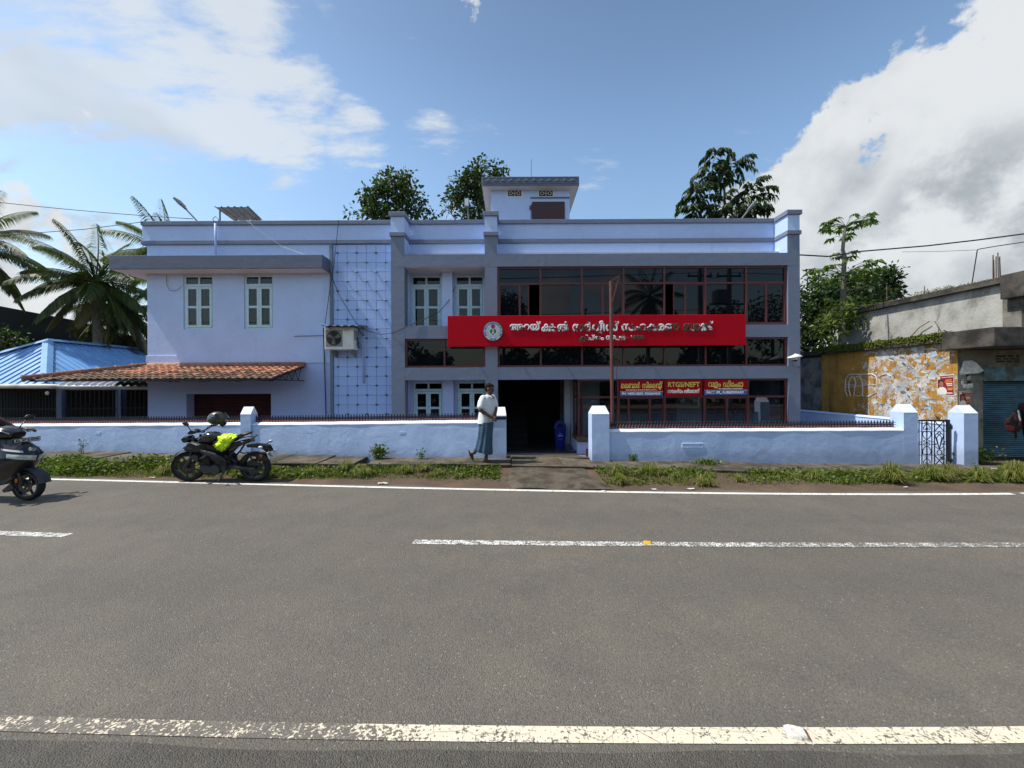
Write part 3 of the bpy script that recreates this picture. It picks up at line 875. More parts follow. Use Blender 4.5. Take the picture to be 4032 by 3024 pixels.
# ground floor glazing: corner post at the entrance, panes to the right column
gx = [PX(2279, 1620, YG)] + [mx(u, 1620) for u in (2433, 2616, 2771, 2943)] + [C3[0] - .034]
SILL = .28
glazing('counter_glazing', gx, SILL, 2.028, [1.483], 'clear_glass', {(1, 0): ([mx(2475, 1650), mx(2558, 1650)], ()), (3, 0): ([mx(2860, 1650)], ())})
W(MB().box(gx[0] - .06, C3[0], YG - .09, YG + .14, SILL - .14, SILL - .003, .01), 'window_sill', 'slab_concrete', bank)
W(MB().box(gx[0] - .03, C3[0], YG - .03, YG + .12, GZ, SILL - .14), 'dado_wall', 'lilac_bounce', bank)
# glazed return beside the door
rt = MB()
for y_ in (YG + .10, YG + .95):
    rt.box(gx[0] - .027, gx[0] + .027, y_ - .02, y_ + .02, SILL, 2.028)
for z_ in (SILL + .03, 1.483, 2.0): rt.box(gx[0] - .02, gx[0] + .02, YG + .122, YG + .93, z_ - .027, z_ + .027)
fr = W(rt, 'side_glazing', 'maroon_frame', bank)
MB().box(gx[0] - .003, gx[0] + .003, YG + .12, YG + .93, SILL + .06, 1.455).build('pane', 'clear_glass', fr)
MB().box(gx[0] - .003, gx[0] + .003, YG + .12, YG + .93, 1.512, 1.972).build('pane', 'clear_glass', fr)
W(MB().box(gx[0] - .028, gx[0] + .09, YG + .142, YG + 1.0, GZ, SILL - .14), 'dado_wall', 'lilac_bounce', bank)
W(MB().box(gx[0] - .05, gx[0] + .11, YG + .142, YG + 1.0, SILL - .139, SILL - .004), 'window_sill', 'slab_concrete', bank)
# ---- rooms behind the glass
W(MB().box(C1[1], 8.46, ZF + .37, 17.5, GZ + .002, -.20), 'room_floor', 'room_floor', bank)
W(MB().box(C2[1] - .15, C2[1], ZF + .37, 16.0, -.2, 2.03), 'room_wall', 'unlit_black', bank)  # hall surfaces painted near-black to hold the gloom of the entrance
W(MB().box(C2[1] - .15, 2.0, 16.0, 16.1, -.2, 2.03), 'room_wall', 'unlit_black', bank)
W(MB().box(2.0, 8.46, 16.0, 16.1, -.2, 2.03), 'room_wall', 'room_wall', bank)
W(MB().box(C2[1] + .01, 1.8, ZF + .38, 15.9, 2.02, 2.033), 'ceiling', 'unlit_black', bank)
W(MB().box(PX(2222, 1600, 13.4), 2.12, 13.4, 13.5, -.2, 2.03), 'room_wall', 'room_pale', bank)
W(MB().box(gx[0] - .02, gx[0] + .12, 12.66, 15.9, -.2, 2.03), 'room_wall', 'room_pale', bank)
W(MB().box(PX(2290, 1600, 12.9), PX(2362, 1600, 12.9), 12.9, 13.1, -.2, 2.03), 'room_pillar', 'room_pale', bank)
W(MB().box(PX(2664, 1600, 13.2), PX(2762, 1600, 13.2), 13.2, 13.4, -.2, 2.03), 'room_pillar', 'room_pale', bank)
W(MB().box(PX(2560, 1600, 12.6), PX(2612, 1600, 12.6), 12.6, 12.65, -.2, 1.45), 'partition', 'room_blue', bank)
W(MB().box(PX(2390, 1600, 13.6), PX(2560, 1600, 13.6), 13.6, 13.7, -.2, .85), 'counter', 'room_wall', bank)
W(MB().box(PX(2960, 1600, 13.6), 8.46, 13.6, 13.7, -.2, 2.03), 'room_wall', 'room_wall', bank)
sc_ = MB()      # scrolled iron screen standing behind the glass
for k in range(7):
    z_ = -.1 + k * .29
    for s in (-1, 1): sc_.tube([(6.97, 12.0, z_), (6.97 + s * .05, 12.0, z_ + .12), (6.97 + s * .09, 12.0, z_ + .16), (6.97 + s * .11, 12.0, z_ + .11)], .012, 5)
sc_.tube([(6.97, 12.0, -.2), (6.97, 12.0, 2.0)], .014, 6)
W(sc_, 'iron_screen', 'iron_black', bank)
# stair flight, painted near-black for the gloom of the hall
stair = MB()
for k in range(8): stair.box(-.35, .55, 13.4 + k * .27, 13.67 + k * .27, -.2, -.03 + k * .17)
W(stair, 'stair', 'unlit_black', bank)
# handrail by the glazed corner
hr = MB(); hr.bar((2.22, 11.3, -.20), (2.42, 10.6, .46), .06); hr.bar((2.44, 10.6, -.2), (2.44, 10.6, .46), .05); hr.bar((2.2, 11.35, -.25), (2.2, 11.35, -.02), .05)
W(hr, 'handrail', 'maroon_frame', bank)

# ---- stair head room on the roof
YS, YM = 13.5, 13.8
mx0, mx1 = PX(1932, 800, YM), PX(2242.6, 800, YM)
sx0, sx1 = PX(1896, 715, YS), PX(2280.6, 715, YS)
zs0, zs1 = PZ(2090, 731, YS), PZ(2090, 695, YS)
W(MB().box(mx0, mx1, YM, 15.4, 6.2, zs0 - .003), 'stair_room', 'lilac_paint', bank)
sl = W(MB().box(sx0, sx1, YS, 15.75, zs0, zs1, .008), 'roof_slab', 'grey_dark', bank)
W(MB().box(sx0 + .02, sx1 - .02, YS + .02, 15.7, zs0 - .006, zs0 - .0005), 'soffit', 'soffit_bounce', bank)
fz0, fz1 = zs0 + .075, zs1 - .03
fr_ = MB()
for a, b_, c, d_ in ((sx0 + .05, sx1 - .05, fz0, fz0 + .02), (sx0 + .05, sx1 - .05, fz1 - .02, fz1), (sx0 + .05, sx0 + .07, fz0 + .02, fz1 - .02), (sx1 - .07, sx1 - .05, fz0 + .02, fz1 - .02)):
    fr_.box(a, b_, YS - .014, YS + .002, c, d_)
fr_.build('frieze_frame', 'grey_dark', sl)
fl = MB(); zc = (fz0 + fz1) / 2; step = (sx1 - sx0 - .2) / 12
for k in range(12):
    xx = sx0 + .10 + step * (k + .5)
    for j in range(6):
        a = j * math.pi / 3 + k
        fl.ball((xx + .042 * math.cos(a), YS - .008, zc + .034 * math.sin(a)), (.03, .02, .024), 6, 4)
    fl.ball((xx, YS - .014, zc), (.02, .022, .02), 6, 4)
    fl.tube([(xx - step / 2, YS - .004, zc - .04), (xx - step / 4, YS - .006, zc - .02), (xx, YS - .006, zc - .05), (xx + step / 4, YS - .006, zc - .02), (xx + step / 2, YS - .004, zc - .04)], .012, 5)
fl.build('floral_frieze', 'grey_dark', sl, True)
def vent(u0, u1, v0, v1):
    x0, x1, z0, z1 = PX(u0, v0, YM), PX(u1, v0, YM), PZ(u0, v1, YM), PZ(u0, v0, YM)
    o = W(MB().box(x0 - .06, x1 + .06, YM - .012, YM + .01, z0 - .05, z1 + .05), 'vent', 'room_pale', bank)
    MB().box(x0, x1, YM - .016, YM - .004, z0, z1).build('vent_hole', 'unlit_black', o)
    g_ = MB(); h_ = z1 - z0; w_ = x1 - x0
    for s in (.22, .78):
        c = (x0 + w_ * s, YM - .018, (z0 + z1) / 2)
        g_.tube([(c[0] + .6 * h_ / 2 * math.cos(a), c[1], c[2] + .6 * h_ / 2 * math.sin(a)) for a in np.linspace(0, 2 * math.pi, 15)], .018, 5)
    g_.bar((x0 + w_ * .5, YM - .018, z0), (x0 + w_ * .5, YM - .018, z1), .03); g_.bar((x0 + w_ * .36, YM - .018, (z0 + z1) / 2), (x0 + w_ * .64, YM - .018, (z0 + z1) / 2), .03)
    g_.build('vent_screen', 'vent_pale', o)
vent(2000.5, 2052.5, 752, 772.5); vent(2123, 2176, 752, 773)
dx0, dx1, dz1 = PX(2095, 796, YM), PX(2223, 796, YM), PZ(2160, 796, YM)
dr = W(MB().box(dx0, dx1, YM - .045, YM - .01, 6.2, dz1, .006), 'door', 'maroon_door', bank)
MB().box(dx0 - .09, dx0 - .01, YM - .05, YM - .004, PZ(2090, 826, YM), PZ(2090, 812, YM)).build('bolt', 'maroon_frame', dr)
MB().box(dx0 - .045, dx0 - .004, YM - .028, YM - .003, 6.2, dz1 - .08).build('door_jamb', 'grey_dark', dr)
W(MB().box(PX(2088, 779, YM), mx1, YM - .05, YM - .002, PZ(2150, 779.5, YM) - .012, PZ(2150, 779.5, YM) + .012), 'drip_rail', 'grey_dark', bank)
W(MB().tube([(PX(2092, 700, 14.4), 14.4, zs1 - .01), (PX(2092, 700, 14.4), 14.4, PZ(2092, 628, 14.4))], .014, 6), 'lightning_rod', 'grey_trim', bank)
# ================================================================== signboards
mat('sign_red', (.52, .0015, .014), .6, var=.03, vscale=2, spec=.12)
mat('board_red', (.42, .003, .010), .55, var=.06, vscale=5, spec=.15)
mat('board_blue', (.045, .11, .30), .45, var=.05)
mat('letter_yellow', (.78, .62, .10), .5, var=.04)
mat('letter_white', (.80, .80, .80), .5, var=.04)
mat('letter_black', (.015, .015, .015), .5)
mat('seal_white', (.72, .75, .80), .45, var=.04)
mat('seal_rim', (.05, .03, .02), .5)
mat('seal_green', (.0, .16, .05), .5); mat('seal_redball', (.36, .03, .03), .5); mat('seal_blue', (.03, .12, .38), .5); mat('seal_gold', (.55, .45, .25), .5)
m, t, b = new_mat('peeling_letter')         # white face film flaking off a brown, dirty backing
co = t.n('ShaderNodeTexCoord').outputs['Object']
sx = t.n('ShaderNodeSeparateXYZ'); t.put(sx.inputs[0], co)
n1 = t.noise(co, 4.2, 6, .58, .2); n2 = t.noise(co, 28, 4, .65)
bias = t.mapr(sx.outputs[0], -1.5, 5.5, -.085, .06, False)
f = t.mapr(t.math('ADD', t.math('ADD', n1, t.math('MULTIPLY', t.math('SUBTRACT', n2, .5), .12)), bias), .495, .515)
dark = t.ramp(n2, [(.35, (.030, .022, .012)), (.62, (.085, .065, .035)), (.8, (.30, .27, .22))])
t.put(b.inputs['Base Color'], t.mix(f, (.80, .82, .84), dark)); b.inputs['Roughness'].default_value = .55

YSG = 11.36
sx0_, sx1_ = PX(1762, 1300, YSG), PX(2937, 1300, YSG)
sign = thing('signboard', 'long red bank signboard with peeling white lettering and round seal', 'sign', ((sx0_ + sx1_) / 2, YSG, 3.0))
sz0, sz1 = 3.03, 3.925
W(MB().box(sx0_, sx1_, YSG, YSG + .10, sz0, sz1, .008), 'panel', 'sign_red', sign)
W(MB().box(sx0_ - .006, sx1_ + .006, YSG - .008, YSG + .108, sz0 - .018, sz0 - .001), 'bottom_trim', 'board_red', sign)
for f_ in (.335, .665): W(MB().box(sx0_ + (sx1_ - sx0_) * f_ - .003, sx0_ + (sx1_ - sx0_) * f_ + .003, YSG - .003, YSG + .002, sz0 + .004, sz1 - .004), 'panel_seam', 'board_red', sign)
for xx in np.linspace(sx0_ + .5, sx1_ - .5, 7): W(MB().box(xx - .02, xx + .02, YSG + .101, YG - .05, sz0 + .1, sz0 + .14), 'bracket', 'iron_black', sign)
def letters(parent, body, u0, u1, v0, v1, Y, material, bold=.016, depth=.006, kern=None, name='lettering'):
    me = text_mesh(body, .3, material, bold, depth, kern=kern)
    x0, x1, z0, z1 = PX(u0, v0, Y), PX(u1, v0, Y), PZ((u0 + u1) / 2, v1, Y), PZ((u0 + u1) / 2, v0, Y)
    fit_width(me, x1 - x0, z1 - z0)
    me.transform(Matrix.Diagonal((1, .25 if parent.name.startswith('signboard') else .2, 1, 1)))
    me.transform(Matrix.Translation(((x0 + x1) / 2, Y - (.010 if parent.name.startswith('signboard') else .006), (z0 + z1) / 2)))
    o = put(name, me, parent)
    if parent.type == 'EMPTY': o.location = -Vector(parent.location)
    return o
LP_ = 'peeling_letter'
K = -9.0
letters(sign, "അറയ്", 2006, 2129, 1266, 1306, YSG, LP_, .011)
letters(sign, "ക", 2132, 2169, 1275, 1306, YSG, LP_, .011); letters(sign, "ക", 2155, 2191, 1275, 1306, YSG, LP_, .011)
letters(sign, "ൽ", 2194, 2238, 1266, 1306, YSG, LP_, .011)
letters(sign, "സർ", 2254, 2327, 1266, 1305, YSG, LP_, .011)
letters(sign, "വീ", 2332, 2381, 1263, 1305, YSG, LP_, .011)
letters(sign, "വ", 2346, 2370, 1298, 1314, YSG, LP_, .014)
letters(sign, "സ്", 2385, 2437, 1265, 1305, YSG, LP_, .011)
letters(sign, "സഹകരണ", 2447, 2673, 1274, 1304, YSG, LP_, .011)
letters(sign, "ബാ", 2688, 2757, 1273, 1304, YSG, LP_, .011)
letters(sign, "ങ", 2758, 2786, 1273, 1304, YSG, LP_, .011)
letters(sign, "ക്", 2772, 2807, 1264, 1304, YSG, LP_, .011)
letters(sign, "കി", 2281, 2316, 1318, 1340, YSG, LP_, .011); letters(sign, "ല", 2284, 2304, 1335, 1348, YSG, LP_, .014)
letters(sign, "പ്തം", 2315, 2378, 1318, 1340, YSG, LP_, .011)
letters(sign, "നമ", 2386, 2426, 1321, 1339, YSG, LP_, .011); letters(sign, "പ", 2420, 2442, 1324, 1340, YSG, LP_, .011); letters(sign, "ർ", 2442, 2463, 1316, 1339, YSG, LP_, .011)
letters(sign, "-", 2468, 2477, 1328, 1332, YSG, LP_, .011); letters(sign, "1858", 2484, 2537, 1320, 1338, YSG, LP_, .014)
# the round seal
sc0 = P(1941.5, 1305, YSG); sr = (PX(1980, 1300, YSG) - PX(1903.5, 1300, YSG)) / 2
seal = W(MB().lathe([(0.001, .0), (sr * 1.03, .0), (sr * 1.03, -.03), (sr, -.032), (0.001, -.032)], (sc0.x, YSG - .002, sc0.z), 'y', 40), 'seal', 'seal_rim', sign)
def sq(x, y): return (sc0.x + (x - 255) / 4.096 / F * YSG, sc0.z - (y - 265) / 4.096 / F * YSG)
MB().lathe([(0.001, 0), (sr * .95, 0), (sr * .95, -.004), (0.001, -.004)], (sc0.x, YSG - .035, sc0.z), 'y', 40).build('seal_face', 'seal_white', seal)
rg = MB()
rg.tube([(sc0.x + sr * .74 * math.cos(a), YSG - .040, sc0.z + sr * .74 * math.sin(a)) for a in np.linspace(0, 2 * math.pi, 41)], .004, 5)
rg.build('seal_ring', 'seal_blue', seal)
c_ = sq(255, 188); MB().lathe([(.001, 0), (.062, 0), (.062, -.005), (.001, -.005)], (c_[0], YSG - .040, c_[1]), 'y', 20).build('seal_ball', 'seal_redball', seal)
gm = MB()
for s in (-1, 1):
    gm.prism([sq(255 + s * x, y) for x, y in ((12, 222), (34, 232), (50, 258), (50, 282), (38, 300), (22, 305), (12, 270))], YSG - .044, YSG - .039)
gm.build('seal_figure', 'seal_green', seal)
MB().prism([sq(x, y) for x, y in ((236, 324), (240, 308), (255, 302), (270, 308), (274, 324))], YSG - .044, YSG - .039).build('seal_base', 'seal_blue', seal)
lf = MB()
for s in (-1, 1):
    for k in range(9):
        a = -math.pi / 2 + s * (.35 + k * .24)
        for rr_ in (.60, .52):
            p = (sc0.x + sr * rr_ * math.cos(a), sc0.z + sr * rr_ * math.sin(a))
            lf.ball((p[0], YSG - .040, p[1]), (.020, .004, .013), 6, 4)
lf.build('seal_laurel', 'seal_gold', seal)
def ring_text(body, a0, a1, r, size, up=1):
    n = len(body)
    for i, chh in enumerate(body):
        if chh == ' ': continue
        a = a0 + (a1 - a0) * i / (n - 1)
        me = text_mesh(chh, size, 'seal_blue', .003, .001)
        rot = (math.pi / 2 - a) if up > 0 else (-math.pi / 2 - a)
        me.transform(Matrix.Translation((sc0.x + r * math.cos(a), YSG - .041, sc0.z + r * math.sin(a))) @ Matrix.Rotation(rot, 4, 'Y') @ Matrix.Translation((0, 0, -size * .32)))
        put('seal_letter', me, seal)
ring_text("ARACKAL SERVICE CO-OPERATIVE BANK LTD. NO. 1858", R(212), R(-32), sr * .845, .050)
ring_text("ESTD 1929", R(250), R(290), sr * .845, .048, -1)

# three small boards on the ground floor glass
YB = YG - .075
def board(u0, u1, v0, v1, label, split=None):
    x0, x1, z0, z1 = PX(u0, v0, YB), PX(u1, v0, YB), PZ((u0 + u1) / 2, v1, YB), PZ((u0 + u1) / 2, v0, YB)
    o = thing('window_board', label, 'sign', ((x0 + x1) / 2, YB, z0), group=None)
    zs_ = z0 if split is None else PZ((u0 + u1) / 2, split, YB)
    W(MB().box(x0, x1, YB, YB + .02, zs_, z1), 'panel', 'board_red', o)
    if split is not None:
        W(MB().box(x0, x1, YB - .001, YB + .021, z0, zs_ - .004), 'blue_strip', 'board_blue', o)
        W(MB().box(x0, x1, YB - .002, YB + .018, zs_ - .0035, zs_ + .006), 'white_rule', 'letter_white', o)
    return o
B1 = board(2441, 2610, 1498, 1560, 'red board with yellow cement lettering and phone numbers on blue', 1542.5)
letters(B1, "മലബാർ", 2445, 2520, 1504, 1529, YB, 'letter_yellow', .010); letters(B1, "സിെമ", 2528, 2581, 1503, 1529, YB, 'letter_yellow', .010)
letters(B1, "ന്", 2582, 2609, 1502, 1529, YB, 'letter_yellow', .010); letters(B1, "റ", 2594, 2602, 1524, 1535, YB, 'letter_yellow', .02)
letters(B1, "ഒരു േകരള സർകകാർ ഉൽപപനനം", 2464, 2586, 1532, 1539, YB, 'letter_white', .004)
letters(B1, "PH: 9400218039, 9526654039", 2449, 2600, 1545.5, 1557, YB, 'letter_white', .007)
B2 = board(2619, 2765, 1495, 1559, 'red board reading RTGS/NEFT in yellow')
letters(B2, "RTGS/NEFT", 2630, 2755, 1504, 1524, YB, 'letter_yellow', .009)
letters(B2, "സൗകര്യം ലഭ്യമാണ്", 2629, 2754, 1530, 1548, YB, 'letter_white', .006)
B3 = board(2774, 2942, 1493, 1556, 'red board with yellow depot lettering above FACT, IPL, RUBBERMARK', 1536.5)
letters(B3, "വളം", 2788, 2838, 1504, 1529, YB, 'letter_yellow', .010); letters(B3, "ഡിേപ", 2847, 2908, 1498, 1525, YB, 'letter_yellow', .010); letters(B3, "പാ", 2894, 2926, 1504, 1525, YB, 'letter_yellow', .010)
letters(B3, "Ph: 9400218039, 9526654039", 2830, 2923, 1528, 1534, YB, 'letter_white', .004)
letters(B3, "FACT, IPL, RUBBERMARK", 2782, 2930, 1540.5, 1552.5, YB, 'letter_white', .007)

# ================================================================== outdoor unit and its tin shade
mat('ac_white', (.74, .73, .68), .5, var=.08, vscale=4, dirt=(.25, .19, .12), dlo=.58, dhi=.85, dscale=3)
mat('ac_grey', (.26, .25, .22), .6, var=.1, dirt=(.10, .08, .06))
mat('ac_dark', (.030, .028, .024), .7)
mat('tin_sheet', (.30, .33, .36), .45, metal=.5, var=.2, vscale=5, dirt=(.14, .11, .09), dlo=.5, dhi=.75)
mat('pvc_pipe', (.42, .45, .66), .5, var=.06)
ya = 11.72
ac = thing('air_conditioner', 'white outdoor air conditioner unit bracketed to the lilac wall', 'air conditioner', (PX(1335, 1376, ya), ya, PZ(1335, 1376, ya)))
ax0, ax1, az0, az1 = PX(1277, 1330, ya), PX(1391.5, 1330, ya), PZ(1335, 1376, ya), PZ(1335, 1288.5, ya)
W(MB().box(ax0, ax1, ya, ya + .34, az0, az1, .012), 'casing', 'ac_white', ac)
fc = ((PX(1283, 1330, ya) + PX(1347.5, 1330, ya)) / 2, (PZ(1315, 1297.5, ya) + PZ(1315, 1366, ya)) / 2)
fw = (PX(1347.5, 1330, ya) - PX(1283, 1330, ya)) / 2
gp = W(MB().box(fc[0] - fw, fc[0] + fw, ya - .008, ya + .004, fc[1] - fw * 1.04, fc[1] + fw * 1.04, .003), 'grille_plate', 'ac_grey', ac)
fr = fw * .90
MB().lathe([(.001, 0), (fr, 0), (fr, -.003), (.001, -.003)], (fc[0], ya - .009, fc[1]), 'y', 36).build('fan_opening', 'ac_dark', gp)
fb = MB()
for k in range(3):
    a = k * 2.094 + .4
    fb.prism([(fc[0] + fr * r_ * math.cos(a + o_), fc[1] + fr * r_ * math.sin(a + o_)) for r_, o_ in ((.2, -.5), (.85, -.25), (.9, .35), (.3, .6))], ya - .016, ya - .0125)
fb.lathe([(.001, 0), (fr * .2, 0), (fr * .2, -.006), (.001, -.006)], (fc[0], ya - .0126, fc[1]), 'y', 16)
fb.build('fan', 'ac_grey', gp)
gw = MB()
for r_ in np.linspace(.12, 1.0, 9):
    gw.tube([(fc[0] + fr * r_ * math.cos(a), ya - .022, fc[1] + fr * r_ * math.sin(a)) for a in np.linspace(0, 2 * math.pi, 29)], .0022, 4)
for k in range(8):
    a = k * math.pi / 4; gw.tube([(fc[0], ya - .022, fc[1]), (fc[0] + fr * math.cos(a), ya - .022, fc[1] + fr * math.sin(a))], .003, 4)
gw.build('fan_guard', 'ac_dark', gp)
letters(ac, "VOLTAS", 1352, 1378, 1297, 1302.5, ya + .008, 'letter_black', .014, .001)
W(MB().box(PX(1348.2, 1330, ya), PX(1348.9, 1330, ya), ya - .003, ya + .002, az0 + .01, az1 - .02), 'seam', 'ac_grey', ac)
W(MB().box(ax1 - .004, ax1 + .035, ya + .05, ya + .28, az0 + .32, az1 - .10, .006), 'valve_cover', 'ac_grey', ac)
W(MB().tube([(ax1 + .03, ya + .2, az0 + .4), (ax1 + .06, ya + .2, az0 + .28), (ax1 + .04, ya + .22, az0 + .15), (ax1 + .08, ya + .22, az0 + .08)], .022, 6), 'coupling_hose', 'iron_black', ac)
for uu in (1300, 1378):
    xx = PX(uu, 1380, ya)
    W(MB().prism([(ya + .02, az0 - .002), (YP - .015, az0 - .002), (YP - .015, az0 - .22), (YP - .07, az0 - .22), (ya + .02, az0 - .06)], xx - .018, xx + .018, 'x'), 'bracket', 'ac_grey', ac)
W(MB().tube([(ax1 + .02, ya + .25, PZ(1400, 1336, ya)), (PX(1412, 1338, YP), YP - .12, PZ(1412, 1338, YP)), (PX(1424, 1350, YP), YP - .06, PZ(1424, 1350, YP)), (PX(1430, 1370, YP), YP - .05, PZ(1430, 1370, YP)), (PX(1433, 1430, YP), YP - .05, PZ(1433, 1430, YP)), (PX(1434, 1509, YP), YP - .05, PZ(1434, 1509, YP))], .028, 8), 'drain_pipe', 'pvc_pipe', ac, True)
shade = MB()
y0_, y1_ = 11.52, YP - .02
sxa, sxb = PX(1264, 1280, y0_), PX(1418, 1280, y0_)
za, zb = PZ(1340, 1282, y0_), PZ(1340, 1282, y0_) + .07
shade.grid(lambda p, q: (sxa + (sxb - sxa) * p, y0_ + (y1_ - y0_) * q, za + (zb - za) * q + .018 * math.sin(p * 2 * math.pi * 5.2)), 62, 1)
k_ = len(shade.v); shade.grid(lambda p, q: (sxa + (sxb - sxa) * p, y0_ + (y1_ - y0_) * q, za - .006 + (zb - za) * q + .018 * math.sin(p * 2 * math.pi * 5.2)), 62, 1)
so_ = thing('tin_shade', 'small corrugated tin sheet sheltering the outdoor air conditioner', 'canopy', ((sxa + sxb) / 2, y1_, za))
W(shade, 'corrugated_sheet', 'tin_sheet', so_)
sb = MB(); sb.bar((sxa + .12, y0_ + .06, za - .028), (sxb - .1, y0_ + .06, za - .028), .025); sb.bar((sxb - .15, y0_ + .06, za - .03), (sxb - .15, y1_, za - .22), .02); sb.bar((sxa + .2, y0_ + .06, za - .03), (sxa + .2, y1_, za - .22), .02)
W(sb, 'support_bar', 'iron_black', so_)

# ================================================================== clay tiled awning
def clay(name, c1, c2, dirt, lo, hi):
    m, t, b = new_mat(name)
    co = t.n('ShaderNodeTexCoord').outputs['Object']; oi = t.n('ShaderNodeObjectInfo')
    rnd = oi.outputs['Random']
    off = t.vmath('ADD', co, t.vmath('SCALE', t.vmath('NORMALIZE', (1, 2, 3)), scale=t.math('MULTIPLY', rnd, 40.)))
    c = t.mix(rnd, c1, c2)
    c = t.mix(t.mapr(t.noise(off, 7, 6, .65), lo, hi), c, dirt)
    t.put(b.inputs['Base Color'], c); b.inputs['Roughness'].default_value = .85
    bp = t.n('ShaderNodeBump'); bp.inputs['Distance'].default_value = .004; t.put(bp.inputs['Height'], t.noise(co, 50, 4, .6)); t.put(b.inputs['Normal'], bp.outputs[0])
clay('clay_clean', (.40, .155, .075), (.52, .235, .13), (.15, .075, .045), .50, .78)
clay('clay_mossy', (.23, .105, .058), (.34, .19, .11), (.045, .036, .026), .36, .64)
clay('clay_ridge', (.40, .19, .11), (.46, .23, .14), (.10, .075, .055), .42, .72)
AX0, AX1, AYE, AZE, AZR = -13.27, -6.53, 10.50, 2.07, 2.53
awn = thing('tiled_awning', 'lean-to awning of weathered orange clay tiles over the shutter', 'awning', (-9, YP, 2.0))
sl_v = Vector((0, YP - AYE, AZR - AZE)); sl_l = sl_v.length; sl_a = math.atan2(AZR - AZE, YP - AYE)
def tile_mesh(material):
    mb = MB(); n = 8; wd, ln = .215, .275
    def prof(p): return .014 * math.sin(p * 2 * math.pi) + (.012 if p > .86 else 0)
    def top(p, q): return ((p - .5) * wd, q * ln, prof(p) + .030 * (1 - q) + .006)
    mb.grid(top, n, 1)
    mb.grid(lambda p, q: ((p - .5) * wd, q * ln, prof(p) + .030 * (1 - q) - .008), n, 1)
    k = n + 1
    mb.grid(lambda p, q: ((p - .5) * wd, 0, prof(p) + .030 + .006 - .014 * q), n, 1)
    mb.grid(lambda p, q: (-.5 * wd, p * ln, prof(0) + .030 * (1 - p) + .006 - .014 * q), 1, 1)
    mb.grid(lambda p, q: (.5 * wd, p * ln, prof(1) + .030 * (1 - p) + .006 - .014 * q), 1, 1)
    return mb.mesh('roof_tile', material, 50)
TM = {k: tile_mesh(k) for k in ('clay_clean', 'clay_mossy')}
base_off = -Vector(awn.location)
rows_n, pitch_x = 8, .20
stepr = sl_l / rows_n
def hip_x(f): return AX0 + (XL - AX0) * f          # left hip, f up the slope
for r_ in range(rows_n):
    f = r_ / rows_n
    x = AX1 - .1 - (r_ % 2) * .0
    while x > hip_x(f + .5 / rows_n) + .02:
        old = random.random() < (.97, .92, .80, .58, .30, .16, .10, .06)[r_]
        if x < XL + .1 and random.random() < .75: old = True
        p = Vector((x, AYE + sl_v.y * f, AZE + sl_v.z * f))
        put('roof_tile', TM['clay_mossy' if old else 'clay_clean'], awn, p + base_off + Vector((random.uniform(-.006, .006), random.uniform(-.02, .008), random.uniform(0, .006))), (sl_a + random.uniform(-.02, .02), random.uniform(-.02, .02), random.uniform(-.03, .03)))
        x -= pitch_x
# side slope, the ridge courses and the framing
sd = MB()
for r_ in range(rows_n):
    f = r_ / rows_n
    xa_, xb_ = AX0 + (XL - AX0) * f, AX0 + (XL - AX0) * (f + 1.12 / rows_n)
    za_, zb_ = AZE + (AZR - AZE) * f + .03, AZE + (AZR - AZE) * (f + 1.12 / rows_n)
    ya_ = AYE + (YP - AYE) * f
    sd.grid(lambda p, q: (xa_ + (xb_ - xa_) * q, ya_ + (YP + 3 - ya_) * p, za_ + (zb_ - za_) * q + .016 * math.sin(p * (YP + 3 - ya_) / .2 * 2 * math.pi)), 120, 1)
W(sd, 'side_slope', 'clay_mossy', awn)
flash = MB(); flash.tube([(XL + .05, YP - .05, AZR + .012), (AX1 - .02, YP - .05, AZR + .012)], .085, 8)
W(flash, 'ridge_course', 'clay_ridge', awn, True)
hv0, hv1 = Vector((AX0 - .04, AYE - .03, AZE + .05)), Vector((XL + .06, YP - .04, AZR + .03))
for k in range(7):
    a_, b_ = hv0.lerp(hv1, k / 7 - .01), hv0.lerp(hv1, (k + 1) / 7)
    W(MB().tube([a_, a_.lerp(b_, .12), a_.lerp(b_, .14), b_], [.105, .10, .082, .078], 10), 'hip_tile', 'clay_ridge', awn, True)
fm = MB()
fm.bar((AX0 + .05, AYE + .06, AZE - .02), (AX1 - .1, AYE + .06, AZE - .02), .04, .05)
fm.bar((AX0 + .9, AYE + .9, AZE + .20), (AX1 - .1, AYE + .9, AZE + .20), .04, .05)
for xx in np.linspace(AX1 - .06, XL, 6):
    e = Vector((xx, AYE + .05, AZE - .02)); r_ = Vector((xx, YP - .02, AZR - .06)); lo_ = Vector((xx, YP - .02, AZE - .03))
    fm.bar(e, r_, .03); fm.bar(e, lo_, .03)
    for k in range(1, 5):
        p = e.lerp(lo_, k / 5); q = e.lerp(r_, (k - .5) / 5); q2 = e.lerp(r_, (k + .5) / 5)
        fm.bar(p, q, .014); fm.bar(p, q2, .014)
for k in range(9): fm.bar((AX0 + .2, AYE + .2 + k * .45, AZE - .02), (XL, max(AYE + .2 + k * .45, YP), AZE + .35), .03)
W(fm, 'truss', 'iron_black', awn)
W(MB().ball((PX(667, 1497, 11.9), 11.9, PZ(667, 1497, 11.9)), (.07, .07, .06), 10, 8), 'awning_lamp', 'maroon_frame', awn, True)

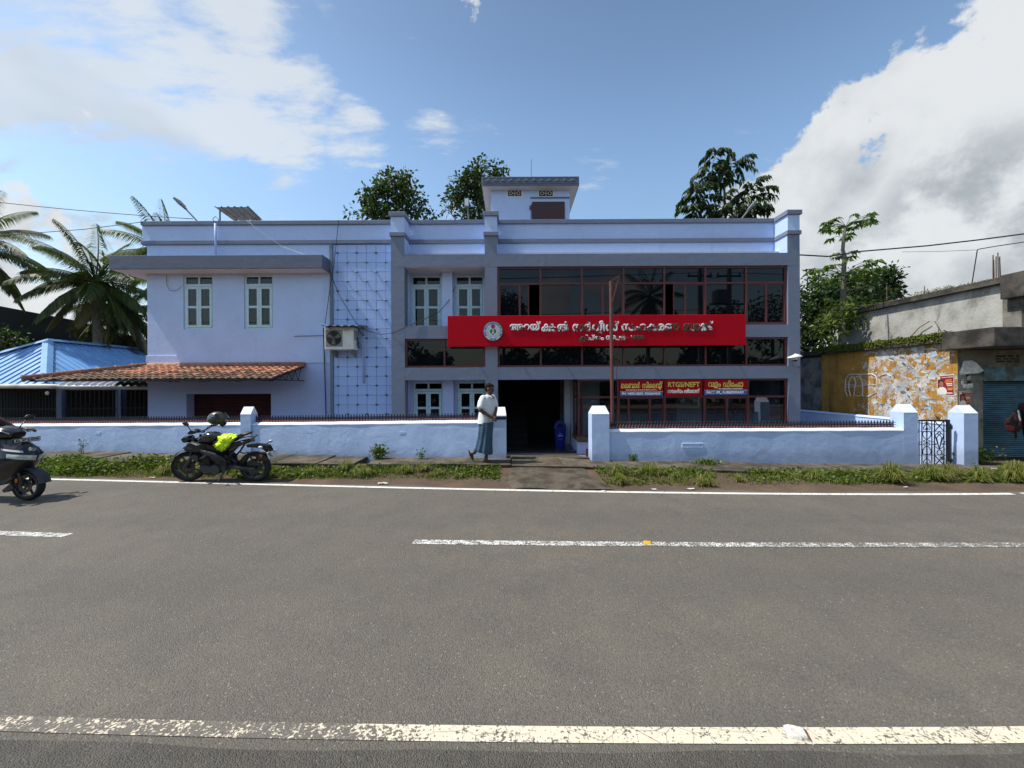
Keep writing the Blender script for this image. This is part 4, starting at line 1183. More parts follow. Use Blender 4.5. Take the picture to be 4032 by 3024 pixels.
# ================================================================== compound walls, pillars, railings
def gable_top(mb, x0, x1, y0, y1, z, zr, hip=0.0):
    ym = (y0 + y1) / 2
    mb.add([(x0, y0, z), (x1, y0, z), (x1, y1, z), (x0, y1, z), (x0 + hip, ym, zr), (x1 - hip, ym, zr)],
           [(0, 1, 5, 4), (2, 3, 4, 5), (1, 2, 5), (3, 0, 4)])
    return mb
mat('rail_iron', (.018, .018, .032), .42, var=.1)
mat('rail_flower', (.42, .12, .10), .6, var=.2, vscale=30)
def railing(length, parent, place, pitch=.073, h=.175):
    """cast railing: spears, scallops and base rosettes; place(s, d, z) maps wall coordinates"""
    n = int(length / pitch); mb = MB(); fl = MB()
    def tb(pts, r, k=4): mb.tube([place(*p) for p in pts], r, k)
    def bx_(s0, s1, z0, z1, d0=-.008, d1=.008):
        vs = [place(s, d_, z) for z in (z0, z1) for d_ in (d0, d1) for s in (s0, s1)]
        mb.add(vs, [(0, 2, 3, 1), (4, 5, 7, 6), (0, 1, 5, 4), (2, 6, 7, 3), (0, 4, 6, 2), (1, 3, 7, 5)])
    m_ = max(2, int(length / .5))
    for k in range(m_):
        s0, s1 = length * k / m_, length * (k + 1) / m_
        bx_(s0, s1, 0.0, .014, -.012, .012); bx_(s0, s1, .058, .070, -.009, .009); bx_(s0, s1, .112, .122, -.006, .006)
    for k in range(n + 1):
        s = k * pitch
        bx_(s - .0105, s + .0105, .0, h - .035)
        p = [place(s, 0, h), place(s - .024, 0, h - .026), place(s, -.012, h - .022), place(s + .024, 0, h - .026), place(s, .012, h - .022), place(s, 0, h - .05)]
        mb.add(p, [(0, 1, 2), (0, 2, 3), (0, 3, 4), (0, 4, 1), (5, 2, 1), (5, 3, 2), (5, 4, 3), (5, 1, 4)])
        if k < n:
            c = s + pitch / 2
            tb([(s, 0, .125), (s + .010, 0, .09), (c, 0, .070), (s + pitch - .010, 0, .09), (s + pitch, 0, .125)], .012)
            tb([(c, 0, .072), (c, 0, .105), (c - .012, 0, .118)], .008, 4); tb([(c, 0, .10), (c + .012, 0, .118)], .008, 4)
            q = [place(c + .026 * math.cos(a) * (1 if j % 2 else .72), -.012, .036 + .024 * math.sin(a) * (1 if j % 2 else .72)) for j, a in enumerate(np.linspace(0, 2 * math.pi, 11)[:-1])]
            q2 = [place(c + .026 * math.cos(a) * (1 if j % 2 else .72), .004, .036 + .024 * math.sin(a) * (1 if j % 2 else .72)) for j, a in enumerate(np.linspace(0, 2 * math.pi, 11)[:-1])]
            fl.add(q + q2, [tuple(range(10)), tuple(range(19, 9, -1))] + [(j, 10 + j, 10 + (j + 1) % 10, (j + 1) % 10) for j in range(10)])
    o = tag(W(mb, 'railing', 'rail_iron', parent), kind='stuff'); fo = tag(fl.build('rosette_row', 'rail_flower', o), kind='stuff')
    return o
# left wall: follows the pavement, runs a little askew
tl = (Vector((WL1.x, WL1.y, 0)) - Vector((WL0.x, WL0.y, 0))); LLEN = tl.length; tl.normalize(); nl = Vector((-tl.y, tl.x, 0))
X_END = -.56
def lz(x): return float(np.interp(x, [-13.2, -5, -.7], [.850, .94, 1.010]))
def Lp(s, d_, z): p = Vector((WL0.x, WL0.y, 0)) + tl * s + nl * d_; return Vector((p.x, p.y, z))
lw = thing('compound_wall', 'long lilac roadside wall with iron railing left of the entrance', 'wall', Lp(LLEN / 2, .1, .0))
EXT = 2.6
s_mid = (PX(941, 1700, 9.38) - WL0.x) / tl.x
def wall_run(s0, s1, parent, place, topz, d_t=.20, foot=-.35):
    n = max(2, int((s1 - s0) / .25)); mb = MB(); cp = MB()
    rows = [[], [], [], []]; crow = [[], [], [], []]
    for k in range(n + 1):
        s = s0 + (s1 - s0) * k / n; x = place(s, 0, 0).x; z = topz(x)
        wob = .004 * math.sin(s * 2.3) + .003 * math.sin(s * 7.1)
        rows[0].append(place(s, wob, foot)); rows[1].append(place(s, wob, z)); rows[2].append(place(s, d_t, z)); rows[3].append(place(s, d_t, foot))
        zz = z + .003 * math.sin(s * 9)
        crow[0].append(place(s, -.006, zz - .012)); crow[1].append(place(s, -.004, zz + .006)); crow[2].append(place(s, .075, zz + .055)); crow[3].append(place(s, d_t + .004, zz + .055))
    mb.rings(rows, close=False, cap=False); cp.rings(crow, close=False, cap=False)
    for rr_ in (0, -1):
        mb.add([r[rr_] for r in rows], [(0, 1, 2, 3)]); cp.add([r[rr_] for r in crow] , [(0, 1, 2, 3)])
    W(mb, 'wall_panel', 'lilac_wall', parent); W(cp, 'wall_top', 'lilac_sunlit', parent)
wall_run(-EXT, s_mid, lw, Lp, lz); wall_run(s_mid + .26, LLEN, lw, Lp, lz)
def pillar(parent, x0, x1, y0, y1, zb, zt, zr, hip=0.0, name='pillar'):
    mb = MB().box(x0, x1, y0, y1, zb, zt - .0005)
    o = W(mb, name, 'lilac_wall', parent)
    g_ = gable_top(MB(), x0 - .002, x1 + .002, y0 - .002, y1 + .002, zt, zr, hip); g_.build('pillar_top', 'lilac_sunlit' , o)
    return o
pmx = Lp(s_mid, -.03, 0)
pillar(lw, pmx.x + .005, pmx.x + .255, pmx.y - .035, pmx.y + .225, -.3, 1.19, 1.37)
railing(s_mid + EXT - .02, lw, lambda s, d_, z: Lp(s - EXT, .135 + d_, lz(Lp(s - EXT, 0, 0).x) + .055 + z))
railing(LLEN - s_mid - .30, lw, lambda s, d_, z: Lp(s_mid + .27 + s, .135 + d_, lz(Lp(s_mid + s, 0, 0).x) + .055 + z))
pillar(lw, -.575, -.14, 8.85, 9.27, -.3, 1.175, 1.36, .03, 'gate_pillar')
W(MB().box(-.582, -.115, 8.838, 8.849, 1.085, 1.145), 'hinge_strap', 'iron_black', lw)
# small weep holes and patches in the render
for uu, vv in ((300, 1706), (712, 1702), (1225, 1702), (1600, 1704)):
    s = (PX(uu, vv, 9.4) - WL0.x) / tl.x; z = PZ(uu, vv, wall_y(Lp(s, 0, 0).x))
    W(MB().obox(Lp(s, -.004, z), tl * .07, nl * .004, (0, 0, .028)), 'render_patch', 'lilac_wall', lw)
# right wall
rw = thing('compound_wall', 'long lilac roadside wall with iron railing right of the entrance', 'wall', (5.7, WR_Y + .1, 0))
def Rp(s, d_, z): return Vector((2.25 + s, WR_Y + d_, z))
RL = 9.11 - 2.25
wall_run(0, RL, rw, Rp, lambda x: .775, foot=-.4)
pillar(rw, 1.845, 2.25, 8.90, 9.32, -.3, 1.195, 1.375, .05, 'gate_pillar')
pillar(rw, 9.11, 9.44, WR_Y - .004, WR_Y + .33, -.4, 1.19, 1.38, 0, 'gate_pillar')
railing(RL - .08, rw, lambda s, d_, z: Rp(s + .03, .135 + d_, .83 + z))
nz0, nz1, nx0, nx1 = PZ(2730, 1760, WR_Y), PZ(2730, 1747, WR_Y), PX(2685, 1750, WR_Y), PX(2766, 1750, WR_Y)
nic = MB(); nic.box(nx0, nx1, WR_Y - .018, WR_Y - .004, nz1, nz1 + .012); nic.box(nx0, nx1, WR_Y - .016, WR_Y - .004, nz0 - .012, nz0); nic.box(nx0, nx0 + .012, WR_Y - .015, WR_Y - .004, nz0, nz1); nic.box(nx1 - .012, nx1, WR_Y - .015, WR_Y - .004, nz0, nz1)
W(nic, 'niche_rim', 'lilac_sunlit', rw)
# boundary wall down the lane and its corner pillar
sw = thing('boundary_wall', 'sunlit lilac boundary wall running back beside the narrow lane', 'wall', (10.6, 12, -.25))
W(MB().box(10.52, 10.66, 9.28, 20, -.4, .86), 'wall_panel', 'lilac_wall', sw)
W(MB().add([(10.50, 9.28, .862), (10.68, 9.28, .862), (10.66, 9.28, .91), (10.55, 9.28, .91), (10.50, 20, .862), (10.68, 20, .862), (10.66, 20, .91), (10.55, 20, .91)], [(0, 1, 2, 3), (4, 7, 6, 5), (0, 3, 7, 4), (3, 2, 6, 7), (2, 1, 5, 6), (1, 0, 4, 5)]), 'wall_top', 'lilac_wall', sw)
pillar(sw, 10.51, 10.84, WR_Y - .004, WR_Y + .33, -.4, 1.165, 1.345, 0, 'gate_pillar')

# ---- iron gate
YT = 9.10
gate = thing('iron_gate', 'small black wrought iron gate with scrolls between two lilac pillars', 'gate', (10.0, YT, -.1))
def gq(x, y): return P(3540 + x / 5.925, 1580 + y / 5.925, YT)
fr_ = MB()
gl, gr = gq(440, 500).x - .17, gq(1140, 500).x
gtz, gbz = gq(800, 440).z, gq(800, 1502).z
fr_.box(gl, gr + .03, YT - .02, YT + .02, gtz - .03, gtz + .01); fr_.box(gl, gr + .03, YT - .02, YT + .02, gbz - .02, gbz + .02)
fr_.box(gr - .03, gr + .03, YT - .021, YT + .021, gbz + .021, gtz - .031); fr_.box(gl, gl + .04, YT - .021, YT + .021, gbz + .021, gtz - .031)
W(fr_, 'gate_frame', 'rail_iron', gate)
gb = MB()
def gt(pts, r=.009, k=5): gb.tube([gq(*p) for p in pts], r, k)
for x in (468, 535, 765, 828, 1048): gt([(x, 455), (x, 1490)], .011)
gt([(648, 455), (652, 1490)], .012)
for y in (700, 1258): gt([(440, y), (1120, y)], .006)
def scroll(cx, cy, r, s, up=1):
    return [(cx + s * r * (1 - .09 * k) * math.sin(k * .62), cy - up * r * (1 - .09 * k) * math.cos(k * .62)) for k in range(9)]
for y0, flip in ((450, 1), (1255, 1)):
    for s in (-1, 1):
        gt([(648, y0 + 70), (648 + s * 40, y0 + 105), (648 + s * 82, y0 + 160), (648 + s * 70, y0 + 212), (648 + s * 30, y0 + 215), (648 + s * 12, y0 + 185), (648 + s * 40, y0 + 172)])
        gt([(648, y0 + 70), (648 + s * 25, y0 + 40), (648 + s * 55, y0 + 48)], .008)
for s in (-1, 1):
    gt([(648, 905), (648 + s * 60, 850), (648 + s * 103, 780), (648 + s * 85, 715), (648 + s * 35, 705), (648, 730)])
    gt([(648, 1030), (648 + s * 60, 1085), (648 + s * 103, 1160), (648 + s * 85, 1235), (648 + s * 35, 1250), (648, 1220)])
    for q in (-1, 1): gt([(648, 970 + q * 8), (648 + s * 30, 970 + q * 15), (648 + s * 70, 970 + q * 20), (648 + s * 78, 970 + q * 48), (648 + s * 50, 970 + q * 58), (648 + s * 35, 970 + q * 40)])
for ya_, yb_ in ((470, 690), (1270, 1485)): gt([(838, ya_), (1040, yb_)], .010); gt([(1040, ya_), (838, yb_)], .010)
gt([(938, 705), (838, 795), (938, 1120), (1040, 795), (938, 705)], .010); gt([(938, 780), (875, 850), (938, 1110), (998, 850), (938, 780)], .009); gt([(838, 1050), (938, 1130), (1040, 1050)], .009)
for s in (-1, 1): gt([(938, 770), (938 + s * 30, 775), (938 + s * 45, 755), (938 + s * 28, 742), (938 + s * 15, 755)], .007); gt([(938 + s * 60, 1020), (938 + s * 90, 1010), (938 + s * 85, 985), (938 + s * 62, 990)], .008)
for cx, cy, rr_ in ((942, 1195, 55), (500, 980, 32), (795, 975, 32), (1090, 972, 34), (440, 700, 28), (440, 1010, 28)):
    gt([(cx + rr_ * math.cos(a), cy + rr_ * math.sin(a)) for a in np.linspace(0, 2 * math.pi, 17)], .009)
W(gb, 'scrollwork', 'rail_iron', gate)
for y in (605, 1380): p = gq(1190, y); W(MB().box(p.x - .05, p.x + .03, YT - .035, YT + .035, p.z - .05, p.z + .05, .01), 'hinge', 'iron_black', gate)
p0, p1 = gq(1200, 560), gq(1200, 1500)
W(MB().tube([(p0.x, YT + .01, p0.z + .04), (p0.x, YT + .01, gbz - .05)], .026, 8), 'hinge_post', 'grey_trim', gate)

# ================================================================== pole, camera, lamps, cables
mat('pole_maroon', (.13, .045, .038), .5, var=.12, vscale=6)
yp_ = 9.62
fp_ = thing('flag_pole', 'tall maroon steel pole with a bent arm in front of the signboard', 'pole', (PX(2408, 1700, yp_), yp_, GZ))
pt_ = P(2405, 1108, yp_); pbx = PX(2412, 1700, yp_)
W(MB().tube([(pbx, yp_, GZ), (pt_.x, yp_, pt_.z)], .043, 10), 'shaft', 'pole_maroon', fp_, 40)
tip = P(2438, 1086, yp_)
ar = MB(); ar.bar((pt_.x, yp_, pt_.z), (tip.x, yp_, tip.z), .045, .05, (0, 1, 0)); ar.bar((tip.x - .005, yp_, tip.z - .01), (PX(2406, 1196, yp_), yp_ - .03, PZ(2406, 1196, yp_)), .04, .04, (0, 1, 0))
W(ar, 'arm', 'pole_maroon', fp_)
W(MB().tube([(tip.x - .02, yp_, tip.z - .03), (PX(2432, 1300, yp_), yp_, PZ(2432, 1300, yp_)), (PX(2428, 1480, yp_), yp_, PZ(2428, 1480, yp_)), (PX(2415, 1640, yp_), yp_, PZ(2415, 1640, yp_))], .005, 5), 'rope', 'iron_black', fp_)

mat('plastic_white', (.72, .73, .72), .4, var=.04)
yc_ = 11.30
cc_ = thing('security_camera', 'white dome security camera under a hood on the corner column', 'camera', P(3128, 1430, yc_))
ch_ = P(3129, 1404, yc_)
hood = MB(); rows = []
for k in range(7):
    t_ = k / 6
    rows.append([(ch_.x + (.20 - .02 * k * t_) * math.cos(a) * (1 - t_ ** 3 * .9), ch_.y + .16 * math.sin(a) * (1 - t_ ** 3 * .9), ch_.z - .03 + .10 * t_ + .02 * math.cos(a)) for a in np.linspace(0, 2 * math.pi, 25)[:-1]])
hood.rings(rows); W(hood, 'hood', 'plastic_white', cc_, True)
W(MB().lathe([(.001, 0), (.07, 0), (.075, -.06), (.06, -.07)], (ch_.x, ch_.y, ch_.z - .03)), 'camera_body', 'plastic_white', cc_, 40)
W(MB().ball((ch_.x, ch_.y - .02, ch_.z - .10), (.055, .055, .05)), 'lens_dome', 'ac_dark', cc_, True)
p = P(3126, 1428, yc_)
W(MB().tube([(ch_.x - .02, ch_.y + .06, ch_.z - .05), (ch_.x - .03, ch_.y + .06, p.z - .06), (ch_.x + .0, ch_.y + .06, p.z - .115), (PX(3158, 1441, yc_), yc_ + .06, p.z - .12), (8.75, ZF + .2, p.z - .12)], .014, 8), 'conduit', 'grey_trim', cc_, True)
mat('lamp_grey', (.16, .17, .18), .5, var=.1)
def street_light(u0, v0, u1, v1, Y, label, flood=False):
    a = P(u0, v0, Y); b_ = P(u1, v1, Y)
    o = thing('street_light', label, 'street light', (a.x, Y, 6.2))
    d_ = (b_ - a)
    foot = a - d_.normalized() * ((a.z - 6.2) / max(.2, d_.normalized().z)) if d_.normalized().z > .2 else a
    W(MB().tube([foot, a.lerp(b_, .55 if not flood else .6)], .028, 8), 'arm', 'lamp_grey', o)
    h0, h1 = a.lerp(b_, .5 if not flood else .58), b_
    n = (h1 - h0).normalized()
    hb = MB()
    if flood: hb.box(b_.x - .09, b_.x + .09, Y - .06, Y + .02, a.lerp(b_, .6).z, b_.z, .01)
    else:
        s_ = Vector((0, 1, 0)); u_ = n.cross(s_)
        L_ = (h1 - h0).length
        rows = []
        for t_, w_, th in ((0, .04, .03), (.25, .07, .035), (.35, .13, .04), (.9, .14, .035), (1, .09, .02)):
            c = h0 + n * L_ * t_
            rows.append([c + s_ * w_ * sx_ + u_ * th * sz_ for sx_, sz_ in ((-1, -1), (1, -1), (1, 1), (-1, 1))])
        hb.rings(rows)
    W(hb, 'lamp_head', 'lamp_grey', o)
    if flood: W(MB().box(b_.x - .07, b_.x + .07, Y - .064, Y - .06, a.lerp(b_, .66).z, b_.z - .03), 'lens', 'plastic_white', o)
street_light(772, 866, 692, 781, 14.0, 'grey street lamp leaning left over the roof of the left wing')
street_light(1846, 870, 1838, 782, 15.0, 'small floodlight on a short post beside the roof stair room', True)
street_light(2915, 868, 2975, 792, 14.0, 'pale street lamp leaning right over the roof near the corner pier')
# corrugated roof shade on thin posts
ts = thing('roof_shade', 'small sloping corrugated sheet on posts above the parapet', 'canopy', (PX(930, 860, 14.2), 14.2, 6.2))
a, b_, c, d_ = P(843, 816, 13.0), P(980, 815, 13.0), P(1035, 868, 14.6), P(915, 868, 14.6)
def sheet_fn(dz):
    def fn(p, q):
        v_ = (a.lerp(b_, p)).lerp(d_.lerp(c, p), q); s_ = p * 5.3 % 1
        return v_ + Vector((0, 0, dz + (.035 if s_ < .22 else 0)))
    return fn
shm = MB().grid(sheet_fn(0), 60, 1); shm.grid(sheet_fn(-.01), 60, 1)
W(shm, 'corrugated_sheet', 'tin_sheet', ts)
for u_, v_, y_ in ((866, 822, 13.08), (962, 822, 13.08), (930, 864, 14.5), (1010, 864, 14.5)): q = P(u_, v_, y_); W(MB().tube([(q.x, q.y, 6.2), (q.x, q.y, q.z - .02)], .025, 6), 'post', 'lamp_grey', ts)
# cables
mat('cable_black', (.015, .015, .018), .6)
def cable(pts, r, label, n=14, sag=0.0, material='cable_black'):
    pts = [Vector(p) for p in pts]; path = []
    for i in range(len(pts) - 1):
        for k in range(n):
            f = k / n; q = pts[i].lerp(pts[i + 1], f); q.z -= sag * 4 * f * (1 - f); path.append(q)
    path.append(pts[-1])
    o = MB().tube(path, r, 5).build('cable', material, smooth=True)
    tag(o, label, 'cable'); return o
cable([P(-500, 735, 12), P(0, 797, 12.2), P(760, 862, 12.6)], .012, 'upper overhead cable running left from the lilac parapet', sag=.04)
cable([P(-400, 950, 12), P(50, 924, 12), P(330, 903, 12.05), P(560, 874, 12.1)], .011, 'lower overhead cable sagging left from the corner of the parapet')
cable([P(3150, 1004, 11.9), P(3260, 1010, 12), P(3390, 990, 12.2), P(3650, 968, 12.2), P(3850, 945, 12.1), P(4032, 921, 12), P(4700, 815, 12)], .022, 'thick overhead cable running right from the grey corner column')
cable([P(3790, 1305, 10.6), P(3806, 1205, 10.5), P(3828, 1110, 10.4), P(3848, 984, 10.3), P(3855, 981, 10.3), P(3930, 968, 10.4), P(4032, 953, 10.5), P(4600, 860, 11)], .012, 'thin cable hanging down onto the shop roof beside the plastered wall')
cable([P(3552, 992, 12.1), P(3700, 990, 12), P(3845, 984, 10.35)], .006, 'fine slack wire strung under the thick overhead cable')
cable([P(1334, 866, 11.95), P(1328, 920, 12.0), P(1314, 1050, 11.98), P(1300, 1130, 11.95), P(1280, 1275, 12.1)], .010, 'black wire dropping from the coping past the canopy end')
cable([P(1298, 1060, 12.02), P(1306, 1090, 12.02), P(1340, 1170, 12.02), P(1404, 1274, 12.0), P(1440, 1300, 12.0), P(1500, 1317, 11.95), P(1545, 1311, 11.57), P(1600, 1285, 11.57), P(1660, 1262, 11.59), P(1730, 1228, 11.9), P(1770, 1180, 12.1), P(1793, 1128, 12.25)], .010, 'black wire looping from the outdoor unit across the grey column to the blue window')
cable([P(1274, 1290, 12.15), P(1276, 1380, 12.15), P(1280, 1500, 12.15), P(1284, 1640, 12.15)], .016, 'black downpipe wire beside the tiled panel')
cable([P(973, 868, 12.05), P(1010, 900, 12.0), P(1060, 935, 12.02), P(1110, 970, 12.05), P(1200, 1003, 11.9)], .006, 'thin white wire slanting down the parapet to the canopy', material='plastic_white')
cable([P(1157, 1324, 12.17), P(1250, 1321, 12.17), P(1276, 1321, 12.17)], .012, 'short grey conduit running left from the outdoor unit', material='grey_trim')
cable([P(655, 1086, 12.16), P(656, 1120, 12.16), P(668, 1143, 12.16), P(690, 1145, 12.16), P(706, 1137, 12.16), P(716, 1124, 12.16)], .006, 'thin drooping wire beside the upper blue window')
dp = thing('drain_pipe', 'lilac vertical drain pipe coming over the left parapet', 'pipe', P(848, 1000, 12.1))
W(MB().tube([P(848, 880, 12.08), P(849, 940, 12.07), P(850, 1002, 12.08)], .032, 8), 'pipe', 'lilac_paint', dp, True)
W(MB().tube([P(842, 872, 12.05), P(838, 862, 12.1), P(848, 852, 12.2), P(858, 860, 12.1), P(862, 870, 12.05)], .010, 6), 'wire_loop', 'iron_black', dp, True)
# ================================================================== shop building on the right
m, t, b = new_mat('yellow_plaster')          # painted plaster, rain streaks, scraps of torn paper glued to it
co = t.n('ShaderNodeTexCoord').outputs['Object']
n1 = t.noise(co, 2.2, 6, .65); n2 = t.noise(co, 9, 6, .65, w=1.0)
c = t.ramp(n1, [(.30, (.26, .125, .018)), (.55, (.43, .215, .03)), (.8, (.54, .30, .06))])
st = t.n('ShaderNodeMapping'); t.put(st.inputs[0], co); st.inputs['Scale'].default_value = (1, 2.6, .17)
c = t.mix(t.math('MULTIPLY', t.mapr(t.noise(st.outputs[0], 2.4, 7, .68), .50, .72), .85), c, (.045, .03, .012))
sxn = t.n('ShaderNodeSeparateXYZ'); t.put(sxn.inputs[0], co)
near = t.math('SUBTRACT', t.mapr(sxn.outputs[1], 12.5, 11.2, 0, 1), t.math('MULTIPLY', t.mapr(sxn.outputs[1], 10.7, 9.8, 0, 1), .42))
warp = t.vmath('ADD', co, t.vmath('SCALE', t.vmath('SUBTRACT', t.n('ShaderNodeTexNoise').outputs['Color'], (.5, .5, .5)), scale=.0))
nzc = t.n('ShaderNodeTexNoise'); t.put(nzc.inputs['Vector'], co); nzc.inputs['Scale'].default_value = 7; nzc.inputs['Detail'].default_value = 6
warp = t.vmath('ADD', co, t.vmath('SCALE', t.vmath('SUBTRACT', nzc.outputs['Color'], (.5, .5, .5)), scale=.22))
sheet = t.n('ShaderNodeTexVoronoi', distance='CHEBYCHEV'); t.put(sheet.inputs['Vector'], warp); sheet.inputs['Scale'].default_value = 5.5; sheet.inputs['Randomness'].default_value = .9
sc_c = t.n('ShaderNodeSeparateColor'); t.put(sc_c.inputs[0], sheet.outputs['Color'])
flake = t.n('ShaderNodeTexVoronoi', distance='CHEBYCHEV'); t.put(flake.inputs['Vector'], warp); flake.inputs['Scale'].default_value = 24
fl_c = t.n('ShaderNodeSeparateColor'); t.put(fl_c.inputs[0], flake.outputs['Color'])
pap = t.math('ADD', t.math('ADD', t.math('MULTIPLY', sc_c.outputs[0], .38), t.math('MULTIPLY', fl_c.outputs[0], .28)), t.math('ADD', t.math('MULTIPLY', t.noise(co, 12, 7, .7, w=7.0), .45), t.math('MULTIPLY', near, .36)))
ptone = t.mix(sc_c.outputs[1], (.36, .35, .33), (.62, .61, .59))
ptone = t.mix(t.math('MULTIPLY', t.mapr(fl_c.outputs[1], .75, .85), .7), ptone, (.34, .42, .48))
ptone = t.mix(t.math('MULTIPLY', t.mapr(t.noise(co, 40, 4, .7, w=4.), .52, .66), .45), ptone, (.16, .13, .11))
c = t.mix(t.mapr(pap, .82, .93), c, ptone)
c = t.mix(t.math('MULTIPLY', t.mapr(n2, .56, .74), t.mapr(sxn.outputs[1], 12.0, 10.8, .1, .75)), c, (.27, .14, .08))
t.put(b.inputs['Base Color'], c); b.inputs['Roughness'].default_value = .85
bp = t.n('ShaderNodeBump'); bp.inputs['Distance'].default_value = .02; t.put(bp.inputs['Height'], pap); t.put(b.inputs['Normal'], bp.outputs[0])
m, t, b = new_mat('stained_plaster')
co = t.n('ShaderNodeTexCoord').outputs['Object']
c = t.ramp(t.noise(co, 1.3, 7, .68), [(.28, (.20, .195, .175)), (.50, (.40, .395, .36)), (.75, (.52, .515, .48))])
mp = t.n('ShaderNodeMapping'); t.put(mp.inputs[0], co); mp.inputs['Scale'].default_value = (1, .8, .30)
c = t.mix(t.math('MULTIPLY', t.mapr(t.noise(mp.outputs[0], 3.1, 7, .7, .4, w=2.), .50, .68), .75), c, (.13, .125, .11))
t.put(b.inputs['Base Color'], c); b.inputs['Roughness'].default_value = .9
bp = t.n('ShaderNodeBump'); bp.inputs['Distance'].default_value = .012; t.put(bp.inputs['Height'], t.noise(co, 14, 6, .65)); t.put(b.inputs['Normal'], bp.outputs[0])
concrete('black_concrete', (.060, .052, .045), (.115, .10, .082), (.018, .016, .014), 2.4, .36, .62, .010)
concrete('mould_plaster', (.17, .155, .13), (.27, .25, .21), (.055, .05, .042), 2.2, .42, .68, .008)
m, t, b = new_mat('teal_shutter')
co = t.n('ShaderNodeTexCoord').outputs['Object']
mp = t.n('ShaderNodeMapping'); t.put(mp.inputs[0], co); mp.inputs['Scale'].default_value = (.6, 1, 3.0)
c = t.ramp(t.noise(mp.outputs[0], 2.4, 6, .68), [(.35, (.085, .135, .155)), (.55, (.12, .26, .33)), (.72, (.15, .34, .44))])
t.put(b.inputs['Base Color'], t.mix(t.mapr(t.noise(co, 5, 6, .7, w=3.), .52, .7), c, (.10, .085, .07))); b.inputs['Roughness'].default_value = .5; b.inputs['Metallic'].default_value = .2
mat('teal_beam', (.10, .22, .27), .7, var=.25, vscale=6, dirt=(.08, .075, .06), dlo=.42, dhi=.62, dscale=4)
mat('painted_outline', (.50, .46, .39), .8, var=.1)
mat('poster_red', (.24, .012, .018), .6, var=.2, vscale=12); mat('poster_skin', (.30, .15, .09), .7); mat('poster_hair', (.015, .012, .012), .7); mat('poster_cream', (.68, .64, .58), .7, var=.1); mat('poster_orange', (.62, .25, .05), .7)
mat('torn_paper', (.62, .62, .60), .9, var=.15, vscale=10, dirt=(.38, .33, .28), dscale=8)
mat('torn_paper_blue', (.40, .50, .58), .9, var=.2, vscale=10)
mat('rebar', (.16, .10, .07), .8)

shop = thing('shop_building', 'old concrete shop with mustard side wall, plastered upper storey and teal shutter', 'building', (12.5, 12, -.05))
XW = 10.95; YF = 9.45
W(MB().box(XW, XW + .2, YF, 13.6, -.4, 2.88), 'side_wall', 'yellow_plaster', shop)
W(MB().box(XW, XW + .2, 13.603, 18, -.4, 2.80), 'side_wall', 'mould_plaster', shop)
W(MB().box(XW - .14, 12.0, YF + .9 - .9, 18, 2.883, 3.03, .01), 'roof_ledge', 'black_concrete', shop)
W(MB().box(12.0, 12.2, 9.40, 14.4, 3.032, 4.28), 'upper_wall', 'stained_plaster', shop)
W(MB().box(11.86, 17.5, 9.30, 14.6, 4.283, 4.44, .01), 'roof_slab', 'black_concrete', shop)
# front: pier, lintel, canopy, beam, shutter
xs0, xs1 = PX(3870, 1600, YF), 16.2
W(MB().box(XW + .002, xs0, YF - .004, YF + .35, -.4, 2.68), 'pier', 'mould_plaster', shop)
hz = PZ(3950, 1445, YF)
W(MB().box(xs0, xs1, YF, YF + .2, hz, 2.68), 'lintel_wall', 'mould_plaster', shop)
W(MB().box(xs0, xs1, YF - .03, YF + .2, PZ(3950, 1500, YF), hz - .002), 'lintel_beam', 'teal_beam', shop)
W(MB().box(xs1, xs1 + .5, YF - .004, YF + .35, -.4, 2.68), 'pier', 'mould_plaster', shop)
W(MB().box(10.73, 17, 8.55, 9.6, 2.69, 3.12, .015), 'canopy', 'black_concrete', shop)
sm = MB(); zt_, zb_ = PZ(3950, 1503, YF), PZ(3950, 1806, YF)
ns = 38
def shf(p, q):
    k = int(round(q * ns * 4)); ph = k % 4
    return (xs0 + (xs1 - xs0) * p, YF + .16 + (-.0, -.028, -.034, -.02)[ph], zt_ + (zb_ - zt_) * q)
sm.grid(shf, 1, ns * 4); W(sm, 'rolling_shutter', 'teal_shutter', shop)
W(MB().box(xs0, xs1, YF + .10, YF + .22, zb_ - .10, zb_), 'bottom_rail', 'maroon_shutter', shop)
W(MB().box(XW, 17, YF - .75, YF + .4, -.4, -.055, .02), 'shop_step', 'slab_concrete', shop)
va, vb, vc, vd = PX(3922, 1400, YF), PX(4012, 1400, YF), PZ(3960, 1427, YF), PZ(3960, 1399, YF)
vo_ = W(MB().box(va, vb, YF - .006, YF + .004, vc, vd), 'vent', 'poster_hair', shop)
vg = MB()
for k in range(1, 3): z_ = vc + (vd - vc) * k / 3; vg.box(va, vb, YF - .012, YF - .006, z_ - .012, z_ + .012)
for k, x_ in enumerate((.4, .72, .25, .55, .45, .8)): z_ = vc + (vd - vc) * (k // 2) / 3; vg.box(va + (vb - va) * x_ - .02, va + (vb - va) * x_ + .02, YF - .011, YF - .006, z_, z_ + (vd - vc) / 3)
vg.build('vent_brick', 'mould_plaster', vo_)
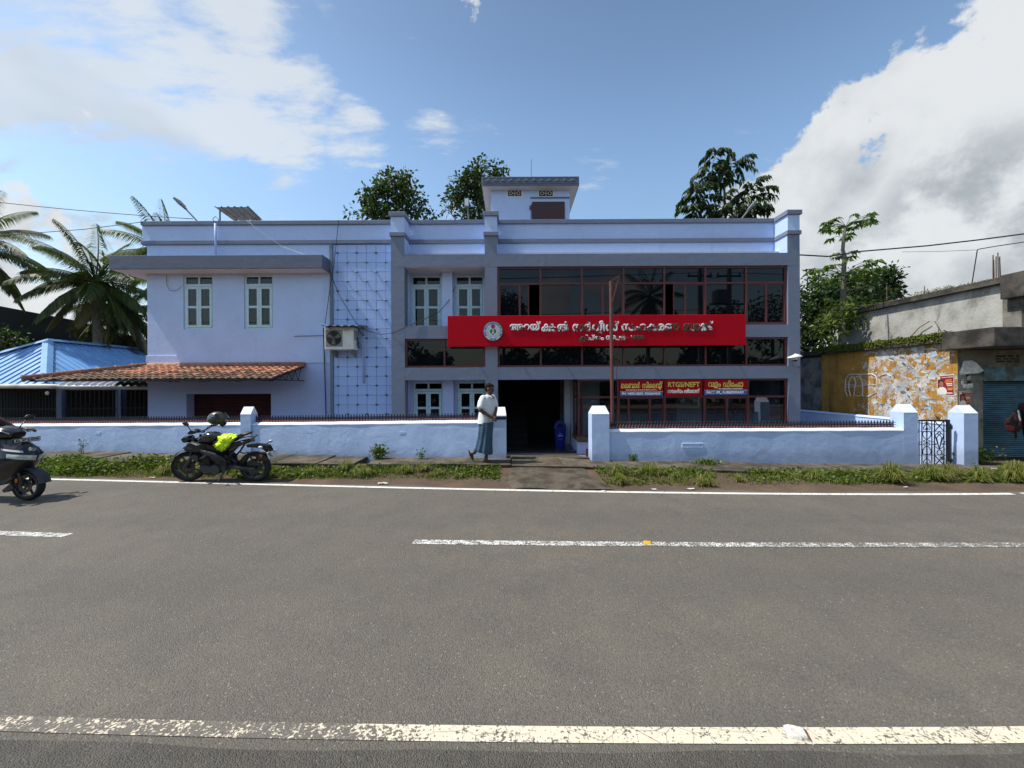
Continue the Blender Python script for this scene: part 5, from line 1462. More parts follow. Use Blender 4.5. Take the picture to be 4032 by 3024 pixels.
# upper floor front: corner pier, deep beam, dark verandah
W(MB().box(12.0, 12.35, 9.05, 9.398, 3.122, 4.28), 'corner_pier', 'mould_plaster', shop)
W(MB().box(11.80, 17.5, 8.85, 9.29, 3.88, 4.46, .012), 'front_beam', 'black_concrete', shop)
W(MB().box(12.36, 17.4, 11.2, 11.3, 3.12, 3.5), 'verandah_wall', 'mould_plaster', shop)
W(MB().box(12.2, 17.4, 12.6, 12.7, 3.12, 4.28), 'verandah_wall', 'unlit_black', shop)
W(MB().box(12.0, 17.4, 9.61, 18, 2.69, 3.10), 'floor_slab', 'black_concrete', shop)
W(MB().box(17.2, 17.4, 9.3, 18, -.4, 4.28), 'side_wall', 'mould_plaster', shop)
for uu, vv, hh, YY in ((3900, 1100, .62, 9.6), (3914, 1100, .5, 9.6), (3922, 1100, .6, 9.65), (3931, 1098, .68, 9.6), (3940, 1098, .55, 9.6), (3938, 1098, .6, 9.66), (3642, 1160, .55, 12.4), (3640, 1160, .35, 12.3), (3626, 1160, .3, 12.3), (3493, 1180, 1.0, 14.0)):
    x_ = max(12.02, PX(uu, vv, YY))
    W(MB().tube([(x_, YY, 4.40), (x_ + random.uniform(-.03, .03), YY, 4.44 + hh)], .012, 5), 'rebar', 'rebar', shop)
# bent irons and roots on the ledge
for pts in ([(3578, 1334), (3620, 1290), (3660, 1265)], [(3680, 1265), (3697, 1290), (3692, 1330)], [(3500, 1345), (3515, 1320)]):
    W(MB().tube([P(u_, v_, 12.0 * F / (u_ - 2016) * .992) for u_, v_ in pts], .012, 5), 'bent_iron', 'rebar', shop)
def on_wall(u, v, off=.006):
    """point of the mustard wall under a pixel"""
    Y = XW * F / ((u - 2016) - S * (v - 1512))
    return Vector((XW - off, Y, PZ(u, v, Y)))
# big outlined painted letters
def outline(pts, r=.022): W(MB().tube([on_wall(3024 + x * .4557, 1300 + y * .4557, .004) for x, y in pts], r, 4), 'painted_stroke', 'painted_outline', shop)
outline([(670, 480), (672, 420), (700, 385), (760, 380), (800, 385), (830, 382), (900, 380), (930, 395), (942, 430), (940, 480), (932, 540), (880, 572), (850, 572)])
outline([(670, 480), (668, 520), (685, 570), (715, 568), (700, 510), (700, 450), (720, 405), (745, 410), (760, 450), (750, 500), (745, 560), (780, 572), (815, 560)])
outline([(760, 400), (800, 405), (815, 450), (820, 520), (815, 560), (830, 572)]); outline([(668, 468), (800, 478), (940, 474)], .012); outline([(668, 490), (810, 490)], .012)
outline([(965, 480), (962, 420), (985, 390), (1030, 378), (1060, 400)])
outline([(1190, 400), (1215, 330), (1250, 318), (1280, 335), (1290, 400), (1285, 480)], .014)
# posters: generic printed notices
def poster(c4, label, plane):
    """c4: four corner points lower-left, lower-right, upper-right, upper-left as seen"""
    a, b_, c, d_ = c4
    n = (b_ - a).cross(d_ - a).normalized()
    if n.dot(Vector((0, 0, H)) - a) < 0: n = -n
    o = thing('poster', label, 'poster', (a + b_) / 2)
    def q(p, r_, k): return a.lerp(b_, p).lerp(d_.lerp(c, p), r_) + n * k
    def rect(p0, p1, r0, r1, k, name, m_):
        W(MB().add([q(p0, r0, k), q(p1, r0, k), q(p1, r1, k), q(p0, r1, k), q(p0, r0, k - .001), q(p1, r0, k - .001), q(p1, r1, k - .001), q(p0, r1, k - .001)], [(0, 1, 2, 3), (7, 6, 5, 4), (0, 4, 5, 1), (1, 5, 6, 2), (2, 6, 7, 3), (3, 7, 4, 0)]), name, m_, o)
    rect(0, 1, 0, 1, .004, 'sheet', 'poster_cream'); rect(.04, .97, .04, .96, .006, 'print', 'poster_red')
    rect(.06, .20, .80, .94, .008, 'print', 'poster_cream')
    def disc(cp, cr, rx, ry, k, m_, y0=-2):
        pts = [q(cp + rx * math.cos(t_), max(cr + ry * math.sin(t_), y0), k) for t_ in np.linspace(0, 2 * math.pi, 21)[:-1]]
        W(MB().add(pts, [tuple(range(20))]), 'portrait', m_, o)
    disc(.30, .20, .28, .22, .0075, 'poster_cream', .05); disc(.27, .60, .16, .19, .008, 'poster_hair'); disc(.27, .55, .125, .155, .009, 'poster_skin'); disc(.27, .50, .06, .012, .0095, 'poster_hair')
    for k in range(6): rect(.30 + .11 * k, .375 + .11 * k, .86, .90, .008, 'lettering', 'poster_cream')
    for k, (r_, p0, p1, m_) in enumerate(((.72, .52, .86, 'poster_orange'), (.63, .48, .92, 'poster_orange'), (.54, .55, .90, 'poster_cream'), (.46, .60, .9, 'poster_cream'), (.33, .62, .94, 'poster_orange'), (.26, .62, .9, 'poster_orange'), (.10, .1, .9, 'poster_cream'))):
        rect(p0, p1, r_, r_ + .05, .008, 'lettering', m_)
    return o
poster([on_wall(3691, 1556), on_wall(3760, 1559), on_wall(3758, 1473), on_wall(3691, 1479)], 'red notice with a portrait pasted on the mustard wall', 'x')
poster([P(3776, 1603, YF - .006), P(3822, 1600, YF - .006), P(3823, 1538, YF - .006), P(3776, 1540, YF - .006)], 'small dark red notice with a portrait on the shop corner pier', 'y')
# torn paper: curled flakes standing off the wall
for i in range(70):
    u_ = random.gauss(3580, 75); v_ = random.uniform(1372, 1640)
    if not 3445 < u_ < 3745: continue
    if 3680 < u_ and 1465 < v_ < 1565: continue
    c = on_wall(u_, v_, .002); w_, h_ = random.uniform(.04, .20), random.uniform(.03, .16); an = random.uniform(-.6, .6); curl = random.uniform(.01, .06)
    ca_, sa_ = math.cos(an), math.sin(an); mbp = MB()
    k1, k2 = random.uniform(.2, .9), random.uniform(.2, .9)
    def pf(p, q):
        y_, z_ = (p - .5) * w_ * (1 - (k1 * q if p > .5 else k2 * q * .5)), (q - .5) * h_
        return c + Vector((-curl * (q ** 2) - .003, y_ * ca_ - z_ * sa_, y_ * sa_ + z_ * ca_))
    mbp.grid(pf, 2, 3)
    W(mbp, 'torn_paper', 'torn_paper' if random.random() < .85 else 'torn_paper_blue', shop)
hp = P(3820, 1447, YF - .05)
W(MB().add([hp + Vector(p) for p in ((-.26, 0, -.14), (-.20, -.03, .16), (-.02, -.05, .17), (.10, -.06, .10), (.24, -.08, -.08), (.10, -.10, -.14), (-.10, -.02, -.16))], [(0, 1, 2, 3, 4, 5, 6)]), 'torn_banner', 'torn_paper', shop)
for i in range(12):
    u_, v_ = random.uniform(3776, 3822), random.uniform(1470, 1535); c = P(u_, v_, YF - .008); w_, h_ = random.uniform(.05, .14), random.uniform(.04, .12)
    W(MB().add([c, c + Vector((w_, -.004, random.uniform(-.02, .02))), c + Vector((w_ * .8, -.02, h_)), c + Vector((-.01, -.006, h_ * .9))], [(0, 1, 2, 3)]), 'torn_paper', random.choice(['torn_paper', 'torn_paper_blue', 'poster_hair']), shop)

# ================================================================== blue roofed shed on the left
mat('blue_sheet', (.20, .40, .68), .35, var=.08, vscale=1.5, dirt=(.30, .42, .58), dlo=.55, dhi=.8, dscale=2)
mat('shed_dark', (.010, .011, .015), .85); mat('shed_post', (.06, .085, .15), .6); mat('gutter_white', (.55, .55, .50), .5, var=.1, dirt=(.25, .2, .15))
apex = P(189, 1346, 15.6); EY, EX, EXL, EZ = 13.2, -16.0, -21.6, 1.93
cr = Vector((EX, EY, EZ))
shed = thing('blue_roof_shed', 'shed with bright blue ribbed metal hip roof behind the wall', 'shed', (-15, 15, -.25))
def ribbed(fn_pt, s0, s1, nsheet):
    """separate ribbed sheets; fn_pt(s, q) gives the plain slope surface"""
    for k in range(nsheet):
        a0, a1 = s0 + (s1 - s0) * k / nsheet, s0 + (s1 - s0) * (k + 1.04) / nsheet
        mb = MB()
        def fn(p, q):
            s_ = (p * 4) % 1
            return fn_pt(min(a0 + (a1 - a0) * p, max(s0, s1)), q) + Vector((0, 0, (.05 if .05 < s_ < .20 else 0.0) + .004 * (k % 2)))
        mb.grid(fn, 80, 1)
        W(mb, 'roof_sheet', 'blue_sheet', shed)
def right_slope(y, q):
    f = q * min(1.0, max(0.0, (y - EY) / (apex.y - EY)))
    return Vector((EX + (apex.x - EX) * f, y, EZ + (apex.z - EZ) * f))
def front_slope(x, q):
    f = q * max(0.0, min(1.0, (x - EXL) / (apex.x - EXL), (EX - x) / (EX - apex.x)))
    return Vector((x, EY + (apex.y - EY) * f, EZ + (apex.z - EZ) * f))
ribbed(right_slope, EY + .02, 24.0, 10); ribbed(front_slope, EXL + .02, EX - .02, 5)
hc = MB()
def cap_strip(p, q, w_):
    d_ = (q - p).normalized(); s_ = d_.cross(Vector((0, 0, 1))).normalized()
    hc.add([p - s_ * w_ + Vector((0, 0, -.02)), p + Vector((0, 0, .085)), p + s_ * w_ + Vector((0, 0, -.02)), q - s_ * w_ + Vector((0, 0, -.02)), q + Vector((0, 0, .085)), q + s_ * w_ + Vector((0, 0, -.02))], [(0, 1, 4, 3), (1, 2, 5, 4)])
cap_strip(cr + Vector((0, 0, .05)), apex + Vector((0, 0, .05)), .15); cap_strip(apex + Vector((0, 0, .05)), Vector((apex.x, 24, apex.z + .05)), .2); cap_strip(apex + Vector((0, 0, .05)), Vector((EXL, EY, EZ + .05)), .2)
W(hc, 'ridge_cap', 'blue_sheet', shed)
gt_ = MB(); gt_.tube([P(-420, 1520, 13.35), P(60, 1521, 13.1), P(180, 1521, 12.95), P(300, 1525, 13.2), P(620, 1524, 13.6)], .085, 8)
W(gt_, 'gutter', 'gutter_white', shed, True)
# second dark corrugated eave to the right
W(MB().grid(lambda p, q: (P(260, 1500, 12.9).lerp(P(640, 1505, 13.1), p) + Vector((0, -.3 * q, -.13 * q + .035 * math.sin(p * 80)))), 90, 1), 'lower_eave', 'tin_sheet', shed)
fr_ = MB(); zt2 = 1.82
fl0, fl1, fl2 = Vector((-22, 14.2, 0)), Vector((cr.x + .25, 13.45, 0)), Vector((-11.7, 14.4, 0))
for A_, B_ in ((fl0, fl1), (fl1, fl2)):
    n = int((B_ - A_).length / .13)
    for k in range(n + 1):
        p = A_.lerp(B_, k / n); fr_.box(p.x - .011, p.x + .011, p.y - .011, p.y + .011, -.3, zt2)
    for z_ in (.3, 1.1, 1.75): fr_.bar((A_.x, A_.y, z_), (B_.x, B_.y, z_), .03)
tag(W(fr_, 'bar_screen', 'shed_dark', shed), kind='stuff')
for p in (fl1, Vector((fl1.x + 1.6, 13.9, 0)), Vector((fl1.x - 3, 13.8, 0))): W(MB().box(p.x - .09, p.x + .09, p.y - .09, p.y + .09, -.3, 1.9), 'post', 'shed_post', shed)
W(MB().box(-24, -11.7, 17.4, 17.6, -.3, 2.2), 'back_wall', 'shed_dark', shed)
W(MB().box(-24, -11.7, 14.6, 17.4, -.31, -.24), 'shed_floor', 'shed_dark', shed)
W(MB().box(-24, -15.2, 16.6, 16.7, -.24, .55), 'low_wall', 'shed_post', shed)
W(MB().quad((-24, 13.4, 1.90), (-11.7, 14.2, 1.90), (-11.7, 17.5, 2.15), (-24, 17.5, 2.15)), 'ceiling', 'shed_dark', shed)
blb = P(186, 1548, 13.3); W(MB().ball((blb.x, blb.y, blb.z), (.05, .05, .07)), 'bulb', 'plastic_white', shed, True)
# dark open-sided store behind the palms
store = thing('dark_store', 'large black shaded shed roof behind the coconut palms', 'shed', (-24, 21, -.3))
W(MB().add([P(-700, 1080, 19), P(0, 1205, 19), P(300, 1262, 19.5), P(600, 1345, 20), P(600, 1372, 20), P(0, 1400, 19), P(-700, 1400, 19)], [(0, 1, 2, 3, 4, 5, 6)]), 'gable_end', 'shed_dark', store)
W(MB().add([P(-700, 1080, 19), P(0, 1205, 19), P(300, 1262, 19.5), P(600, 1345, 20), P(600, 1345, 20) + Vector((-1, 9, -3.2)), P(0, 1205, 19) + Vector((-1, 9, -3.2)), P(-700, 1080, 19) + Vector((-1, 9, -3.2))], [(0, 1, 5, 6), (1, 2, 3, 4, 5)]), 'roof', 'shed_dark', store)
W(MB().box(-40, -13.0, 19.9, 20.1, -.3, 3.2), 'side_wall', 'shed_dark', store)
# ================================================================== motorcycle parked on the verge
mat('tyre', (.014, .014, .015), .85, bump=.002, bscale=60); mat('bike_black', (.010, .010, .012), .35, coat=.2); mat('bike_gloss', (.020, .022, .026), .18, coat=.7); mat('bike_metal', (.065, .065, .07), .42, metal=.7, var=.2)
mat('bike_grey', (.05, .052, .056), .5); mat('seat_brown', (.045, .028, .022), .6, var=.3, vscale=10, bump=.004); mat('lens_white', (.62, .62, .60), .25); mat('lens_amber', (.55, .16, .03), .3); mat('lens_red', (.30, .02, .02), .3)
mat('plate_white', (.62, .63, .62), .5, var=.08); mat('chrome', (.55, .55, .56), .15, metal=1.0)
mat('helmet_green', (.042, .052, .046), .32, coat=.5); mat('visor', (.06, .065, .06), .12)
m, t, b = new_mat('hivis')
co = t.n('ShaderNodeTexCoord').outputs['Object']
c = t.ramp(t.noise(co, 6, 3, .5), [(.3, (.52, .80, .0)), (.7, (.66, .92, .02))])
t.put(b.inputs['Base Color'], c); b.inputs['Roughness'].default_value = .38
def wheel(parent, c, R_, w_, spokes, name='wheel', rim=.70, yaw=0.0):
    """tyre, cast rim with spokes, brake disc and hub; axis along y"""
    e = bpy.data.objects.new(name, None); 
    n = 40; rows = []
    for k in range(n):
        a = 2 * math.pi * k / n; ring = []
        for j in range(10):
            q = 2 * math.pi * j / 10
            rr_ = R_ - (R_ * .11) + (R_ * .11) * math.cos(q); yy = w_ * math.sin(q)
            ring.append((rr_ * math.cos(a), yy, rr_ * math.sin(a)))
        rows.append(ring)
    ty = MB(); vs = [p for r_ in rows for p in r_]
    ty.add(vs, [(i * 10 + k, i * 10 + (k + 1) % 10, ((i + 1) % n) * 10 + (k + 1) % 10, ((i + 1) % n) * 10 + k) for i in range(n) for k in range(10)])
    rm = MB()
    def band(r0, r1, h): rm.lathe([(r0, -h), (r1, -h), (r1, h), (r0, h), (r0, -h)], (0, 0, 0), 'y', 40)
    band(R_ * .70, R_ * .80, w_ * .75)
    rm.lathe([(.001, -w_ * .7), (R_ * .14, -w_ * .7), (R_ * .16, 0), (R_ * .14, w_ * .7), (.001, w_ * .7)], (0, 0, 0), 'y', 16)
    for k in range(spokes):
        a = 2 * math.pi * k / spokes
        rm.bar((R_ * .12 * math.cos(a), 0, R_ * .12 * math.sin(a)), (R_ * .72 * math.cos(a + .12), 0, R_ * .72 * math.sin(a + .12)), .016, .024, (0, 1, 0))
    ds = MB().lathe([(R_ * .22, -w_ * .9), (R_ * .46, -w_ * .9), (R_ * .46, -w_ * .84), (R_ * .22, -w_ * .84), (R_ * .22, -w_ * .9)], (0, 0, 0), 'y', 32)
    bpy.data.objects.remove(e)
    o = ty.build(name, 'tyre', parent, True); o.location = c; o.rotation_euler = (0, 0, yaw)
    rm.build('rim', 'bike_black', o, 40); ds.build('brake_disc', 'bike_metal', o, 40)
    return o
def round_slab(mb, pts, w_, inset=.72, y0=0.0):
    """side outline given thickness with a rounded-off edge"""
    cx, cz = sum(p[0] for p in pts) / len(pts), sum(p[1] for p in pts) / len(pts)
    sh_ = lambda k: [(cx + (p[0] - cx) * k, cz + (p[1] - cz) * k) for p in pts]
    rows = []
    for yy, k in ((-w_, inset), (-w_ * .72, .93), (-w_ * .3, 1.0), (w_ * .3, 1.0), (w_ * .72, .93), (w_, inset)):
        rows.append([(p[0], y0 + yy, p[1]) for p in sh_(k)])
    return mb.rings(rows)
KB = .001147
def BF(x, y, d_):
    """bike-space point seen at a photo position, d_ metres behind (+) or before (-) the middle plane"""
    w_ = P(640 + x / 4.424, 1580 + y / 4.424, BIKE_AT.y + d_) - BIKE_AT
    return BIKE_ROT.inverted() @ w_
def B3(x, y, d_=0.0):
    """near-side reading mirrored to the far side when d_ > 0"""
    q_ = BF(x, y, -abs(d_)); return (q_.x, d_, q_.z)
BIKE_AT = Vector((PX(748.5, 1880, 7.66), 7.66, .0)); BIKE_ROT = Matrix.Rotation(R(-1.0), 3, 'Z') @ Matrix.Rotation(R(5.5), 3, 'X')
def B(x, y): q_ = BF(x, y, 0.0); return (q_.x, q_.z)
bike = thing('motorcycle', 'black naked motorcycle parked on its side stand on the grass verge', 'motorcycle', (PX(748.5, 1880, 7.66), 7.66, .0), R(-1.5))
bike.rotation_euler = BIKE_ROT.to_euler()
wheel(bike, (0, 0, .300), .300, .052, 10, yaw=R(14)); wheel(bike, (1.336, 0, .300), .300, .066, 10)
def bp_(mb, name, m_, smooth=False): return mb.build(name, m_, bike, smooth)
fk = MB()
for s in (-1, 1):
    fk.tube([(.0, s * .085, .30), B3(520, 1000, s * .085)], .030, 10); fk.tube([B3(520, 1000, s * .085), B3(608, 590, s * .085)], .022, 10)
    fk.ball((.0, s * .085, .30), .035)
fk.bar(B3(590, 660, -.11), B3(590, 660, .11), .05, .04); fk.bar(B3(560, 830, -.11), B3(560, 830, .11), .07, .04)
bp_(fk, 'front_fork', 'bike_metal', 40)
fd = MB(); rows = []
for k in range(13):
    a = R(20 + 118 * k / 12); row = []
    for j in range(7):
        q = (j / 6 - .5) * 2
        rr_ = .322 + .02 * (1 - q * q); row.append((rr_ * math.cos(a), q * .07, .30 + rr_ * math.sin(a)))
    rows.append(row)
fd.rings(rows, close=False); o = bp_(fd, 'front_fender', 'bike_gloss', True)
o.rotation_euler = (0, 0, R(14))
hl = MB(); round_slab(hl, [B(432, 620), B(470, 590), B(560, 575), B(590, 640), B(560, 690), B(470, 700), B(440, 670)], .085)
bp_(hl, 'headlight', 'bike_black', 35)
bp_(round_slab(MB(), [B(428, 612), B(520, 590), B(545, 600), B(450, 632)], .06, .8), 'headlight_lens', 'lens_white', True)
bp_(round_slab(MB(), [B(535, 530), B(580, 485), B(650, 462), B(705, 480), B(715, 510), B(640, 545), B(560, 552)], .075), 'instrument_cowl', 'bike_black', 35)
hb = MB(); hb.tube([B3(690, 520, .0), BF(730, 505, .10), BF(790, 470, .25), BF(860, 430, .34)], .015, 8); hb.tube([B3(690, 520, 0), BF(680, 530, -.10), BF(690, 535, -.26)], .015, 8)
bp_(hb, 'handlebar', 'bike_black', True)
bp_(MB().tube([BF(850, 434, .34), BF(960, 402, .42)], .021, 8), 'grip', 'bike_black', True); bp_(MB().tube([BF(690, 535, -.26), BF(720, 530, -.38)], .020, 8), 'grip', 'bike_black', True)
bp_(MB().tube([BF(660, 520, -.24), BF(650, 510, -.30), BF(680, 515, -.38)], .007, 6), 'clutch_lever', 'bike_metal'); bp_(MB().tube([BF(740, 490, .22), BF(790, 440, .30), BF(890, 390, .40)], .008, 6), 'brake_lever', 'bike_metal')
mr = MB(); round_slab(mr, [tuple(BF(x_, y_, -.30))[::2] for x_, y_ in ((440, 362), (470, 345), (495, 340), (545, 375), (540, 402), (505, 408))], .028, .8, -.30)
mo = bp_(mr, 'mirror', 'bike_black', 35); MB().tube([B3(520, 400, -.30), B3(575, 490, -.22), B3(640, 510, -.1)], .008, 6).build('mirror_stem', 'bike_black', mo, True)
tk = MB(); round_slab(tk, [B(715, 615), B(790, 565), B(860, 525), B(930, 515), B(1010, 530), B(1062, 570), B(1050, 620), B(960, 690), B(820, 690), B(725, 680)], .135, .55)
bp_(tk, 'fuel_tank', 'bike_gloss', 45)
bp_(MB().lathe([(.001, 0), (.045, 0), (.04, .012), (.001, .014)], (B(890, 516)[0], 0, B(890, 522)[1])), 'fuel_cap', 'bike_metal', 40)
bp_(round_slab(MB(), [B(500, 790), B(560, 690), B(660, 640), B(800, 690), B(880, 680), B(900, 820), B(770, 870), B(660, 850), B(505, 835)], .165, .70), 'tank_shroud', 'bike_black', 35)
bp_(round_slab(MB(), [B(530, 760), B(600, 745), B(700, 770), B(690, 785), B(560, 780)], .172, .96), 'shroud_blade', 'bike_grey', 35)
bp_(MB().add([B3(385, 820, -.10), B3(430, 775, -.12), B3(520, 740, -.13), B3(480, 775, -.11), B3(385, 820, -.09), B3(430, 780, -.10), B3(520, 745, -.12), B3(480, 780, -.10)], [(0, 1, 2, 3), (7, 6, 5, 4), (0, 3, 7, 4), (1, 0, 4, 5)]), 'winglet', 'bike_grey')
fr_ = MB()
for s in (-1, 1):
    fr_.tube([B3(620, 690, s * .06), B3(760, 860, s * .14), B3(960, 920, s * .16), B3(1100, 1000, s * .15), B3(1150, 1120, s * .13)], [.035, .045, .048, .045, .035], 8)
    fr_.tube([B3(1080, 880, s * .12), B3(1250, 770, s * .11), B3(1450, 690, s * .10), B3(1560, 700, s * .08)], .020, 8)
    fr_.tube([B3(1120, 1040, s * .12), B3(1250, 900, s * .12), B3(1400, 720, s * .10)], .017, 8)
bp_(fr_, 'frame', 'bike_black', True)
en = MB(); round_slab(en, [B(755, 1080), B(830, 1060), B(970, 1075), B(980, 1140), B(960, 1215), B(830, 1220), B(770, 1170)], .15, .8); round_slab(en, [B(960, 1080), B(1050, 1050), B(1130, 1080), B(1145, 1160), B(1090, 1220), B(970, 1210)], .16, .8)
en.lathe([(.001, -.02), (.095, -.02), (.10, .015), (.001, .015)], (B(1050, 1140)[0], -.16, B(1050, 1140)[1]), 'y', 20)
bp_(en, 'engine', 'bike_grey', 35)
cy = MB()
for k in range(8):
    a_, b_ = B(770 + k * 8, 1050 - k * 22), B(930 + k * 3, 1062 - k * 22)
    cy.box(a_[0], b_[0], -.11, .11, a_[1] - .006, a_[1] + .006)
cy.box(B(800, 1000)[0], B(900, 1000)[0], -.09, .09, B(0, 1060)[1], B(0, 880)[1])
bp_(cy, 'cylinder', 'bike_metal')
bp_(round_slab(MB(), [B(690, 880), B(760, 900), B(745, 1030), B(690, 1010), B(600, 950), B(620, 900)], .13, .85), 'radiator', 'bike_grey')
bp_(MB().tube([B3(705, 985, -.15), B3(860, 900, -.155)], .024, 8), 'shroud_pipe', 'bike_metal', True)
bp_(round_slab(MB(), [B(780, 1190), B(960, 1210), B(1010, 1240), B(990, 1262), B(860, 1250), B(800, 1225)], .12, .85), 'belly_pan', 'bike_black', 35)
sw_ = MB()
for s in (-1, 1): sw_.tube([B3(1170, 1110, s * .11), B3(1400, 1150, s * .115), B3(1645, 1160, s * .11)], [.045, .040, .032], 8)
bp_(sw_, 'swingarm', 'bike_metal', True)
bp_(MB().tube([B3(1180, 930, 0), B3(1330, 1090, 0)], .035, 8), 'shock_absorber', 'bike_metal', True)
bp_(round_slab(MB(), [B(1170, 715), B(1300, 625), B(1400, 560), B(1520, 500), B(1625, 505), B(1600, 545), B(1450, 600), B(1330, 680), B(1185, 732)], .10, .75), 'pillion_seat', 'seat_brown', 40)
bp_(round_slab(MB(), [B(1000, 640), B(1180, 650), B(1220, 720), B(1100, 760), B(980, 740)], .12, .75), 'rider_seat', 'seat_brown', 40)
bp_(round_slab(MB(), [B(1190, 745), B(1310, 690), B(1460, 650), B(1655, 608), B(1660, 640), B(1600, 690), B(1480, 735), B(1380, 770), B(1260, 860), B(1200, 870)], .095, .7), 'tail_panel', 'bike_gloss', 40)
bp_(MB().tube([B3(1430, 620, -.09), B3(1560, 585, -.10), B3(1640, 600, -.07), B3(1640, 600, .07), B3(1560, 585, .10)], .012, 6), 'grab_rail', 'bike_grey', True)
bp_(MB().prism([B(1540, 730), B(1680, 715), B(1850, 725), B(1915, 745), B(1960, 840), B(1905, 880), B(1820, 800), B(1690, 775), B(1560, 772)], -.05, .05), 'plate_carrier', 'bike_black')
lt = B3(1900, 790)
bp_(round_slab(MB(), [B(1850, 775), B(1910, 760), B(1935, 830), B(1880, 850)], .05, .8), 'tail_light', 'lens_red', 35)
for s, px_ in ((-1, (1705, 802)), (1, (1885, 692))):
    io = bp_(MB().ball(BF(px_[0], px_[1], s * .17), (.045, .028, .026)), 'indicator', 'lens_white', True)
    MB().tube([BF(px_[0] + 10, px_[1] - 6, s * .15), BF(1790, 755, s * .04)], .009, 6).build('indicator_stem', 'bike_black', io)
pl = MB(); a_, b_ = Vector(B3(1930, 845)), Vector(B3(1968, 960))
nb = Vector((.92, 0, .25)).normalized()
pl.add([a_ + Vector((.02, -.13, 0)), a_ + Vector((.02, .13, 0)), b_ + Vector((.02, .13, 0)), b_ + Vector((.02, -.13, 0)), a_ + Vector((.0, -.13, 0)), a_ + Vector((0, .13, 0)), b_ + Vector((0, .13, 0)), b_ + Vector((0, -.13, 0))], [(0, 1, 2, 3), (7, 6, 5, 4), (0, 4, 5, 1), (1, 5, 6, 2), (2, 6, 7, 3), (3, 7, 4, 0)])
pl.add([B3(1858, 880, -.10), B3(1968, 838, -.10), B3(1978, 905, -.10), B3(1885, 968, -.10), B3(1858, 880, -.095), B3(1968, 838, -.095), B3(1978, 905, -.095), B3(1885, 968, -.095)], [(0, 1, 2, 3), (7, 6, 5, 4), (0, 4, 5, 1), (1, 5, 6, 2), (2, 6, 7, 3), (3, 7, 4, 0)])
npo = bp_(pl, 'number_plate', 'plate_white')
for body, (cx, cy_) in (("KL", (1915, 890)), ("72", (1940, 925))):
    me = text_mesh(body, .045, 'letter_black', .002, .0005); fit_width(me, .062, .034); q_ = B3(cx, cy_, -.1035)
    me.transform(Matrix.Translation(q_) @ Matrix.Rotation(R(22), 4, 'Y')); put('plate_lettering', me, npo)
bp_(round_slab(MB(), [B(1690, 890), B(1760, 865), B(1850, 880), B(1915, 960), B(1905, 1010), B(1800, 1020), B(1700, 960)], .07, .8), 'rear_hugger', 'bike_black', 35)
bp_(MB().lathe([(.001, 0), (.028, 0), (.028, -.008), (.001, -.01)], (B(1805, 910)[0], -.072, B(1805, 910)[1]), 'y', 14), 'reflector', 'lens_amber', 40)
bp_(MB().bar(B3(1565, 1110, -.10), B3(1790, 950, -.08), .02).tube([B3(1720, 1050, -.1), B3(1800, 1090, -.1), B3(1810, 1130, -.1)], .006, 5), 'hugger_stay', 'bike_grey')
sg = MB(); sg.tube([B3(1440, 990, -.11)] + [B3(1440 + 180 * f, 990 - 70 * math.sin(f * math.pi), -.11) for f in (.2, .5, .8)] + [B3(1650, 1000, -.11), B3(1520, 1050, -.11), B3(1440, 990, -.11)], .006, 5)
sg.tube([B3(1690 + 75 * math.cos(a), 1150 + 75 * math.sin(a), -.115) for a in np.linspace(0, 2 * math.pi, 15)], .006, 5)
bp_(sg, 'saree_guard', 'bike_metal')
fp2 = MB(); fp2.prism([B(1140, 1085), B(1240, 1035), B(1262, 1050), B(1200, 1190), B(1160, 1190)], -.150, -.135); fp2.tube([B3(1090, 1210, -.13), B3(1180, 1180, -.24)], .014, 6); fp2.tube([B3(1180, 1190, -.13), B3(1150, 1275, -.15)], .010, 6); fp2.tube([B3(1380, 860, -.1), B3(1470, 890, -.16), B3(1550, 860, -.22)], .012, 6)
bp_(fp2, 'foot_peg', 'bike_metal')
bp_(MB().tube([B3(1085, 1225, -.13), B3(1040, 1300, -.17), B3(985, 1385, -.215)], .014, 6).box(B(965, 0)[0], B(1010, 0)[0], -.25, -.19, .022, .034), 'side_stand', 'bike_grey')
bp_(round_slab(MB(), [B(700, 700), B(880, 680), B(1010, 730), B(1240, 740), B(1210, 880), B(1130, 1060), B(980, 1020), B(900, 900), B(740, 860)], .11, .85), 'side_panel', 'bike_black', 35)
bp_(round_slab(MB(), [B(1050, 900), B(1180, 880), B(1230, 1000), B(1260, 1130), B(1180, 1200), B(1060, 1190)], .09, .85), 'gearbox', 'bike_grey', 35)
bp_(MB().tube([B3(1000, 1150, .15), B3(1200, 1200, .17), B3(1400, 1120, .18), B3(1600, 1040, .18)], [.025, .03, .05, .055], 10), 'exhaust', 'bike_metal', True)
# hi-vis rain cover bundle on the seat
bag = thing('rain_cover', 'crumpled fluorescent yellow cover bundled on the motorcycle seat', 'cover', Vector(bike.location) + Vector((B(1090, 0)[0], -.05, B(0, 800)[1])))
def bz(x, y, d_): return P(640 + x / 4.424, 1580 + y / 4.424, BIKE_AT.y + d_)
mb = MB(); rows = []
ou = [(870, 770), (925, 690), (985, 625), (1060, 585), (1150, 572), (1240, 590), (1310, 612), (1270, 650), (1190, 730), (1140, 800), (1090, 868), (1010, 880), (985, 830), (930, 800)]
from mathutils import noise as mnoise
cxo, czo = 1080, 720
NR = 22
def dense(o_, k):
    out = []
    for i in range(len(o_)):
        p, q = o_[i], o_[(i + 1) % len(o_)]
        for j in range(k): out.append((p[0] + (q[0] - p[0]) * j / k, p[1] + (q[1] - p[1]) * j / k))
    return out
od = dense(ou, 6)
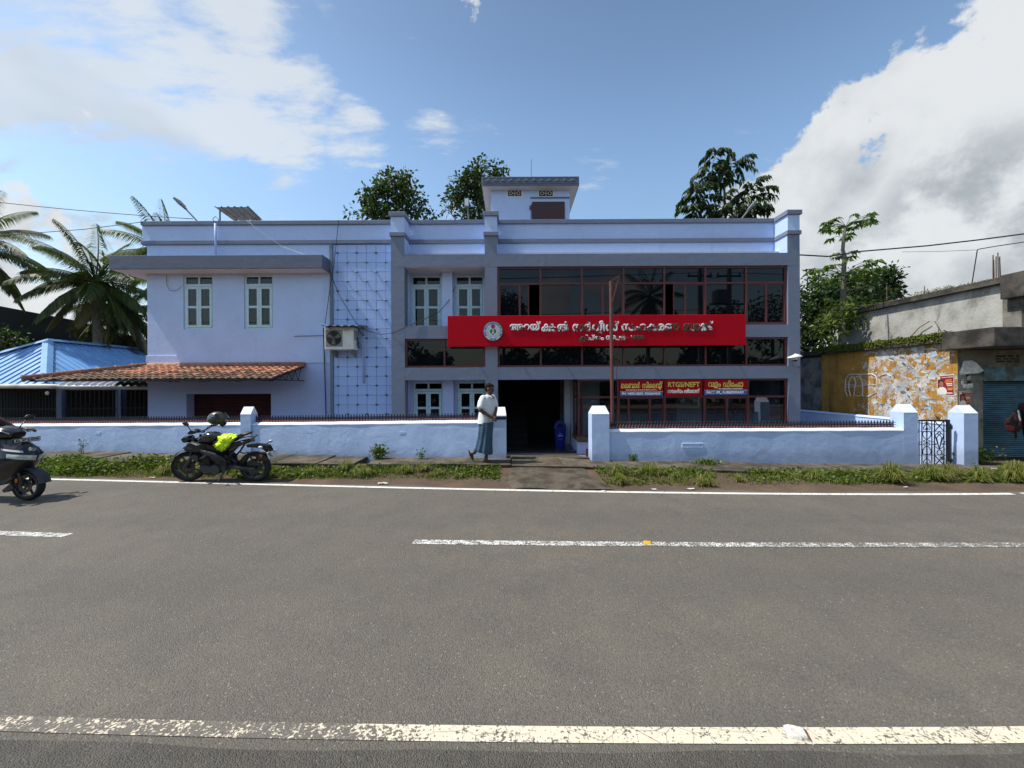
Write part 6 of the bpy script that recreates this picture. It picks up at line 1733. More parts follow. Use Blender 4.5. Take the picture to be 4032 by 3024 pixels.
for r_ in range(NR + 1):
    th = math.pi * (r_ + .15) / (NR + .3); kk = math.sin(th) ** .55; dd = -.05 + .21 * -math.cos(th)
    row = []
    for p in od:
        x_, y_ = cxo + (p[0] - cxo) * kk, czo + (p[1] - czo) * kk
        v_ = Vector((x_ * .012, y_ * .012, dd * 9))
        cr_ = mnoise.noise(v_ * .8) * .03 + abs(mnoise.noise(v_ * 1.5 + Vector((3, 1, 7)))) * .045 - .010
        q_ = bz(x_, y_, dd); ce = bz(cxo, czo, -.05)
        q_ = ce + (q_ - ce) * 1.10 + (q_ - ce).normalized() * cr_ * 1.2
        row.append(q_)
    rows.append(row)
W(mb.rings(rows), 'bundle', 'hivis', bag, 55)
W(MB().tube([bz(1200, 740, -.17), bz(1250, 680, -.13), bz(1330, 625, -.10)], .010, 6), 'strap', 'seat_brown', bag, True)
# helmet hung on the mirror side of the bars
hel = thing('helmet', 'dark green open visor helmet hung on the motorcycle handlebar', 'helmet', bz(960, 400, .36))
def hz_(x, y, d_): q_ = bz(x, y, .36); return q_ + Vector((0, d_, 0))
mb = MB(); rows = []
for i in range(15):
    th = math.pi * (i + .05) / 14.6; row = []
    for k in range(28):
        a = 2 * math.pi * k / 28
        x_ = 945 + 150 * math.sin(th) * math.cos(a) * (1.0 if math.cos(a) < 0 else 1.02); y_ = 310 - 130 * math.cos(th) * (1 if th < 1.6 else .78)
        row.append(hz_(x_, y_, .135 * math.sin(th) * math.sin(a)))
    rows.append(row)
W(mb.rings(rows), 'shell', 'helmet_green', hel, True)
mb = MB(); rows = []
for i in range(9):
    f = i / 8; row = []
    for k in range(13):
        a = R(-75 + 150 * k / 12)
        row.append(hz_(960 + (135 + 45 * f) * math.cos(a) - 5, 205 + 88 * f, .142 * math.sin(a) * (1 - .05 * f)))
    rows.append(row)
mb.rings(rows, close=False); W(mb, 'visor_peak', 'visor', hel, True)
W(MB().ball(tuple(hz_(955, 272, -.125)), (.025, .012, .02)), 'visor_pivot', 'bike_black', hel, True)
W(MB().rings([[hz_(900 + dx, 345 + dy, s * .10 * k) for dx, dy, s in ((0, 0, -1), (90, -10, -1), (165, 30, -.8), (150, 85, -.5), (150, 85, .5), (165, 30, .8), (90, -10, 1), (0, 0, 1), (60, 30, 0))] for k in (1.0, 1.02)]), 'chin_bar', 'bike_black', hel, True)
W(MB().tube([hz_(1000, 350, -.1), hz_(1045, 360, -.08), hz_(1070, 390, -.04), hz_(1045, 430, 0), hz_(1070, 390, .04), hz_(1000, 350, .1)], .026, 8), 'chin_guard', 'bike_black', hel, True)

# ================================================================== scooter entering from the left
SCX, SCY = -8.09, 6.43
sc = thing('scooter', 'black scooter riding along the road at the left edge', 'scooter', (SCX, SCY, 0))
mat('scooter_black', (.012, .012, .014), .28, coat=.5); mat('scooter_grey', (.045, .048, .052), .45); mat('lamp_glass', (.50, .56, .50), .12, var=.25, vscale=14)
sc.scale = (1.06, 1.06, 1.06)
wheel(sc, (0, 0, .235), .235, .050, 5); wheel(sc, (-1.27, 0, .235), .235, .055, 5)
def sp(mb, name, m_, smooth=40): return mb.build(name, m_, sc, smooth)
def loft(sections, n=16):
    """sections: (x, z, half width, half height, lean) super-ellipses across y"""
    rows = []
    for x, z, wy, hz__, lean in sections:
        row = []
        for k in range(n):
            a = 2 * math.pi * k / n; c_, s_ = math.cos(a), math.sin(a)
            e_ = .72
            yy = wy * math.copysign(abs(c_) ** e_, c_); zz = hz__ * math.copysign(abs(s_) ** e_, s_)
            row.append((x + lean * zz, yy, z + zz))
        rows.append(row)
    return MB().rings(rows)
fd = MB(); rows = []
for k in range(11):
    a = R(8 + 140 * k / 10); rows.append([((.265 + .015 * (1 - (j / 3 - 1) ** 2)) * math.cos(a), (j / 3 - 1) * .085, .235 + (.265 + .02 * (1 - (j / 3 - 1) ** 2)) * math.sin(a)) for j in range(7)])
fd.rings(rows, close=False); sp(fd, 'front_fender', 'scooter_grey', True)
fk = MB()
for s in (-1, 1): fk.tube([(0, s * .075, .235), (-.10, s * .07, .55)], .022, 8)
sp(fk, 'front_fork', 'scooter_grey', True)
# front apron: rows from nose down to floorboard, swept back at the sides
def apron_pt(a, z, grow=1.0):
    nose = np.interp(z, [.36, .50, .62, .70, .80, .90, .98], [-.10, .02, .10, .135, .085, -.02, -.13])
    half = np.interp(z, [.36, .50, .62, .72, .82, .92, .98], [.17, .215, .235, .225, .185, .145, .12]) * grow
    return (nose - .34 * (1 - math.cos(a)) * .9, half * math.sin(a) * 1.08, z)
ap_ = MB(); rows = [[apron_pt(a, z) for a in np.linspace(-1.5, 1.5, 25)] + [(-.36, .14, z), (-.36, -.14, z)] for z in np.linspace(.36, .98, 16)]
ap_.rings(rows); sp(ap_, 'front_apron', 'scooter_black', 35)
for s in (-1, 1):
    hl = MB(); rows = []
    for f in np.linspace(0, 1, 9):
        a = s * (.05 + 1.15 * f); z0 = .60 + .10 * f + .03 * (1 - f); z1 = .705 + .16 * f
        rows.append([tuple(Vector(apron_pt(a, z, 1.02)) + Vector((.018, 0, 0))) for z in np.linspace(z0, max(z1 - .10 * f, z0 + .02), 5)])
    hl.rings(rows, close=False); sp(hl, 'headlight', 'lamp_glass', True)
    dl = MB(); rows = []
    for f in np.linspace(0, 1, 8):
        a = s * (.55 + .8 * f); z0 = .765 + .05 * f
        rows.append([tuple(Vector(apron_pt(a, z, 1.03)) + Vector((.014, 0, 0))) for z in (z0, z0 + .03)])
    dl.rings(rows, close=False); sp(dl, 'position_lamp', 'lens_white', True)
    rf = MB().ball((-.06, s * .105, .33), (.02, .012, .035)); sp(rf, 'reflector', 'lens_amber', True)
em = MB(); em.ball((.105, -.03, .80), (.012, .05, .028), 10, 6); em.tube([(.10, -.08, .81), (.10, -.05, .835), (.10, -.02, .82)], .01, 6)
sp(em, 'emblem', 'chrome', True)
sp(MB().box(-.045, -.02, -.175, .175, .915, .985, .006), 'plate_frame', 'bike_black')
npl = sp(MB().box(-.021, -.015, -.16, .16, .927, .973), 'number_plate', 'plate_white')
me = text_mesh("KL 27 E 0759", .05, 'letter_black', .0022, .0005); fit_width(me, .29, .034); me.transform(Matrix.Translation((-.0125, 0, .95)) @ Matrix.Rotation(math.pi / 2, 4, 'Z')); put('plate_lettering', me, npl)
sp(loft([(-.50, 1.05, .06, .05, 0), (-.46, 1.06, .14, .085, .2), (-.36, 1.075, .17, .10, .2), (-.24, 1.06, .15, .085, .25), (-.15, 1.03, .09, .05, .3)]), 'handlebar_cowl', 'scooter_black', 50)
for s in (-1, 1): sp(MB().tube([(-.20, s * .03, 1.02), (-.17, s * .11, 1.06), (-.27, s * .155, 1.12)], .009, 6), 'cowl_trim', 'chrome', True)
hb = MB()
for s in (-1, 1): hb.tube([(-.36, s * .12, 1.05), (-.42, s * .36, 1.075)], .018, 8)
sp(hb, 'handlebar', 'bike_black', True)
lv = MB()
for s in (-1, 1): lv.tube([(-.34, s * .14, 1.05), (-.31, s * .22, 1.05), (-.35, s * .36, 1.06)], .007, 6)
sp(lv, 'brake_lever', 'bike_metal', True)
for s in (-1, 1):
    mo = sp(MB().rings([[(x_, s * .33 + .068 * math.cos(a) * k, 1.285 + .042 * math.sin(a) * k) for a in np.linspace(0, 2 * math.pi, 13)[:-1]] for x_, k in ((-.36, .6), (-.375, 1.0), (-.40, 1.0))]), 'mirror', 'bike_black', 40)
    MB().tube([(-.37, s * .17, 1.07), (-.37, s * .19, 1.15), (-.385, s * .30, 1.265)], .008, 6).build('mirror_stem', 'bike_black', mo, True)
sp(MB().box(-.72, -.30, -.16, .16, .26, .32, .02), 'floorboard', 'scooter_grey')
sp(loft([(-.62, .50, .12, .14, 0), (-.75, .52, .17, .20, 0), (-1.1, .55, .20, .20, 0), (-1.45, .64, .16, .14, 0), (-1.62, .72, .08, .07, 0)]), 'rear_body', 'scooter_black', 50)
sp(loft([(-.62, .74, .10, .04, 0), (-.75, .77, .14, .06, 0), (-1.1, .79, .16, .06, 0), (-1.45, .84, .13, .05, 0), (-1.55, .85, .08, .03, 0)]), 'seat', 'seat_brown', 50)
sp(MB().prism([(-.30, .26), (-.10, .36), (-.12, .62), (-.36, .95), (-.42, .95), (-.34, .5)], -.13, .13), 'leg_shield', 'scooter_grey')
sp(MB().prism([(-.17, .20), (-.33, .13), (-.36, .17), (-.22, .28)], -.05, .05), 'belly_flap', 'scooter_grey')
# ================================================================== people
mat('skin_dark', (.105, .055, .034), .5, var=.08, spec=.4); mat('hair_black', (.006, .006, .007), .75, spec=.15, bump=.003, bscale=120)
mat('shirt_white', (.74, .77, .77), .75, var=.05, vscale=5, bump=.010, bscale=9); mat('sandal', (.045, .032, .026), .7); mat('trouser_dark', (.022, .026, .042), .8, bump=.01, bscale=10)
mat('shirt_maroon', (.055, .018, .022), .8, bump=.01, bscale=10); mat('bag_red', (.20, .012, .022), .6, var=.1); mat('bag_black', (.012, .012, .013), .7)
m, t, b = new_mat('lungi_check')
co = t.n('ShaderNodeTexCoord').outputs['Object']
sx = t.n('ShaderNodeSeparateXYZ'); t.put(sx.inputs[0], co)
def band(sock, freq, lo, hi): return t.mapr(t.math('SINE', t.math('MULTIPLY', sock, freq)), lo, hi)
c = t.ramp(t.noise(co, 5, 5, .6), [(.3, (.020, .052, .105)), (.7, (.055, .115, .185))])
c = t.mix(t.math('MULTIPLY', band(sx.outputs[2], 160, .3, .9), .35), c, (.11, .18, .22)); c = t.mix(t.math('MULTIPLY', band(t.math('ADD', sx.outputs[0], sx.outputs[1]), 190, .3, .9), .35), c, (.015, .04, .085))
t.put(b.inputs['Base Color'], c); b.inputs['Roughness'].default_value = .85
bp = t.n('ShaderNodeBump'); bp.inputs['Distance'].default_value = .008; t.put(bp.inputs['Height'], t.noise(co, 40, 3, .6)); t.put(b.inputs['Normal'], bp.outputs[0])

def remesh(mb, name, material, parent, voxel, smooth_it=4, ratio=None):
    """fuse overlapping closed shapes into one continuous skin"""
    me = mb.mesh(name, material)
    o = bpy.data.objects.new(name, me); COL.objects.link(o)
    md = o.modifiers.new('fuse', 'REMESH'); md.mode = 'VOXEL'; md.voxel_size = voxel
    sm_ = o.modifiers.new('soften', 'SMOOTH'); sm_.factor = .5; sm_.iterations = smooth_it
    if ratio: dc = o.modifiers.new('thin', 'DECIMATE'); dc.ratio = ratio
    bpy.context.view_layer.update()
    me2 = bpy.data.meshes.new_from_object(o.evaluated_get(bpy.context.evaluated_depsgraph_get()))
    bpy.data.objects.remove(o); bpy.data.meshes.remove(me)
    me2.name = name; me2.shade_smooth()
    if not me2.materials: me2.materials.append(MATS[material])
    return put(name, me2, parent)
def limb(mb, pts, rs, n=12):
    pts = [Vector(p) for p in pts]
    path, rad = [], []
    for i in range(len(pts) - 1):
        for k in range(6):
            f = k / 6; path.append(pts[i].lerp(pts[i + 1], f)); rad.append(rs[i] * (1 - f) + rs[i + 1] * f)
    path.append(pts[-1]); rad.append(rs[-1])
    mb.tube(path, rad, n)
    for p, r_ in zip(pts, rs): mb.ball(p, r_ * 1.0, 12, 8)
def head(mb, c, f, s, hair_mb, face_mb):
    """head about c, facing f (unit, horizontal-ish), side s"""
    up = f.cross(s) if f.cross(s).z > 0 else s.cross(f)
    def q(a, b_, c_): return c + f * a + s * b_ + up * c_
    def egg(mb_, ce, ra, rb, rc, n=18, m_=12):
        rows = []
        for i in range(m_ + 1):
            t_ = math.pi * (i + .03) / (m_ + .06)
            rows.append([q(ce[0] + ra * math.sin(t_) * math.cos(2 * math.pi * k / n), ce[1] + rb * math.sin(t_) * math.sin(2 * math.pi * k / n), ce[2] - rc * math.cos(t_)) for k in range(n)])
        mb_.rings(rows)
    egg(mb, (-.012, 0, .03), .096, .076, .086); egg(mb, (.022, 0, -.045), .068, .058, .068); egg(mb, (.055, 0, -.088), .028, .028, .024)
    egg(mb, (.092, 0, -.020), .020, .015, .026); egg(mb, (.078, 0, .020), .016, .05, .012); egg(mb, (.078, 0, -.062), .016, .026, .014)
    for sd_ in (-1, 1): egg(mb, (-.005, sd_ * .078, -.008), .022, .010, .033)
    egg(hair_mb, (-.024, 0, .050), .094, .081, .078); egg(hair_mb, (-.055, 0, .0), .056, .078, .075); egg(hair_mb, (.040, 0, .088), .045, .055, .030)
    for sd_ in (-1, 1):
        egg(face_mb, (.082, sd_ * .030, .000), .009, .013, .006, 8, 6); egg(face_mb, (.088, sd_ * .030, .017), .007, .019, .004, 8, 6)
    egg(face_mb, (.088, 0, -.047), .010, .030, .008, 10, 6)
def hand(mb, wrist, d_, palm_n, side, curl=.5, size=1.0):
    """palm and five bent fingers"""
    d_ = d_.normalized(); palm_n = (palm_n - d_ * palm_n.dot(d_)).normalized(); sd_ = d_.cross(palm_n) * side
    pc = wrist + d_ * .045 * size
    mb.obox(pc, d_ * .042 * size, sd_ * .036 * size, palm_n * .013 * size)
    for k, L_ in enumerate((.068, .078, .073, .058)):
        b0 = wrist + d_ * .085 * size + sd_ * (.030 - .020 * k) * size; L_ *= size
        p1 = b0 + (d_ * math.cos(curl * .6) + palm_n * math.sin(curl * .6)) * L_ * .45; p2 = p1 + (d_ * math.cos(curl * 1.5) + palm_n * math.sin(curl * 1.5)) * L_ * .32; p3 = p2 + (d_ * math.cos(curl * 2.2) + palm_n * math.sin(curl * 2.2)) * L_ * .25
        mb.tube([b0 - d_ * .02, p1, p2, p3], [.0095 * size, .009 * size, .0085 * size, .007 * size], 8)
    t0 = wrist + d_ * .025 * size + sd_ * .032 * size; t1 = t0 + (d_ * .7 + sd_ * .6 + palm_n * .3).normalized() * .035 * size; t2 = t1 + (d_ * .9 + sd_ * .2 + palm_n * .4).normalized() * .03 * size
    mb.tube([t0 - d_ * .01, t1, t2], [.013 * size, .011 * size, .008 * size], 8)
def torso_rows(pts, n=24):
    """pts: centre, half depth (along f), half width (along s), f, s"""
    rows = []
    for c, a, b_, f, s in pts:
        rows.append([Vector(c) + f * a * math.copysign(abs(math.cos(t_)) ** .85, math.cos(t_)) + s * b_ * math.copysign(abs(math.sin(t_)) ** .85, math.sin(t_)) for t_ in np.linspace(0, 2 * math.pi, n + 1)[:-1]])
    return rows

# ---- man in a white shirt and blue lungi walking past the gate pillar
YMAN = 8.48
man = thing('person', 'man in white collared shirt and blue lungi walking by the gate pillar', 'person', (PX(1905, 1815, YMAN), YMAN, .19))
def M(x, y, d_=0.0): p = P(1800 + x / 4.607, 1480 + y / 4.607, YMAN); p.y = YMAN + d_; return p
FX = Vector((.86, -.51, 0)).normalized(); SX = Vector((.51, .86, 0)).normalized()     # facing right, turned a little to the road; side axis away
up_ = Vector((0, 0, 1))
bd, hr_, fc_ = MB(), MB(), MB()
hf = Vector((.93, -.30, -.22)).normalized(); hs = Vector((.30, .93, 0)).normalized()
head(bd, M(588, 238), hf, hs, hr_, fc_)
limb(bd, [M(566, 360), M(578, 290)], [.060, .056])
tr = [(M(520, 900), .115, .165, FX, SX), (M(528, 800), .125, .160, FX, SX), (M(540, 680), .130, .160, FX, SX), (M(545, 560), .118, .168, FX, SX), (M(548, 450), .105, .178, FX, SX), (M(552, 385), .075, .150, FX, SX), (M(560, 350), .050, .07, FX, SX)]
bd.rings(torso_rows(tr))
# near (right) arm and far arm, hands clasped in front
sh_n = M(470, 405, -.12); el_n = M(432, 610, -.22); wr_n = M(640, 738, -.20)
limb(bd, [sh_n, el_n, wr_n], [.058, .045, .030]); hand(bd, wr_n, M(700, 775, -.20) - wr_n, Vector((.2, .6, -.6)), 1, .8)
sh_f = M(640, 400, .13); el_f = M(700, 590, .10); wr_f = M(690, 735, -.12)
limb(bd, [sh_f, el_f, wr_f], [.056, .044, .030]); hand(bd, wr_f, M(672, 800, -.19) - wr_f, Vector((-.6, -.5, 0)), -1, .7)
# legs: front leg planted, rear heel lifted
hipn, hipf = M(500, 900, -.09), M(530, 900, .08)
limb(bd, [hipf, M(545, 1160, .06), M(530, 1440, .02), M(520, 1530, .02)], [.090, .058, .038, .042])
limb(bd, [hipn, M(450, 1150, -.06), M(318, 1385, -.04), M(262, 1400, -.03)], [.090, .058, .040, .034])
limb(bd, [M(500, 1545, .01), M(560, 1548, -.01), M(625, 1556, -.03)], [.034, .034, .024])
limb(bd, [M(262, 1395, -.03), M(270, 1450, -.03), M(283, 1500, -.03)], [.034, .036, .024])
for k in range(5):
    o_ = (k - 2) * .013
    bd.tube([M(615, 1556, -.03 + o_), M(652 - abs(k - 1) * 4, 1560, -.035 + o_)], [.011, .008], 8); bd.tube([M(280, 1492, -.03 + o_), M(292, 1518 - abs(k - 1) * 2, -.03 + o_)], [.011, .008], 8)
mo = -Vector(man.location)
body = remesh(bd, 'body', 'skin_dark', man, .008, 3, .5); body.location = mo
h_ = remesh(hr_, 'hair', 'hair_black', man, .010, 3, .6); h_.location = mo
W(fc_, 'face_features', 'hair_black', man, True)
# shirt
st = MB()
rows = [(M(508, 862), .150, .192, FX, SX), (M(515, 800), .152, .188, FX, SX), (M(530, 700), .158, .182, FX, SX), (M(545, 620), .152, .180, FX, SX), (M(548, 540), .140, .184, FX, SX), (M(548, 460), .124, .192, FX, SX), (M(550, 400), .098, .178, FX, SX), (M(556, 365), .075, .12, FX, SX), (M(562, 345), .066, .070, FX, SX)]
st.rings(torso_rows(rows, 28))
limb(st, [sh_n + Vector((.01, 0, 0)), M(446, 480, -.16), M(436, 545, -.19)], [.074, .077, .074]); limb(st, [sh_f, M(672, 470, .13), M(690, 535, .11)], [.070, .068, .066])
s_ = remesh(st, 'shirt', 'shirt_white', man, .009, 4, .5); s_.location = mo
cl = MB()
for sd_ in (-1, 1):
    a0 = M(568, 322, 0) + SX * sd_ * .062; a1 = M(600, 385, 0) + SX * sd_ * .035 + FX * .06; a2 = M(610, 430, 0) + FX * .085
    cl.add([a0 + SX * sd_ * .012, a0 + Vector((0, 0, -.05)) + SX * sd_ * .03, a1 + SX * sd_ * .03 + FX * .02, a1 + FX * .02, a2 + FX * .01], [(0, 1, 2, 3), (3, 2, 4)])
W(cl, 'collar', 'shirt_white', man)
nk = MB().add([M(585, 352, 0) + FX * .078, M(598, 400, 0) + FX * .098 + SX * .022, M(612, 432, 0) + FX * .10, M(598, 400, 0) + FX * .098 - SX * .022], [(0, 1, 2, 3)])
W(nk, 'open_neck', 'skin_dark', man)
# lungi: wrapped cloth with folds, hem swinging back over the rear leg
lg = MB(); rows = []
prof = [(835, 392, 662, .200), (900, 390, 655, .198), (1000, 388, 642, .185), (1100, 376, 634, .180), (1200, 358, 628, .178), (1290, 335, 625, .175), (1345, 318, 624, .172), (1385, 330, 622, .168)]
for y, xa_, xb_, hw in prof:
    c = M((xa_ + xb_) / 2, y); a = (M(xb_, y) - M(xa_, y)).length / 2; row = []
    n = 56; g = (y - 850) / 535
    for k in range(n):
        t_ = 2 * math.pi * k / n
        fold = 1 + (.03 + .075 * g) * (math.sin(t_ * 9 + 1.2 * g) + .6 * math.sin(t_ * 5 + 2))
        if abs(math.sin((t_ - 5.35) * .5)) < .10: fold += .10 * g + .04
        hem = 0.0
        if y > 1330: hem = -.05 * max(0, math.cos(t_)) * (y - 1330) / 55 + .035 * max(0, -math.cos(t_)) * (y - 1330) / 55
        row.append(c + Vector((1, 0, 0)) * a * math.cos(t_) * fold + Vector((0, 1, 0)) * hw * math.sin(t_) * fold + up_ * hem)
    rows.append(row)
lg.rings(rows, cap=False); W(lg, 'lungi', 'lungi_check', man, True)
sd2 = MB()
sd2.rings([[M(x_, y_ + k, d_) for x_, y_, d_ in ((462, 1552, .05), (462, 1552, -.04), (570, 1560, -.07), (668, 1566, -.08), (672, 1566, -.01), (570, 1560, .04))] for k in (0, 12)])
W(sd2, 'sandal', 'sandal', man)
sd3 = MB(); sd3.rings([[M(x_ + k, y_ + k * .3, d_) for x_, y_, d_ in ((208, 1345, .01), (208, 1345, -.07), (238, 1450, -.085), (290, 1530, -.07), (290, 1530, .01), (238, 1450, .02))] for k in (0, 12)])
W(sd3, 'sandal', 'sandal', man)
W(MB().tube([M(560, 1545, -.06), M(600, 1525, -.03), M(630, 1545, -.02), M(600, 1528, .0), M(565, 1545, .03)], .009, 6).tube([M(262, 1460, -.08), M(292, 1455, -.04), M(300, 1490, -.03), M(288, 1458, 0), M(255, 1450, .01)], .009, 6), 'sandal_strap', 'sandal', man)

# ---- simple standing or sitting figures mostly outside the frame
def figure(label, at, rz, joints, shirt, legs, hair=True):
    o = thing('person', label, 'person', at, rz)
    b_, h__, f_ = MB(), MB(), MB(); J = {k: Vector(v) for k, v in joints.items()}
    fx, sx_ = Vector((1, 0, 0)), Vector((0, 1, 0))
    head(b_, J['head'], fx, sx_, h__, f_)
    limb(b_, [J['neck'], J['head'] - Vector((0, 0, .06))], [.058, .055])
    b_.rings(torso_rows([(J['hip'], .11, .16, fx, sx_), (J['hip'].lerp(J['neck'], .45), .11, .155, fx, sx_), (J['hip'].lerp(J['neck'], .8), .10, .18, fx, sx_), (J['neck'], .06, .08, fx, sx_)]))
    for s in ('l', 'r'):
        limb(b_, [J['sh' + s], J['el' + s], J['wr' + s]], [.055, .043, .029]); hand(b_, J['wr' + s], J['wr' + s] - J['el' + s], Vector((0, 0, -1)), 1 if s == 'l' else -1, .9)
        limb(b_, [J['hp' + s], J['kn' + s], J['an' + s]], [.085, .056, .038]); limb(b_, [J['an' + s], J['an' + s] + Vector((.15, 0, -.045))], [.04, .028])
    remesh(b_, 'body', 'skin_dark', o, .010, 3, .4); remesh(h__, 'hair', 'hair_black', o, .012, 3, .5); f_.build('face_features', 'hair_black', o)
    t_ = MB(); t_.rings(torso_rows([(J['hip'] + Vector((0, 0, -.08)), .135, .185, fx, sx_), (J['hip'].lerp(J['neck'], .45), .13, .18, fx, sx_), (J['hip'].lerp(J['neck'], .8), .115, .195, fx, sx_), (J['neck'] - Vector((0, 0, .01)), .07, .09, fx, sx_)]))
    for s in ('l', 'r'): limb(t_, [J['sh' + s], J['el' + s].lerp(J['wr' + s], .1)], [.072, .06])
    remesh(t_, 'shirt', shirt, o, .012, 4, .5)
    l_ = MB()
    for s in ('l', 'r'): limb(l_, [J['hp' + s], J['kn' + s], J['an' + s] + Vector((0, 0, .02))], [.105, .08, .07]); 
    l_.ball(J['hip'] + Vector((0, 0, -.03)), (.135, .18, .11))
    remesh(l_, 'trousers', legs, o, .014, 3, .5)
    sh2 = MB()
    for s in ('l', 'r'): a_ = J['an' + s]; sh2.bbox(a_.x - .06, a_.x + .20, a_.y - .045, a_.y + .045, a_.z - .085, a_.z - .035, .015)
    sh2.build('shoes', 'sandal', o)
    return o
p2 = figure('person in dark maroon shirt carrying a backpack beside the teal shutter', (12.25, 9.05, -.06), R(-8),
       dict(head=(.04, 0, 1.58), neck=(0, 0, 1.42), hip=(-.02, 0, .92), shl=(0, .19, 1.38), shr=(0, -.19, 1.38), ell=(-.05, .24, 1.10), elr=(-.03, -.24, 1.10), wrl=(.12, .22, .90), wrr=(.16, -.22, .92), hpl=(0, .09, .90), hpr=(0, -.09, .90), knl=(.06, .1, .48), knr=(-.02, -.1, .48), anl=(.05, .1, .085), anr=(-.10, -.1, .085)), 'shirt_maroon', 'trouser_dark')
bpk = thing('backpack', 'red and black backpack worn by the person at the shutter', 'backpack', (11.86, 9.06, .85))
def bk(x, y, d_=0.0): return P(3832 + x / 3.32, 1380 + y / 3.32, 9.06 + d_)
def bslab(pts, w_, m_, name, k=.75, y0=0.0):
    mb = MB(); cx_b = sum(p[0] for p in pts) / len(pts); cy_b = sum(p[1] for p in pts) / len(pts)
    rows = [[bk(cx_b + (x - cx_b) * q, cy_b + (y - cy_b) * q, y0 + d_) for x, y in pts] for d_, q in ((-w_, k), (-w_ * .7, .95), (0, 1), (w_ * .7, .95), (w_, k))]
    W(mb.rings(rows), name, m_, bpk, 50)
bslab([(470, 880), (520, 800), (580, 765), (630, 800), (650, 1000), (600, 1060), (520, 1075), (440, 1040), (412, 960), (420, 905)], .15, 'bag_black', 'bag_body')
bslab([(415, 985), (480, 970), (545, 990), (548, 1040), (500, 1062), (440, 1040)], .12, 'bag_red', 'front_pocket', .85, -.05); bslab([(418, 905), (470, 890), (488, 935), (430, 955)], .13, 'bag_red', 'top_pocket', .85, -.04); bslab([(520, 830), (545, 820), (570, 905), (535, 915)], .14, 'bag_red', 'side_stripe', .85, -.02)
bslab([(590, 930), (635, 920), (620, 975), (588, 985)], .14, 'bag_red', 'side_pocket', .85, -.03)
W(MB().tube([bk(585, 780, -.14), bk(600, 850, -.16), bk(615, 915, -.15)], .014, 6), 'strap', 'plastic_white', bpk); W(MB().bar(bk(558, 1070, -.08), bk(556, 1150, -.08), .04, .012), 'loose_strap', 'bag_black', bpk)
rd = figure('rider in a dark shirt seated on the black scooter', (SCX, SCY, 0), 0,
       dict(head=(-.84, 0, 1.58), neck=(-.88, 0, 1.42), hip=(-1.0, 0, .93), shl=(-.86, .19, 1.36), shr=(-.86, -.19, 1.36), ell=(-.68, .30, 1.16), elr=(-.68, -.30, 1.16), wrl=(-.49, .36, 1.15), wrr=(-.49, -.36, 1.15), hpl=(-.98, .09, .90), hpr=(-.98, -.09, .90), knl=(-.58, .16, .86), knr=(-.58, -.16, .86), anl=(-.55, .13, .44), anr=(-.55, -.13, .44)), 'shirt_maroon', 'trouser_dark')
# ================================================================== dustbin, chair, studs, litter
mat('bin_blue', (.010, .022, .26), .4, var=.06); mat('bin_print', (.45, .47, .6), .6); mat('stud_white', (.62, .60, .52), .5, var=.2, vscale=30, dirt=(.12, .10, .08), dscale=18, dlo=.5, dhi=.7); mat('stud_yellow', (.75, .42, .02), .4, dirt=(.2, .12, .03), dscale=20); mat('stud_red', (.18, .03, .02), .35)
bx, by = PX(2204, 1752, 13.0), 13.0
bn = thing('dustbin', 'tall blue plastic dustbin with swing lid inside the dark entrance', 'dustbin', (bx, by, -.2))
def rr(w_, d_, z, r_=.05):
    out = []
    for cx, cy_, a0 in ((w_ - r_, d_ - r_, 0), (-w_ + r_, d_ - r_, 90), (-w_ + r_, -d_ + r_, 180), (w_ - r_, -d_ + r_, 270)):
        for k in range(4): a = R(a0 + 30 * k); out.append((cx + r_ * math.cos(a), cy_ + r_ * math.sin(a), z))
    return out
MB().rings([rr(.155, .13, 0), rr(.16, .135, .03), rr(.195, .165, .58), rr(.205, .175, .60), rr(.205, .175, .63)]).build('bin_body', 'bin_blue', bn, 40)
lid = MB(); N_ = 17
def lid_arc(rx, rz, y_): return [(rx * math.cos(a), y_, .63 + rz * math.sin(a)) for a in np.linspace(0, math.pi, N_)]
rows = [lid_arc(.20, .24, -.17), lid_arc(.20, .24, -.12), lid_arc(.20, .24, .17)]
lid.rings(rows, close=False)
a1, a2 = lid_arc(.20, .24, -.17), lid_arc(.125, .155, -.17)
lid.add(a1 + a2, [(k, k + 1, N_ + k + 1, N_ + k) for k in range(N_ - 1)]); lid.add(lid_arc(.20, .24, .17), [tuple(range(N_))])
lid.build('lid', 'bin_blue', bn, 40)
MB().add(lid_arc(.125, .155, -.165), [tuple(range(N_))]).build('lid_opening', 'unlit_black', bn)
pr = MB(); pr.box(-.035, -.02, -.158, -.152, .40, .445); pr.box(.02, .035, -.158, -.152, .40, .445); pr.box(-.02, .02, -.158, -.152, .432, .445); pr.box(-.085, .085, -.155, -.148, .345, .378); pr.box(-.05, .05, -.148, -.140, .275, .283); pr.box(-.07, .07, -.147, -.139, .235, .243)
pr.build('print', 'bin_print', bn)
mat('chair_red', (.16, .018, .016), .5)
chx, chy = PX(2838, 1660, 12.5), 12.5
chr_ = thing('chair', 'red round backed chair behind the counter glass', 'chair', (chx, chy, -.2))
MB().rings([[( .24 * math.cos(a) * k, y_ , .62 + .24 * math.sin(a) * k) for a in np.linspace(-.5, math.pi + .5, 19)] for y_, k in ((-.03, .9), (-.01, 1.0), (.03, 1.0), (.04, .9))]).build('backrest', 'chair_red', chr_, 40)
MB().box(-.23, .23, -.5, -.02, .42, .47, .02).build('seat', 'chair_red', chr_)
for x_ in (-.2, .2):
    for y_ in (-.46, -.05): MB().tube([(x_, y_, 0), (x_, y_, .42)], .014, 8).build('leg', 'iron_black', chr_)
